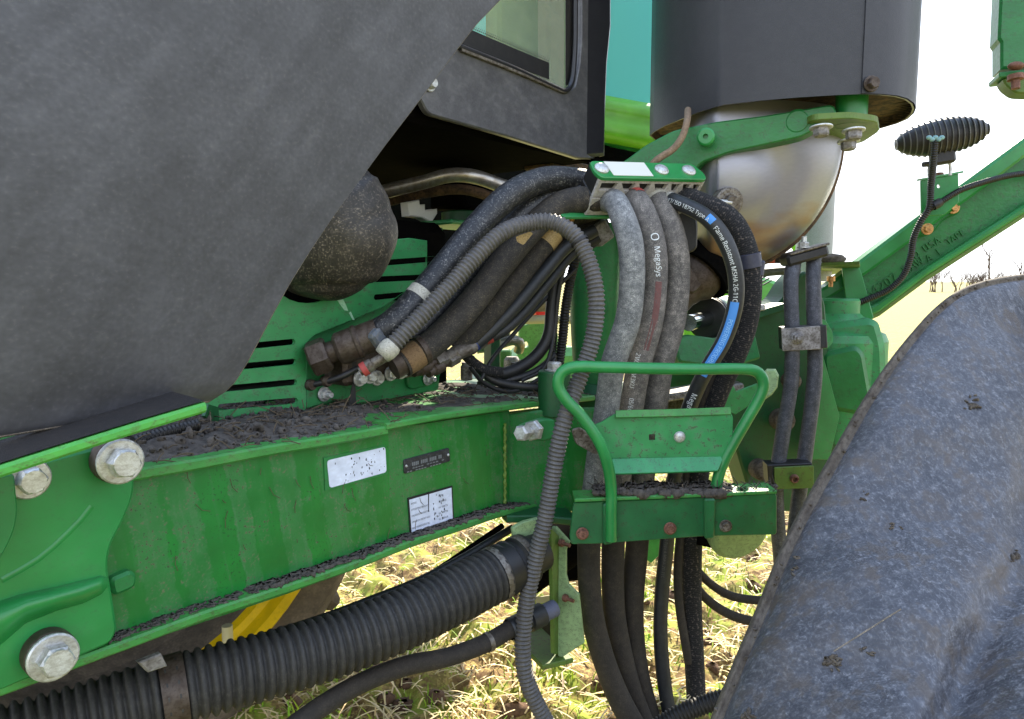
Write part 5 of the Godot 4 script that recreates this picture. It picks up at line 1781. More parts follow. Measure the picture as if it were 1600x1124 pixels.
	put("band", m, mat("clip_blue", metal_tex(Color(0.17, 0.18, 0.25), Color(0.25, 0.25, 0.3), 0.5), 6.0, 0.5), t)
	m = MB.new()
	box(m, Transform3D(Basis(Vector3.BACK, -0.1), at(1187, 420, 1.60)), Vector3(0.018, 0.036, 0.02), 0.004)
	put("lug", m, M.clip_blue, t)
	# black rubber pad behind hoses, by the muffler
	t = thing("rubber_pad", "black rubber stop hanging between the hoses and the muffler", "pad")
	m = MB.new()
	var f := fr(1078, 370, 1.70, 0)
	prism(m, f, rc(outl(f, [[1056, 330], [1085, 330], [1091, 350], [1090, 388], [1080, 396], [1060, 390]]), 0.012), 0.02, 0.004)
	put("pad", m, M.black_plastic, t)
	g = "black hoses swinging right below the guard channel"
	hose("drop_hose", "upper of two black hoses swinging right towards the big tyre", path([[1070, 868, 1.76], [1096, 899, 1.76], [1119, 919, 1.76], [1144, 932, 1.75], [1180, 938, 1.74], [1230, 940, 1.73]]), 0.0105, M.hose_brown, g)
	hose("drop_hose", "lower of two black hoses swinging right towards the big tyre", path([[1070, 895, 1.74], [1096, 928, 1.74], [1119, 948, 1.74], [1144, 962, 1.73], [1170, 970, 1.72], [1230, 980, 1.7]]), 0.0115, M.hose_brown, g)
	t = thing("ground_conduit", "short ribbed black conduit rising from the lower edge beside the tyre", "conduit")
	m = MB.new()
	ribbed(m, path([[1010, 1150, 1.5], [1060, 1118, 1.5], [1110, 1098, 1.5], [1160, 1085, 1.5]]), 0.021, 0.008, 0.003, 20)
	put("conduit", m, M.conduit_dark, t)

# ---------- guard rail and channel ----------
func guard_rail() -> void:
	var t := thing("guard_rail", "bent green tubular guard rail wrapped in front of the hanging hoses", "rail")
	var m := MB.new()
	pipe(m, path([[955, 845, 1.40], [955, 800, 1.40], [955, 765, 1.40], [950, 728, 1.39], [936, 690, 1.385], [908, 650, 1.385], [882, 622, 1.385], [872, 602, 1.385], [877, 583, 1.385], [896, 574, 1.385], [940, 574, 1.39], [1020, 576, 1.405], [1100, 577, 1.42], [1165, 577, 1.435], [1184, 582, 1.44], [1193, 597, 1.44], [1189, 617, 1.44], [1168, 655, 1.44], [1146, 693, 1.44], [1128, 728, 1.44], [1119, 762, 1.44], [1116, 800, 1.44], [1114, 835, 1.44]]), 0.0112, 22, 0.008)
	put("tube", m, M.green_clean, t)
	# pressed plate held by it
	t = thing("guard_plate", "folded green guard plate with square hole between the rail's legs", "plate")
	var f := fr(1040, 680, 1.44, -2)
	m = MB.new()
	var sq := PackedVector2Array()
	for q in [[1014, 679], [1024, 678.5], [1024, 688], [1014, 688.5]]:
		sq.append(on(f, q[0], q[1]))
	prism(m, f, rc(outl(f, [[928, 664], [940, 660], [952, 652], [966, 645], [1140, 642], [1146, 652], [1144, 700], [1130, 716], [948, 718], [938, 690]]), 0.006), 0.005, 0.001, [sq])
	put("face", m, M.green_dusty, t)
	m = MB.new()
	sweep(m, path([[962, 644, 1.437], [1050, 642, 1.438], [1141, 639, 1.44]]), Vector3(0, 0.35, 0.94).normalized(), Vector3(0, 0.94, -0.35), bar_sec(-0.004, 0.003, -0.012, 0.003, 0.001))
	put("top_lip", m, M.flange, t)
	m = MB.new()
	var fl := fr(1040, 716, 1.437, -2, -38)
	prism(m, fl, rc(outl(fl, [[946, 717], [1132, 713], [1122, 736], [958, 741]]), 0.004), 0.005, 0.001)
	put("lower_flange", m, mat("green_sky", paint_tex(Color(0.18, 0.55, 0.32), Color(0.35, 0.42, 0.36), 0.25, 0.6, 0.3), 4.0, 0.4), t)
	m = MB.new()
	lathe(m, axis(at(1062, 683, 1.438), f.basis.z), [[0.0115, 0], [0.0115, 0.001], [0.009, 0.004], [0.004, 0.0055], [0, 0.0058]], 22)
	put("carriage_bolt", m, M.zinc, t)
	m = MB.new()
	var ft := fr(915, 690, 1.47, 10)
	prism(m, ft, rc(outl(ft, [[893, 672], [906, 668], [938, 688], [942, 708], [928, 710], [900, 694]]), 0.006), 0.006, 0.001)
	put("side_tab", m, M.steel_dirty, t)
	# channel underneath
	t = thing("guard_channel", "horizontal green channel with three rusty bolts below the guard plate", "channel")
	f = fr(1040, 810, 1.415, -1)
	m = MB.new()
	prism(m, f, rc(outl(f, [[896, 786], [1214, 772], [1214, 836], [1105, 838], [940, 850], [892, 851], [890, 838]]), 0.006), 0.007, 0.0015)
	put("face", m, M.green_mid, t)
	m = MB.new()
	sweep(m, path([[898, 780, 1.408], [1050, 774, 1.408], [1214, 767, 1.41]]), Vector3(0, 0, 1), Vector3.UP, bar_sec(-0.06, 0.0, -0.007, 0.0, 0.0015))
	put("top_flange", m, M.flange, t)
	for q in [[951, 788, 851], [1110, 780, 842]]:
		m = MB.new()
		var fx := fr(q[0], 815, 1.402, -1)
		prism(m, fx, rc(outl(fx, [[q[0] - 9, q[1]], [q[0] + 9, q[1]], [q[0] + 7, q[2]], [q[0] - 8, q[2] + 2]]), 0.006), 0.013, 0.003)
		put("rail_foot", m, M.green_mid, t)
	for q in [[910, 834, M.rust_bolt], [1047, 826, M.rust_bolt], [1134, 822, M.steel_dirty]]:
		hexbolt(t, axis(at(q[0], q[1], 1.413), Vector3(0.0, 0.05, 1)), 0.0095, 0.008, 0.0125, 0.002, q[2], q[2])
	# pivot pin seen under the channel
	t = thing("pivot_casting", "pale green round pivot casting peeking out below the channel", "casting")
	m = MB.new()
	lathe(m, axis(at(1160, 838, 1.62), Vector3(0.25, -0.35, 1)), [[0.0, -0.05], [0.072, -0.05], [0.072, -0.012], [0.066, -0.004], [0.058, 0.0], [0.0, 0.002]], 36)
	put("disc", m, M.green_pale, t)
	m = MB.new()
	pipe(m, path([[1090, 842, 1.66], [1120, 848, 1.65], [1150, 846, 1.64]]), 0.014, 12)
	put("dark_neck", m, M.black, t)
	# light green tab seen between hoses below
	t = thing("green_tab", "small light green tab hanging between the thick hoses and the lettered hose", "bracket")
	m = MB.new()
	f = fr(1022, 860, 1.9, 0)
	prism(m, f, outl(f, [[1005, 830], [1036, 830], [1030, 868], [1018, 880], [1005, 872]]), 0.008, 0.001)
	put("plate", m, mat("tab_green", paint_tex(Color(0.30, 0.68, 0.33), Color(0.4, 0.6, 0.4), 0.2, 0.3, 0), 4.0, 0.5), t)
	# pivot nut on green boss at left
	t = thing("pivot_boss", "dark green cylinder topped by a bright hexagon bolt behind the rail's left bend", "pivot")
	m = MB.new()
	lathe(m, Transform3D(Basis(Vector3.RIGHT, -PI / 2), at(866, 640, 1.62)), [[0.036, -0.01], [0.036, 0.084], [0.034, 0.087], [0, 0.087]], 30)
	put("boss", m, M.green_dark, t)
	hexbolt(t, Transform3D(Basis(Vector3.RIGHT, -PI / 2), at(866, 640, 1.62) + Vector3.UP * 0.087), 0.016, 0.016, 0.02, 0.003, M.zinc, M.zinc)

# ---------- rear frame ----------
func rear_frame() -> void:
	var t := thing("green_column", "smooth round green cast column standing behind the hanging hoses", "column")
	var m := MB.new()
	var rows: Array = []
	var vs := PackedFloat32Array()
	for i in 17:
		var v := i / 16.0
		var py := lerpf(350, 640, v)
		var l := 892.0 + 10.0 * v - 6.0 * sin(PI * v); var r := 972.0 - 14.0 * v
		var a := at(l, py, 1.92); var b := at(r, py, 1.92)
		var c := (a + b) * 0.5
		var row := PackedVector3Array()
		for j in 32:
			var w := TAU * j / 32
			row.append(c + Vector3(cos(w), 0, sin(w) * 0.8) * a.distance_to(b) * 0.5)
		rows.append(row); vs.append(v * 0.5)
	m.grid(rows, true, 1.0, 0.5, vs)
	if m.n[8].dot(m.v[8] - at(932, 350, 1.92)) < 0:
		m = MB.new()
		m.grid(rows, true, -1.0, 0.5, vs)
	put("casting", m, M.green_cast, t)
	m = MB.new()
	lathe(m, Transform3D(Basis(Vector3.RIGHT, -PI / 2), at(932, 626, 1.92)), [[0.10, -0.02], [0.10, 0.02], [0.07, 0.05], [0, 0.05]], 30)
	put("foot", m, M.green_dark, t)
	# sunlit machinery seen through the gap
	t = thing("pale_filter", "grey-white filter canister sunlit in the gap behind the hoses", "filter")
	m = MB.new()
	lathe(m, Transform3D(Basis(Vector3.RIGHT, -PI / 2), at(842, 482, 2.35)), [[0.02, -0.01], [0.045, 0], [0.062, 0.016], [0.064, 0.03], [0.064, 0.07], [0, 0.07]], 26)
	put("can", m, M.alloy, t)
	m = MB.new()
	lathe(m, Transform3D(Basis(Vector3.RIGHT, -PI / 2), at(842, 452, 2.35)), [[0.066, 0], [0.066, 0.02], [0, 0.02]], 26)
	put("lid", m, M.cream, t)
	t = thing("red_cap", "small red cap beside the pale filter", "cap")
	m = MB.new()
	lathe(m, axis(at(846, 488, 2.42), Vector3(0.3, 0.1, 1)), [[0.02, -0.03], [0.02, 0], [0.014, 0.006], [0, 0.006]], 18)
	put("cap", m, M.red_plastic, t)
	t = thing("cream_pipe", "cream pipe with grey collar crossing the sunlit gap", "pipe")
	m = MB.new()
	pipe(m, path([[740, 512, 2.25], [790, 502, 2.3], [870, 499, 2.35], [900, 500, 2.36]]), 0.014, 14)
	put("pipe", m, M.cream, t)
	m = MB.new()
	lathe(m, axis(at(808, 502, 2.31), Vector3(1, 0.02, -0.1)), [[0.017, 0], [0.019, 0.002], [0.019, 0.016], [0.017, 0.018]], 18)
	put("collar", m, M.steel_dirty, t)
	m = MB.new()
	ball(m, Transform3D(Basis(), at(790, 506, 2.28)), Vector3(0.05, 0.025, 0.04), 10, 14)
	put("elbow", m, M.cream, t)
	t = thing("silver_elbow", "bent silver pipe elbow in the sunlit gap", "pipe")
	m = MB.new()
	pipe(m, path([[745, 545, 2.2], [775, 540, 2.2], [800, 532, 2.2], [812, 536, 2.2], [810, 548, 2.22]]), 0.016, 14)
	put("pipe", m, M.steel_pipe, t)
	m = MB.new()
	lathe(m, axis(at(776, 522, 2.22), Vector3(1, 0, 0.1)), [[0, 0], [0.018, 0], [0.018, 0.04], [0, 0.04]], 6)
	put("nut", m, M.steel_pipe, t)
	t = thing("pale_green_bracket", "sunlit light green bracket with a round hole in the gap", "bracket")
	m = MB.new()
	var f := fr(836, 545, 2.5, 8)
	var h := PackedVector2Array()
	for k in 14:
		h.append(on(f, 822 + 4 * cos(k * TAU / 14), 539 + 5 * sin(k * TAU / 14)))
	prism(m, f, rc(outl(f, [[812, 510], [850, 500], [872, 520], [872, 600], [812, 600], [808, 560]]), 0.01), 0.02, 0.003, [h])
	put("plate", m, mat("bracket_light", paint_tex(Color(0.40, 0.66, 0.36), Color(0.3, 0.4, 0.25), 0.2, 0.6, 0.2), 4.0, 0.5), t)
	m = MB.new()
	box(m, Transform3D(Basis(), at(778, 575, 2.4)), Vector3(0.09, 0.12, 0.05), 0.006)
	put("leg", m, M.bracket_light, t)
	m = MB.new()
	lathe(m, Transform3D(Basis(Vector3.RIGHT, -PI / 2), at(800, 572, 2.35)), [[0.028, -0.02], [0.026, 0.02], [0.018, 0.03], [0, 0.03]], 16)
	put("grey_fitting", m, M.alloy, t)
	t = thing("axle_housing", "light green housing filling the lower part of the sunlit gap", "housing")
	m = MB.new()
	box(m, Transform3D(Basis(Vector3.UP, 0.3), at(850, 575, 2.75)), Vector3(0.26, 0.16, 0.16), 0.03)
	put("body", m, M.bracket_light, t)
	m = MB.new()
	box(m, Transform3D(Basis(Vector3.UP, 0.3), at(785, 600, 2.65)), Vector3(0.24, 0.10, 0.16), 0.02)
	put("lower_body", m, M.green_mid, t)
	m = MB.new()
	lathe(m, axis(at(842, 510, 2.7), Vector3(0.2, 0.1, 1)), [[0.05, -0.06], [0.05, 0.0], [0.04, 0.01], [0.02, 0.01], [0.02, 0.03], [0, 0.03]], 20)
	put("hub", m, M.green_mid, t)
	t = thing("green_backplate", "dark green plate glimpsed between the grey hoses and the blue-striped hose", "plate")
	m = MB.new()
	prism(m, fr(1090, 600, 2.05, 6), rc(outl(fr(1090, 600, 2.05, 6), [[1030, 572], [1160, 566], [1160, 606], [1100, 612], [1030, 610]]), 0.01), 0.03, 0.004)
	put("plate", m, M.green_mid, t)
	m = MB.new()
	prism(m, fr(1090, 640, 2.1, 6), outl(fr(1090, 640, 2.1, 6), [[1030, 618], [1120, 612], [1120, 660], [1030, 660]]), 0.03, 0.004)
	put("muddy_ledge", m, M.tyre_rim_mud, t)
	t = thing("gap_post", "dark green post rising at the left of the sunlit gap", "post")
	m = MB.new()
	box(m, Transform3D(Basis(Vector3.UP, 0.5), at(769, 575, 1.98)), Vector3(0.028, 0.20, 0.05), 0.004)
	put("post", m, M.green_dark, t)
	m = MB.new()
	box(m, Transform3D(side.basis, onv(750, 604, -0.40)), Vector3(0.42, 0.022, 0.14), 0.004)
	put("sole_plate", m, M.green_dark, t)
	for k in 2:
		m = MB.new()
		lathe(m, Transform3D(Basis(Vector3.RIGHT, -PI / 2), at([729, 805][k], 594, 1.84)), [[0.014, 0], [0.015, 0.005], [0.015, 0.035], [0.012, 0.038], [0.012, 0.045], [0, 0.045]], 16)
		put("grease_fitting", m, M.steel_dirty, t)
	# the far side of the machine: lime bonnet with louvres, tank, cylinder
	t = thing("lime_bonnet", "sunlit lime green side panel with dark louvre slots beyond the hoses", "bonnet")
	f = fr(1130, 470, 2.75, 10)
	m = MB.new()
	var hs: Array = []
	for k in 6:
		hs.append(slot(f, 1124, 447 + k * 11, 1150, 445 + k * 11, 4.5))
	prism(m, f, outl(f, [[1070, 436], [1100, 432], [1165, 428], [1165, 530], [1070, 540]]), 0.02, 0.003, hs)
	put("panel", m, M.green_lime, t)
	m = MB.new()
	box(m, f * Transform3D(Basis(), Vector3(0.0, -0.02, -0.08)), Vector3(0.2, 0.2, 0.1), 0.01)
	put("dark_backing", m, M.black, t)
	t = thing("pale_green_tank", "pale green rounded cover right of the sleeved hose", "cover")
	m = MB.new()
	f = fr(1210, 470, 2.7, -10)
	prism(m, f, rc(outl(f, [[1178, 430], [1206, 437], [1232, 448], [1240, 500], [1178, 520]]), 0.03), 0.16, 0.012)
	put("cover", m, mat("cover_green", paint_tex(Color(0.44, 0.74, 0.38), Color(0.55, 0.72, 0.5), 0.15, 0.1, 0), 3.0, 0.4), t)
	m = MB.new()
	for k in 4:
		box(m, Transform3D(Basis(Vector3.BACK, 0.5), at(1190 + k * 3, 430 + k * 4, 2.62)), Vector3(0.035, 0.004, 0.01), 0.001)
	put("grille", m, M.black_plastic, t)
	t = thing("lime_hoop", "thin lime green hoop curving behind the muffler's lower right", "hoop")
	m = MB.new()
	pipe(m, path([[1232, 372, 3.2], [1242, 386, 3.2], [1252, 404, 3.2], [1262, 440, 3.2]]), 0.014, 10)
	put("hoop", m, M.green_lime, t)
	t = thing("hydraulic_cylinder", "black-ended hydraulic cylinder with bright chrome rod", "cylinder")
	var ax := axis(at(1105, 498, 2.0), Vector3(-0.55, -0.04, 0.83))
	m = MB.new()
	lathe(m, ax, [[0.052, -0.26], [0.052, -0.02], [0.049, -0.016]], 34)
	put("barrel", m, mat("barrel_pale", paint_tex(Color(0.55, 0.70, 0.52), Color(0.4, 0.5, 0.4), 0.2, 0.2, 0), 4.0, 0.3), t)
	m = MB.new()
	lathe(m, ax, [[0.049, -0.03], [0.058, -0.028], [0.058, -0.012], [0.055, -0.01], [0.057, -0.006], [0.057, 0.002], [0.048, 0.004], [0, 0.005]], 34)
	put("gland", m, M.black_plastic, t)
	m = MB.new()
	lathe(m, ax, [[0.021, 0.0], [0.021, 0.14], [0, 0.14]], 22)
	put("rod", m, plain("chrome", Color(0.75, 0.78, 0.78), 0.12, 1.0), t)
	t = thing("hydraulic_elbow", "rusty pale elbow fitting above the black-ended cylinder", "fitting")
	m = MB.new()
	pipe(m, path([[1138, 438, 2.1], [1124, 444, 2.09], [1113, 452, 2.08], [1112, 466, 2.08], [1116, 484, 2.08]]), 0.015, 12)
	put("elbow", m, M.brass, t)
	m = MB.new()
	lathe(m, axis(at(1122, 445, 2.09), Vector3(1, 0.4, 0)), [[0.019, 0], [0.019, 0.012], [0, 0.012]], 6)
	put("nut", m, M.alloy, t)
	m = MB.new()
	lathe(m, axis(at(1118, 474, 2.08), Vector3(0.1, -1, 0)), [[0.02, 0], [0.024, 0.01], [0.024, 0.045], [0, 0.045]], 16)
	put("port", m, M.green_pale, t)
	t = thing("brown_bracket", "brown dirt-coated bracket lobe below the muffler's inlet", "bracket")
	m = MB.new()
	f = fr(1082, 450, 1.86, 10)
	prism(m, f, rc(outl(f, [[1066, 405], [1078, 412], [1086, 424], [1102, 434], [1098, 448], [1086, 460], [1064, 456]]), 0.02), 0.03, 0.006)
	put("lobe", m, M.fitting, t)
	# green castings
	t = thing("green_cross_casting", "deep green wedge-shaped casting behind the blue-striped hose", "casting")
	m = MB.new()
	f = fr(1110, 560, 1.86, 14, -14)
	prism(m, f, rc(outl(f, [[1052, 528], [1074, 522], [1115, 528], [1180, 518], [1190, 560], [1140, 576], [1062, 566]]), 0.008), 0.12, 0.008)
	put("casting", m, M.green_cast, t)
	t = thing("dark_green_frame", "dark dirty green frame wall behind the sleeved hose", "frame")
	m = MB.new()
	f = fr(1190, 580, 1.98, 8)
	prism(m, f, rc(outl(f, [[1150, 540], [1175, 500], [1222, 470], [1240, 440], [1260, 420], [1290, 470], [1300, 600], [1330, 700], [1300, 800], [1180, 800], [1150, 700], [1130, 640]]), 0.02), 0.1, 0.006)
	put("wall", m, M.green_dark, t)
	m = MB.new()
	sweep(m, path([[1172, 492, 1.93], [1200, 482, 1.93], [1228, 474, 1.93]]), Vector3(0, 0, 1), Vector3.UP, bar_sec(-0.1, 0.0, -0.02, 0.0, 0.003))
	put("ledge", m, M.green_dark, t)
	m = MB.new()
	box(m, Transform3D(Basis(), at(1188, 481, 1.93)), Vector3(0.022, 0.016, 0.02), 0.003)
	put("nut", m, M.zinc, t)
	for q in [[1226, 658, 0.028], [1192, 736, 0.026], [1240, 596, 0.02]]:
		m = MB.new()
		lathe(m, axis(at(q[0], q[1], 1.93), f.basis.z), [[q[2] * 1.05, -0.03], [q[2] * 1.05, 0.0], [q[2], 0.006], [q[2] * 0.6, 0.010], [0, 0.010]], 22)
		put("mud_caked_bolt", m, M.tyre_rim_mud, t)
	t = thing("torn_bracket", "light green bent bracket with ragged muddy edges, right of the rail", "bracket")
	m = MB.new()
	f = fr(1150, 630, 1.72, 10)
	prism(m, f, outl(f, [[1138, 600], [1143, 598], [1150, 610], [1152, 612], [1184, 600], [1188, 622], [1150, 648], [1128, 640]]), 0.008, 0.001)
	put("plate", m, M.green_dusty, t)
	m = MB.new()
	f = fr(1205, 600, 1.60, -20)
	prism(m, f, outl(f, [[1194, 582], [1198, 578], [1212, 578], [1217, 588], [1215, 606], [1206, 618], [1194, 626], [1190, 612]]), 0.02, 0.003)
	put("ear", m, M.green_pale, t)
	m = MB.new()
	box(m, Transform3D(Basis(Vector3.BACK, 0.15), at(1090, 610, 1.95)), Vector3(0.22, 0.02, 0.1), 0.004)
	put("bright_shelf", m, M.alloy, t)
	t = thing("rear_casting", "big teal-green rear casting with stepped cap beside the tyre", "casting")
	m = MB.new()
	lathe(m, Transform3D(Basis(Vector3.RIGHT, -PI / 2), at(1300, 520, 2.15)), [[0.150, -0.3], [0.150, -0.02], [0.142, 0.0], [0.11, 0.012], [0.085, 0.045], [0.072, 0.058], [0.072, 0.094], [0.067, 0.100], [0, 0.101]], 44)
	put("drum", m, M.green_dusty, t)
	m = MB.new()
	f = fr(1345, 560, 2.02, -18)
	prism(m, f, rc(outl(f, [[1270, 510], [1300, 505], [1362, 498], [1374, 504], [1384, 540], [1386, 600], [1370, 700], [1300, 720], [1268, 640]]), 0.02), 0.2, 0.016)
	put("body", m, M.green_dusty, t)
	m = MB.new()
	f = fr(1320, 590, 1.99, -10)
	prism(m, f, rc(outl(f, [[1284, 552], [1340, 540], [1352, 552], [1364, 620], [1350, 650], [1290, 640]]), 0.02), 0.04, 0.012)
	put("recess_pad", m, M.green_cast, t)
	m = MB.new()
	f = fr(1285, 540, 1.93, 10)
	prism(m, f, rc(outl(f, [[1278, 498], [1290, 500], [1302, 520], [1302, 536], [1292, 546], [1274, 540]]), 0.008), 0.006, 0.001)
	put("hose_tab", m, M.green_dusty, t)
	m = MB.new()
	prism(m, bk(f, -0.01), outl(f, [[1272, 550], [1288, 548], [1316, 652], [1300, 720], [1262, 720]]), 0.006, 0.0015)
	put("gusset", m, M.green, t)
	t = thing("step_bracket", "green angle bracket with bright edge behind the pair of clamped hoses", "bracket")
	f = fr(1340, 450, 2.2, -14)
	m = MB.new()
	prism(m, f, rc(outl(f, [[1316, 418], [1342, 414], [1347, 428], [1366, 498], [1326, 504]]), 0.006), 0.01, 0.002)
	put("upright", m, M.green_clean, t)
	m = MB.new()
	var fh := Transform3D(Basis(Vector3.RIGHT, PI / 2), Vector3(0, at(1310, 418, 2.15).y, 0))
	prism(m, fh, outl(fh, [[1262, 424], [1280, 415], [1343, 413], [1344, 418], [1318, 425], [1300, 430], [1262, 438]]), 0.007, 0.001)
	put("shelf", m, M.green_olive, t)
	m = MB.new()
	ball(m, Transform3D(Basis(), at(1302, 405, 2.1)), Vector3(0.035, 0.014, 0.02), 10, 12, func(d): return 0.8 + 0.3 * absf(sin(d.x * 9 + d.y * 8)))
	put("mud_lump", m, M.tyre_rim_mud, t)
	m = MB.new()
	lathe(m, axis(at(1299, 432, 2.12), Vector3(0, -1, 0)), [[0.012, 0], [0.012, 0.014], [0.006, 0.015], [0.006, 0.03], [0, 0.03]], 12)
	put("wing_nut", m, M.brass, t)

func twin_hoses() -> void:
	var g := "pair of hoses clamped upright left of the tyre"
	var a := path([[1243, 400, 1.87], [1236, 440, 1.84], [1238, 520, 1.82], [1236, 600, 1.81], [1223, 680, 1.80], [1213, 760, 1.79], [1220, 880, 1.8]])
	hose("clamped_hose", "left hose of the upright clamped pair", a, 0.0180, M.hose_dark, g)
	var b := path([[1272, 392, 1.88], [1271, 440, 1.85], [1273, 520, 1.83], [1273, 590, 1.82], [1261, 690, 1.81], [1248, 780, 1.80], [1240, 850, 1.81]])
	hose("clamped_hose", "right hose of the upright clamped pair", b, 0.0183, M.hose_dark, g)
	var t := thing("hose_saddle", "topmost steel saddle clamp with stud and nut on the hose pair", "clamp", "clamps on the upright hose pair")
	var m := MB.new()
	box(m, Transform3D(Basis(Vector3.BACK, 0.27), at(1256, 400, 1.86)), Vector3(0.105, 0.028, 0.06), 0.006)
	put("plastic_body", m, M.black_plastic, t)
	m = MB.new()
	box(m, Transform3D(Basis(Vector3.BACK, 0.27), at(1258, 390, 1.86)), Vector3(0.100, 0.006, 0.066), 0.002)
	put("cover_plate", m, M.steel_dirty, t)
	hexbolt(t, Transform3D(Basis(Vector3.RIGHT, -PI / 2), at(1256, 388, 1.85)), 0.013, 0.012, 0.016, 0.003, M.zinc, M.zinc, 0.014)
	t = thing("hose_saddle", "middle silver clamp plate with muddy bolt on the hose pair", "clamp", "clamps on the upright hose pair")
	m = MB.new()
	var f := fr(1255, 528, 1.79, -6)
	prism(m, f, rc(outl(f, [[1221, 514], [1282, 509], [1283, 546], [1223, 549]]), 0.003), 0.005, 0.001)
	put("plate", m, M.alloy, t)
	m = MB.new()
	prism(m, bk(f, -0.006), rc(outl(bk(f, -0.006), [[1223, 512], [1292, 508], [1294, 544], [1225, 548]]), 0.003), 0.045, 0.002)
	put("plastic_body", m, M.hose_new, t)
	hexbolt(t, axis(at(1246, 528, 1.785), f.basis.z), 0.012, 0.010, 0.015, 0.003, M.alloy, M.alloy, 0.008)
	t = thing("hose_saddle", "lowest olive green clamp plate with hollow nut, next to the tyre", "clamp", "clamps on the upright hose pair")
	m = MB.new()
	f = fr(1240, 748, 1.75, -6)
	prism(m, f, rc(outl(f, [[1210, 731], [1272, 728], [1272, 763], [1211, 765]]), 0.003), 0.006, 0.001)
	put("plate", m, M.green_olive, t)
	m = MB.new()
	prism(m, bk(f, -0.007), rc(outl(bk(f, -0.007), [[1199, 727], [1270, 724], [1270, 762], [1202, 766]]), 0.003), 0.05, 0.003)
	put("plastic_body", m, M.black_plastic, t)
	m = MB.new()
	lathe(m, axis(at(1241, 748, 1.748), f.basis.z), [[0.011, 0], [0.011, 0.004], [0.0085, 0.012], [0.0055, 0.012], [0.0055, 0.004], [0, 0.004]], 16)
	put("hollow_nut", m, M.rust_bolt, t)
	# horizontal pair coming out of the sleeve
	t = thing("crossing_hose", "horizontal grey hose with a pink band left of the upper saddle", "hose")
	m = MB.new()
	pipe(m, path([[1180, 406, 2.0], [1210, 405, 1.99], [1250, 406, 1.98]]), 0.0115, 14)
	put("tube", m, M.hose_brown, t)
	band_on(t, "pink_band", path([[1180, 406, 2.0], [1210, 405, 1.99], [1250, 406, 1.98]]), 0.025, 0.052, 0.0121, M.paint_pink)
	t = thing("crossing_hose", "plain horizontal grey-green hose just below the pink-banded one", "hose")
	m = MB.new()
	pipe(m, path([[1180, 428, 2.0], [1210, 425, 1.99], [1250, 422, 1.98]]), 0.0105, 14)
	put("tube", m, mat("hose_olive", rubber_tex(Color(0.28, 0.31, 0.24), Color(0.5, 0.5, 0.42), 0.3, 0.2), 5.0, 0.7), t)

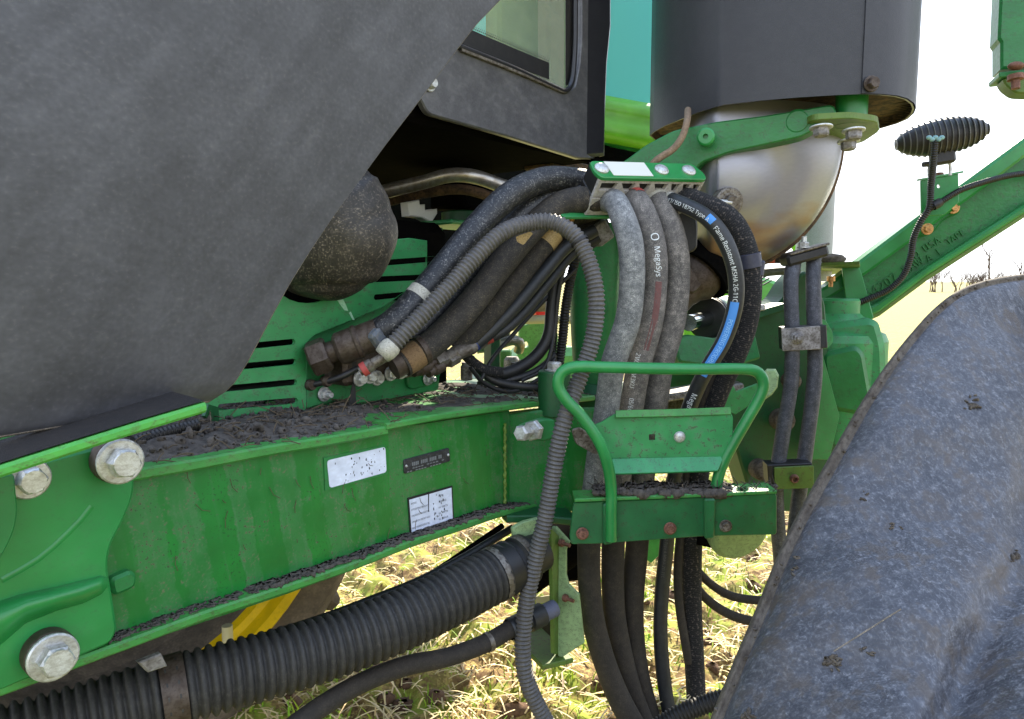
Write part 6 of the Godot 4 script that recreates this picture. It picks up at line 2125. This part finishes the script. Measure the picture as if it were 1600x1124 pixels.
# ---------- lift arm, lamp ----------
func lift_arm() -> void:
	var t := thing("lift_arm", "long sloping green cast lift arm with raised lettering, rising to the right", "arm")
	var f := fr(1450, 360, 2.2, -10)
	var m := MB.new()
	prism(m, bk(f, -0.035), outl(f, [[1240, 478], [1300, 446], [1432, 350], [1620, 218], [1620, 330], [1372, 484], [1300, 530], [1240, 540]]), 0.03, 0.002)
	put("web", m, M.green_cast, t)
	m = MB.new()
	prism(m, f, outl(f, [[1240, 474], [1290, 448], [1430, 342], [1620, 202], [1620, 232], [1560, 278], [1440, 366], [1330, 446], [1240, 500]]), 0.08, 0.008)
	put("upper_rail", m, M.green_clean, t)
	m = MB.new()
	prism(m, bk(f, 0.002), outl(f, [[1240, 530], [1372, 474], [1450, 418], [1620, 308], [1620, 322], [1450, 430], [1374, 488], [1240, 548]]), 0.085, 0.006)
	put("lower_rail", m, M.green_clean, t)
	m = MB.new()
	prism(m, bk(f, -0.006), outl(f, [[1240, 545], [1374, 487], [1450, 430], [1620, 321], [1620, 329], [1450, 439], [1376, 494], [1240, 556]]), 0.07, 0.003)
	put("worn_edge", m, M.green_olive, t)
	m = MB.new()
	prism(m, bk(f, -0.022), rc(outl(f, [[1425, 362], [1470, 322], [1510, 318], [1506, 332], [1480, 342], [1464, 364], [1430, 374]]), 0.02), 0.02, 0.006)
	put("bolt_pad", m, M.green_cast, t)
	var u := Basis(f.basis * Basis(Vector3.BACK, 0.62))
	for q in [["RK64207 RAW", 1387, 440, 0.026], ["D USA", 1448, 387, 0.022], ["A L", 1460, 398, 0.022], ["TAPE", 1493, 370, 0.018]]:
		print_raised("cast_lettering", t, q[0], Transform3D(u, bk(f, -0.033) * Vector3(on(bk(f, -0.033), q[1], q[2]).x, on(bk(f, -0.033), q[1], q[2]).y, 0)), q[3], M.green_cast)
	for q in [[1490, 325, 2.2], [1449, 358, 2.2]]:
		hexbolt(t, axis(at(q[0], q[1], q[2]), f.basis.z), 0.011, 0.01, 0.017, 0.003, M.brass, M.brass)
	# end lug of another arm, top right
	t = thing("upper_arm_end", "weathered green arm end with rusty bolt hanging at the upper right corner", "arm")
	m = MB.new()
	f = fr(1590, 70, 1.9, -20)
	prism(m, f, outl(f, [[1590, -600], [1560, 60], [1564, 66], [1564, 108], [1680, 98], [1680, -600]]), 0.08, 0.006)
	put("casting", m, M.green_cast, t)
	m = MB.new()
	prism(m, bk(f, 0.01), rc(outl(bk(f, 0.01), [[1561, 113], [1680, 100], [1680, 108], [1562, 121]]), 0.004), 0.1, 0.002)
	put("flange", m, M.green_cast, t)
	m = MB.new()
	prism(m, f, rc(outl(f, [[1566, 122], [1680, 112], [1680, 150], [1588, 146], [1572, 134]]), 0.01), 0.06, 0.004)
	put("lower_lug", m, M.green_olive, t)
	m = MB.new()
	lathe(m, axis(at(1587, 117, 1.86), Vector3(0.02, -1, 0.1)), [[0.018, 0], [0.018, 0.012], [0.010, 0.014], [0.010, 0.034], [0, 0.034]], 12)
	put("bolt", m, M.rust_bolt, t)
	m = MB.new()
	ball(m, Transform3D(Basis(), at(1588, 103, 1.865)), Vector3(0.02, 0.010, 0.014), 8, 14)
	put("bolt_head", m, M.rust_bolt, t)
	# work lamp
	t = thing("work_lamp", "oval black finned work lamp on a small green bracket", "lamp")
	var c := at(1471, 214, 2.1)
	var lb := Basis(Vector3.UP, -0.25) * Basis(Vector3.BACK, 0.14)
	m = MB.new()
	ball(m, Transform3D(lb, c), Vector3(0.118, 0.048, 0.05), 24, 40)
	put("housing", m, M.black_plastic, t)
	for k in 17:
		var s := (k - 8) / 8.4
		var w := sqrt(1.0 - s * s)
		m = MB.new()
		lathe(m, Transform3D(lb * Basis(Vector3.UP, PI / 2), c + lb * Vector3(s * 0.120, 0, 0)), [[0.0, -0.0012], [0.0545 * w, -0.0012], [0.0555 * w, 0.0], [0.0545 * w, 0.0012], [0.0, 0.0012]], 36)
		for i in m.v.size():
			# ovals, a little flatter than round
			var p: Vector3 = lb.inverse() * (m.v[i] - c)
			p.y *= 0.93
			m.v[i] = c + lb * p
		put("fin", m, mat("fin_grey", metal_tex(Color(0.36, 0.36, 0.36), Color(0.55, 0.55, 0.53), 0.4), 8.0, 0.5) if not M.has("fin_grey") else M.fin_grey, t)
	m = MB.new()
	box(m, Transform3D(lb, c + Vector3(0.006, -0.055, 0.0)), Vector3(0.06, 0.04, 0.04), 0.006)
	put("swivel", m, M.black_plastic, t)
	m = MB.new()
	tube(m, smooth(PackedVector3Array([at(1452, 276, 2.1), at(1453, 258, 2.1), at(1462, 250, 2.1), at(1480, 249, 2.1), at(1485, 258, 2.1), at(1485, 274, 2.1)]), 0.01), func(s): return 0.0045, 8)
	put("yoke", m, M.zinc, t)
	m = MB.new()
	lathe(m, axis(at(1446, 257, 2.09), Vector3(-1, -0.1, 0.2)), [[0.008, -0.03], [0.008, 0.006], [0, 0.006]], 6)
	put("pivot_bolt", m, M.black_plastic, t)
	m = MB.new()
	for k in 5:
		ball(m, Transform3D(Basis(), at(1452 + k * 5, 215 + (k % 2) * 3, 2.03)), Vector3(0.008, 0.006, 0.006), 6, 8)
	put("connector_blob", m, mat("pale_cyan", paint_tex(Color(0.55, 0.72, 0.74), Color(0.2, 0.3, 0.3), 0.3, 0.8, 0), 12.0, 0.6), t)
	var b := thing("lamp_bracket", "bright green folded bracket carrying the work lamp", "bracket")
	m = MB.new()
	f = fr(1468, 300, 2.12, -10)
	var h := PackedVector2Array()
	for k in 10:
		h.append(on(f, 1467 + 2.6 * cos(k * TAU / 10), 291 + 3.0 * sin(k * TAU / 10)))
	prism(m, f, rc(outl(f, [[1439, 282], [1498, 271], [1499, 316], [1476, 336], [1440, 338]]), 0.004), 0.008, 0.0015, [h])
	put("face", m, M.green_clean, b)
	m = MB.new()
	sweep(m, path([[1440, 281, 2.125], [1506, 269, 2.105]]), Vector3(-0.17, 0, -0.98), Vector3.UP, bar_sec(0.0, 0.018, -0.002, 0.004, 0.001))
	put("top_fold", m, M.green_clean, b)
	hexbolt(b, Transform3D(Basis(Vector3.RIGHT, -PI / 2), at(1468, 275, 2.14)), 0.011, 0.009, 0.0, 0.0, M.rust_bolt, M.zinc)
	b = thing("lamp_cable", "black ribbed cable dropping from the work lamp and along the lift arm", "cable", "ribbed cables on the lift arm")
	m = MB.new()
	ribbed(m, path([[1461, 222, 2.03], [1459, 250, 2.04], [1455, 290, 2.08], [1452, 325, 2.09], [1440, 345, 2.10], [1428, 372, 2.12], [1423, 402, 2.14], [1412, 430, 2.16], [1390, 452, 2.18], [1360, 466, 2.19], [1330, 478, 2.2]]), 0.0098, 0.006, 0.002, 12)
	put("cable", m, M.conduit_dark, b)
	b = thing("branch_cable", "black ribbed cable running right from the lamp bracket to the frame edge", "cable", "ribbed cables on the lift arm")
	m = MB.new()
	ribbed(m, path([[1453, 327, 2.09], [1470, 316, 2.09], [1500, 298, 2.10], [1540, 284, 2.12], [1580, 274, 2.14], [1630, 268, 2.16]]), 0.0085, 0.006, 0.002, 12)
	put("cable", m, M.conduit_dark, b)
	m = MB.new()
	lathe(m, axis(at(1464, 319, 2.085), Vector3(0.8, 0.5, 0)), [[0.012, -0.012], [0.013, 0.0], [0.012, 0.012]], 14)
	put("tie", m, M.black_plastic, b)
func print_raised(nm: String, parent: Node, text: String, t: Transform3D, height: float, material: Material) -> void:
	var tm := TextMesh.new()
	var fo := SystemFont.new()
	fo.font_names = PackedStringArray(["Droid Sans Mono"])
	tm.font = fo; tm.text = text; tm.font_size = 24; tm.pixel_size = height / 18.0; tm.depth = 0.006; tm.curve_step = 4.0
	var o := MeshInstance3D.new()
	o.mesh = tm
	o.transform = t
	o.material_override = material
	o.name = numbered(parent, nm)
	parent.add_child(o)

# ---------- below the beam ----------
func lower_left() -> void:
	var t := thing("air_duct", "wide black ribbed air duct running below the beam", "duct")
	var p := path([[-40, 1178, 0.93], [100, 1136, 0.99], [240, 1090, 1.05], [330, 1063, 1.09], [430, 1036, 1.14], [530, 1006, 1.20], [620, 972, 1.26], [700, 935, 1.33], [760, 905, 1.39], [800, 884, 1.43]])
	var m := MB.new()
	ribbed(m, p, 0.0540, 0.0160, 0.0085, 40, 4.0)
	put("bellows", m, M.duct, t)
	band_on(t, "strap", p, 0.232, 0.268, 0.0548, M.fitting)
	m = MB.new()
	prism(m, vf(-0.02), outl(vf(-0.02), [[216, 1036], [252, 1022], [262, 1042], [232, 1052]]), 0.01, 0.002)
	put("strap_lug", m, M.alloy, t)
	band_on(t, "hose_clamp", p, 0.835, 0.850, 0.0548, M.steel_dirty)
	m = MB.new()
	var ax := axis(at(786, 892, 1.41), at(800, 884, 1.43) - at(760, 905, 1.39))
	lathe(m, ax, [[0.051, -0.01], [0.051, 0.02], [0.047, 0.024], [0.047, 0.034], [0.052, 0.037], [0.052, 0.06], [0.042, 0.064], [0.040, 0.10], [0, 0.10]], 34)
	put("cuff", m, M.black_plastic, t)
	m = MB.new()
	lathe(m, ax, [[0.052, 0.040], [0.0535, 0.041], [0.0535, 0.053], [0.052, 0.054]], 34)
	put("band_clamp", m, M.steel_dirty, t)
	m = MB.new()
	for k in 3:
		box(m, ax * Transform3D(Basis(Vector3.BACK, 0.25 * k - 0.5), Vector3(0.054, 0.004 * k, 0.047)) , Vector3(0.012, 0.02, 0.016), 0.003)
	put("clamp_screw", m, M.steel_dirty, t)
	t = thing("black_cable", "long thin black cable lying along the top of the air duct", "cable", "thin black lines under the beam")
	m = MB.new()
	pipe(m, path([[-40, 1150, 0.98], [100, 1092, 1.05], [210, 1052, 1.11], [300, 1028, 1.16], [400, 1000, 1.22], [500, 968, 1.28], [580, 938, 1.34], [650, 910, 1.40], [720, 874, 1.47], [780, 838, 1.54], [800, 826, 1.57]]), 0.0085, 12)
	put("cable", m, M.hose_new, t)
	t = thing("black_cable", "second black cable parting from the duct up towards the beam", "cable", "thin black lines under the beam")
	m = MB.new()
	pipe(m, path([[560, 954, 1.42], [640, 918, 1.46], [700, 880, 1.50], [750, 846, 1.55], [785, 822, 1.6]]), 0.0065, 10)
	put("cable", m, M.black, t)
	# lower hose with clip
	var q := path([[440, 1150, 1.12], [500, 1106, 1.17], [560, 1070, 1.22], [630, 1042, 1.27], [700, 1027, 1.32], [760, 1005, 1.37], [800, 982, 1.41], [850, 958, 1.46]])
	t = hose("return_hose", "brown-black hose curving under the air duct to a clamped fitting", q, 0.0175, M.hose_brown, "")
	band_on(t, "screw_clamp", q, 0.415, 0.428, 0.0192, M.steel_dirty)
	m = MB.new()
	ax = axis(at(795, 985, 1.405), at(850, 958, 1.46) - at(800, 982, 1.41))
	lathe(m, ax, [[0.021, 0], [0.023, 0.004], [0.023, 0.03], [0.019, 0.032], [0.019, 0.05], [0.024, 0.052], [0.024, 0.085], [0, 0.086]], 22)
	put("fitting", m, M.hose_new, t)
	m = MB.new()
	lathe(m, ax, [[0.018, 0.085], [0.018, 0.12], [0, 0.12]], 18)
	put("blue_fitting", m, mat("dusty_blue", metal_tex(Color(0.36, 0.38, 0.47), Color(0.3, 0.3, 0.32), 0.5), 6.0, 0.6), t)
	# hanging pale-green bracket
	t = thing("drop_bracket", "speckled pale green steel bracket hanging below the beam's right end", "bracket")
	var f := fr(885, 930, 1.50, -24)
	m = MB.new()
	prism(m, f, outl(f, [[862, 824], [868, 824], [890, 848], [884, 860], [884, 900], [888, 914], [904, 930], [912, 1006], [878, 1028], [872, 1026], [866, 930]]), 0.008, 0.0012)
	put("front_leg", m, M.green_pale, t)
	m = MB.new()
	var fs := fr(872, 940, 1.505, 66)
	prism(m, fs, outl(fs, [[862, 826], [876, 840], [880, 1026], [866, 1022]]), 0.008, 0.001)
	put("side_edge", m, M.green_olive, t)
	m = MB.new()
	f = fr(835, 850, 1.47, 22)
	prism(m, f, rc(outl(f, [[800, 826], [818, 816], [858, 806], [862, 840], [845, 852], [812, 866], [806, 860]]), 0.006), 0.01, 0.002)
	put("upper_tab", m, M.green_pale, t)
	m = MB.new()
	box(m, Transform3D(Basis(Vector3.UP, 0.42), at(846, 1012, 1.56)), Vector3(0.075, 0.012, 0.16), 0.002)
	put("tray", m, M.green_olive, t)
	m = MB.new()
	box(m, Transform3D(Basis(Vector3.UP, 0.42), at(846, 994, 1.66)), Vector3(0.085, 0.07, 0.02), 0.002)
	put("tray_wall", m, M.hose_new, t)
	for k in [[875, 848], [881, 934]]:
		m = MB.new()
		var a2 := axis(at(k[0], k[1], 1.495), Vector3(0.75, -0.02, 0.66))
		lathe(m, a2, [[0.008, 0], [0.008, 0.008], [0.004, 0.0085], [0.004, 0.026], [0, 0.026]], 6)
		put("rusty_screw", m, M.rust_bolt, t)
	t = thing("ribbon_tie", "pale printed cable tie behind the drop bracket", "tie")
	m = MB.new()
	f = fr(850, 940, 1.56, 0)
	prism(m, f, outl(f, [[836, 934], [868, 930], [870, 940], [838, 944]]), 0.003)
	put("tie", m, M.cream, t)
	t = thing("black_coupling", "black cylinder block behind the drop bracket, joining the duct", "coupling")
	m = MB.new()
	lathe(m, axis(at(836, 880, 1.68), Vector3(-0.6, -0.1, 0.75)), [[0.0, -0.12], [0.06, -0.12], [0.06, 0.04], [0.05, 0.05], [0, 0.05]], 26)
	put("body", m, M.black, t)
	m = MB.new()
	box(m, Transform3D(Basis(Vector3.UP, 0.3), at(893, 872, 1.85)), Vector3(0.08, 0.09, 0.1), 0.01)
	put("rear_block", m, M.black, t)

func far_side() -> void:
	# front wheel on the far side: seen below the beam
	var t := thing("far_tyre", "muddy far-side tyre on a bright yellow rim, seen below the beam", "tyre")
	var ctr := Vector3(-0.709, 0.62, -1.412) - side_n * 0.16 - Vector3(0.63, 0, -0.777) * 0.01
	var ax := Transform3D(side.basis, ctr)
	var m := MB.new()
	lathe(m, ax, [[0.50, 0.10], [0.58, 0.14], [0.625, 0.12], [0.645, 0.06], [0.645, -0.22], [0.60, -0.30], [0.50, -0.26]], 72, true)
	put("tyre", m, M.far_rubber, t)
	m = MB.new()
	lathe(m, ax, [[0.515, 0.125], [0.505, 0.135], [0.49, 0.12], [0.485, 0.09], [0.472, 0.08], [0.468, 0.06]], 72)
	put("rim", m, M.yellow, t)
	m = MB.new()
	lathe(m, ax, [[0.468, 0.06], [0.46, 0.03], [0.45, -0.02], [0.42, -0.09], [0.36, -0.12], [0.2, -0.16], [0, -0.16]], 60)
	put("muddy_dish", m, M.far_rubber, t)
	for k in 26:
		m = MB.new()
		var a := TAU * k / 26
		for sd in [1.0, -1.0]:
			var b := ax * Transform3D(Basis(Vector3.BACK, a), Vector3.ZERO) * Transform3D(Basis(Vector3.RIGHT, sd * 0.5), Vector3(0.655, 0.03 * sd, -0.08 + sd * 0.09))
			box(m, b, Vector3(0.05, 0.045, 0.2), 0.012)
		put("tread_lug", m, M.far_rubber, t)
	m = MB.new()
	lathe(m, Transform3D(Basis(Vector3.RIGHT, -PI / 2), onv(356, 1010, -0.40)), [[0.011, 0], [0.011, 0.045], [0, 0.045]], 14)
	var s := thing("valve_guard", "short cream post in front of the yellow rim", "post")
	put("post", m, M.cream, s)

func big_tyre() -> void:
	var t := thing("large_tyre", "huge dusty blue-grey tyre close by at the right", "tyre")
	var E := [[1900, 440, 1.36], [1690, 420, 1.30], [1600, 429, 1.28], [1545, 438, 1.26], [1500, 454, 1.24], [1460, 484, 1.21], [1425, 522, 1.18], [1390, 566, 1.14], [1352, 622, 1.10], [1312, 690, 1.06], [1268, 768, 1.01], [1226, 848, 0.96], [1188, 940, 0.91], [1150, 1030, 0.86], [1112, 1124, 0.82], [1085, 1200, 0.79], [1060, 1300, 0.76], [1040, 1420, 0.74]]
	var raw := PackedVector3Array()
	for q in E:
		raw.append(Vector3(q[0], q[1], q[2]))
	var sp := smooth(raw, 9.0)
	# columns: distance to the right in picture units, how much nearer
	var cols := [[-2, -0.045], [0, 0.0], [1, 0.006], [4, 0.011], [8, 0.012], [12, 0.011], [17, 0.016], [26, 0.034], [46, 0.050], [66, 0.066], [95, 0.084], [130, 0.104], [170, 0.124], [215, 0.146], [255, 0.164], [290, 0.176], [308, 0.174], [324, 0.166], [344, 0.165], [366, 0.180], [396, 0.206], [440, 0.228], [500, 0.255], [580, 0.29], [700, 0.335], [840, 0.38], [1000, 0.40], [1250, 0.39]]
	var rows: Array = []
	var vs := PackedFloat32Array()
	var s := 0.0
	for i in sp.size():
		var p := sp[i]
		var nx := sp[mini(i + 1, sp.size() - 1)]; var pv := sp[maxi(i - 1, 0)]
		var tan := Vector2(nx.x - pv.x, nx.y - pv.y).normalized()
		var dir := Vector2(-tan.y, tan.x)
		if dir.x < 0:
			dir = -dir
		dir = (dir * 0.5 + Vector2(0.86, 0.30) * 0.5).normalized()
		if i > 0:
			s += 0.012
		vs.append(s)
		var row := PackedVector3Array()
		for c in cols:
			var wob := sin(p.y * 0.021 + c[0] * 0.013) * 0.006 + sin(p.y * 0.057 + c[0] * 0.03) * 0.002
			var w: Vector2 = dir * c[0] * (0.6 + 0.4 * clampf((p.y - 430.0) / 300.0, 0, 1))
			row.append(at(p.x + w.x, p.y + w.y, p.z - c[1] * (0.55 + 0.45 * clampf((p.y - 430.0) / 400.0, 0, 1)) - (wob if c[0] > 30 else wob * 0.3)))
		rows.append(row)
	var m := MB.new()
	var sg := 1.0
	if (rows[40][13] - rows[40][11]).cross(rows[41][12] - rows[39][12]).dot(EYE - rows[40][12]) < 0:
		sg = -1.0
	# tread face from the shoulder on, shoulder strip apart
	var ra: Array = []; var rb: Array = []
	for r in rows:
		ra.append(r.slice(6)); rb.append(r.slice(0, 7))
	m.grid(ra, false, sg, 1.0, vs)
	put("tread_face", m, M.tyre, t)
	m = MB.new()
	m.grid(rb, false, sg, 1.0, vs)
	put("muddy_shoulder", m, M.tyre_rim_mud, t)
	# far sidewall closing the body
	m = MB.new()
	var rc2: Array = []
	for r in rows:
		var a: Vector3 = r[0]; var b: Vector3 = r[r.size() - 1]
		var back := Vector3(0.12, -0.05, -0.30)
		rc2.append(PackedVector3Array([a, a + Vector3(0.10, -0.06, -0.10), a + Vector3(0.3, -0.12, -0.18), b + Vector3(0.15, -0.1, -0.25), b + Vector3(0.08, -0.06, -0.1), b]))
	m.grid(rc2, false, -sg, 1.0, vs)
	put("sidewall", m, M.far_rubber, t)
	# crumbs of mud and a straw stuck on it
	m = MB.new()
	rng.seed = 77
	for cl in 34:
		var r0 := rng.randi_range(5, rows.size() - 10); var c0 := rng.randi_range(7, 21)
		var big := rng.randf() < 0.35
		for i in (16 if big else 5):
			var r := clampi(r0 + int(rng.randfn() * 0.9), 0, rows.size() - 2)
			var p: Vector3 = rows[r][c0].lerp(rows[r][c0 + 1], clampf(0.5 + rng.randfn() * 0.22, 0, 1)).lerp(rows[r + 1][c0], rng.randf() * 0.8)
			var q := rng.randf_range(0.0007, 0.0024) * (1.5 if big else 1.0)
			var k := rng.randf() * 9.0
			ball(m, Transform3D(Basis(Vector3.UP, k) * Basis(Vector3.RIGHT, k * 0.3), p), Vector3(q * 2.0, q * 0.6, q * 1.2), 5, 7, func(d): return 0.7 + 0.6 * absf(sin(d.x * 6 + d.z * 4 + k)))
	put("mud_crumbs", m, M.tyre_rim_mud, t).set_meta("kind", "stuff")
	m = MB.new()
	for i in 110:
		var r := rng.randi_range(3, rows.size() - 8)
		var p: Vector3 = rows[r][2].lerp(rows[r][6], rng.randf()).lerp(rows[r + 1][4], rng.randf() * 0.8)
		var q := rng.randf_range(0.0008, 0.003)
		var k := rng.randf() * 9.0
		ball(m, Transform3D(Basis.from_euler(Vector3(k, k * 2, k * 3)), p), Vector3(q * 1.4, q * 0.7, q), 5, 7, func(d): return 0.75 + 0.5 * absf(sin(d.x * 6 + k)))
	put("mud_clumps", m, M.tyre_rim_mud, t).set_meta("kind", "stuff")
	m = MB.new()
	var st := PackedVector3Array()
	var i0 := Vector2(1303, 1018); var i1 := Vector2(1408, 952)
	for k in 8:
		var w := i0.lerp(i1, k / 7.0)
		st.append(at(w.x, w.y, lerpf(0.735, 0.718, k / 7.0)))
	tube(m, st, func(s2): return 0.0008, 6)
	var stalk := thing("straw_stalk", "single pale straw stalk stuck on the dusty tyre", "straw")
	put("stalk", m, M.cut_edge, stalk)

# ---------- dirt lying on ledges ----------
func mud_litter() -> void:
	rng.seed = 5
	var m := MB.new()
	var y0 := 0.0
	# crumbly sheet on top of the beam flange
	var rows: Array = []
	var vs := PackedFloat32Array()
	var X := [[208, 738], [300, 720], [420, 699], [520, 684], [604, 670], [700, 648], [800, 634], [900, 624], [960, 620]]
	for i in 121:
		var q := i / 120.0 * (X.size() - 1.001)
		var k := int(q)
		var px := lerpf(X[k][0], X[k + 1][0], q - k); var py := lerpf(X[k][1], X[k + 1][1], q - k)
		var fr0 := onv(px, py, 0.015)
		var row := PackedVector3Array()
		for j in 41:
			var w := j / 40.0
			var p := fr0 - side_n * w * 0.36
			var a: float = nz.fine[((int(p.x * 300) & 511) << 9) | (int(p.z * 300) & 511)] / 255.0
			var b: float = nz.cloud[((int(p.x * 220) & 511) << 9) | (int(p.z * 220) & 511)] / 255.0
			var hh := 0.016 * sm(0.0, 0.25, w) * sm(0.25, 0.75, a * 0.6 + b * 0.5) + 0.008 * a * sm(0.0, 0.1, w)
			if px > 640:
				hh *= 0.55
			row.append(p + Vector3.UP * (hh + 0.0005))
		rows.append(row); vs.append(q * 0.1)
	m.grid(rows, false, 1.0, 0.4, vs)
	if m.n[200].y < 0:
		m = MB.new()
		m.grid(rows, false, -1.0, 0.4, vs)
	for i in 1500:
		var r := rng.randi_range(0, 118); var c := rng.randi_range(1, 38)
		if r > 70 and rng.randf() < 0.5:
			continue
		var p: Vector3 = rows[r][c]
		var q := rng.randf_range(0.0012, 0.005) * (2.0 if rng.randf() < 0.07 else 1.0)
		var k := rng.randf() * 9.0
		ball(m, Transform3D(Basis.from_euler(Vector3(k, k * 2, k * 3)), p + Vector3.UP * q * 0.3), Vector3(q * 1.3, q * 0.8, q), 5, 7, func(d): return 0.7 + 0.5 * absf(sin(d.x * 5 + d.z * 4 + k)))
	for i in 34:
		var r := rng.randi_range(2, 90); var c := rng.randi_range(3, 26)
		var p: Vector3 = rows[r][c]
		var q := rng.randf_range(0.007, 0.015) * (1.0 if r < 60 else 0.7)
		var k := rng.randf() * 9.0
		ball(m, Transform3D(Basis.from_euler(Vector3(k, k * 2, k * 3)), p), Vector3(q * 1.3, q * 0.8, q), 7, 9, func(d): return 0.65 + 0.35 * absf(sin(d.x * 4 + d.z * 5 + k)) + 0.2 * sin(d.y * 9 + k))
	stuff("dried_mud", "crumbly dark grey dried mud heaped on top of the long beam", "mud", m, M.mud)
	# straws in the mud
	m = MB.new()
	for i in 330:
		var r := rng.randi_range(0, 110); var c := rng.randi_range(0, 30)
		var p: Vector3 = rows[r][c] + Vector3.UP * 0.006
		var d := Vector3(rng.randf_range(-1, 1), rng.randf_range(-0.2, 0.4), rng.randf_range(-1, 1)).normalized()
		var l := rng.randf_range(0.01, 0.045)
		tube(m, PackedVector3Array([p, p + d * l * 0.5 + Vector3.UP * 0.002, p + d * l]), func(s): return 0.0009, 5)
	for i in 26:
		var a := Vector2(rng.randf_range(240, 770), 0)
		a.y = lerpf(760, 690, (a.x - 240) / 530.0) + rng.randf_range(-20, 120)
		var p := onv(a.x, a.y, 0.002)
		var d := Vector3(0, -1, 0).rotated(side_n, rng.randf_range(-0.7, 0.7))
		var l := rng.randf_range(0.006, 0.03)
		tube(m, PackedVector3Array([p, p + d * l * 0.5 + side_n * 0.002, p + d.rotated(side_n, 0.3) * l]), func(s): return 0.0005, 5)
	stuff("straw_bits", "short dry straw bits stuck in the mud on top of the beam", "straw", m, mat("old_straw", metal_tex(Color(0.36, 0.31, 0.24), Color(0.2, 0.17, 0.13), 0.5), 9.0, 0.95))
	# line of dirt on the lower flange
	m = MB.new()
	var L := [[150, 1012], [200, 996], [320, 952], [450, 910], [560, 873], [640, 843], [720, 817], [790, 794], [835, 788]]
	for i in 700:
		var q := rng.randf() * (L.size() - 1.001)
		var k := int(q)
		var px := lerpf(L[k][0], L[k + 1][0], q - k); var py := lerpf(L[k][1], L[k + 1][1], q - k)
		var p := onv(px, py, 0.024) - side_n * 0.024 * pow(rng.randf(), 0.6)
		var z := rng.randf_range(0.0015, 0.006) * (0.7 if px < 400 else 1.2)
		var kk := rng.randf() * 9.0
		ball(m, Transform3D(Basis(Vector3.UP, kk), p), Vector3(z * 2.2, z * 0.7, z), 4, 6, func(d): return 0.7 + 0.5 * absf(sin(d.x * 5 + kk)))
	stuff("flange_dirt", "thin line of dark dirt lying along the beam's lower flange", "dirt", m, M.mud)
	# litter on the guard channel
	m = MB.new()
	for i in 420:
		var u := rng.randf()
		var p := at(lerpf(930, 1212, u), lerpf(778, 767, u), 1.415 + rng.randf() * 0.055)
		p.y = at(1050, 774, 1.408).y + 0.001
		var z := rng.randf_range(0.002, 0.008) * (1.5 if absf(u - 0.45) < 0.3 else 0.8)
		var kk := rng.randf() * 9.0
		if i % 3 == 0:
			var d := Vector3(rng.randf_range(-1, 1), rng.randf_range(0, 0.8), rng.randf_range(-1, 1)).normalized()
			tube(m, PackedVector3Array([p, p + d * 0.01, p + d * 0.025]), func(s): return 0.0009, 5)
		ball(m, Transform3D(Basis(Vector3.UP, kk), p), Vector3(z * 1.6, z, z), 4, 6, func(d): return 0.7 + 0.5 * absf(sin(d.x * 5 + kk)))
	stuff("channel_litter", "dark chaff and dirt piled on the guard channel's top flange", "dirt", m, M.mud)
func stuff(nm: String, label: String, cat: String, m: MB, material: Material) -> void:
	var o := MeshInstance3D.new()
	o.name = nm
	o.mesh = m.mesh()
	o.material_override = material
	o.set_meta("kind", "stuff"); o.set_meta("label", label); o.set_meta("category", cat)
	add_child(o)
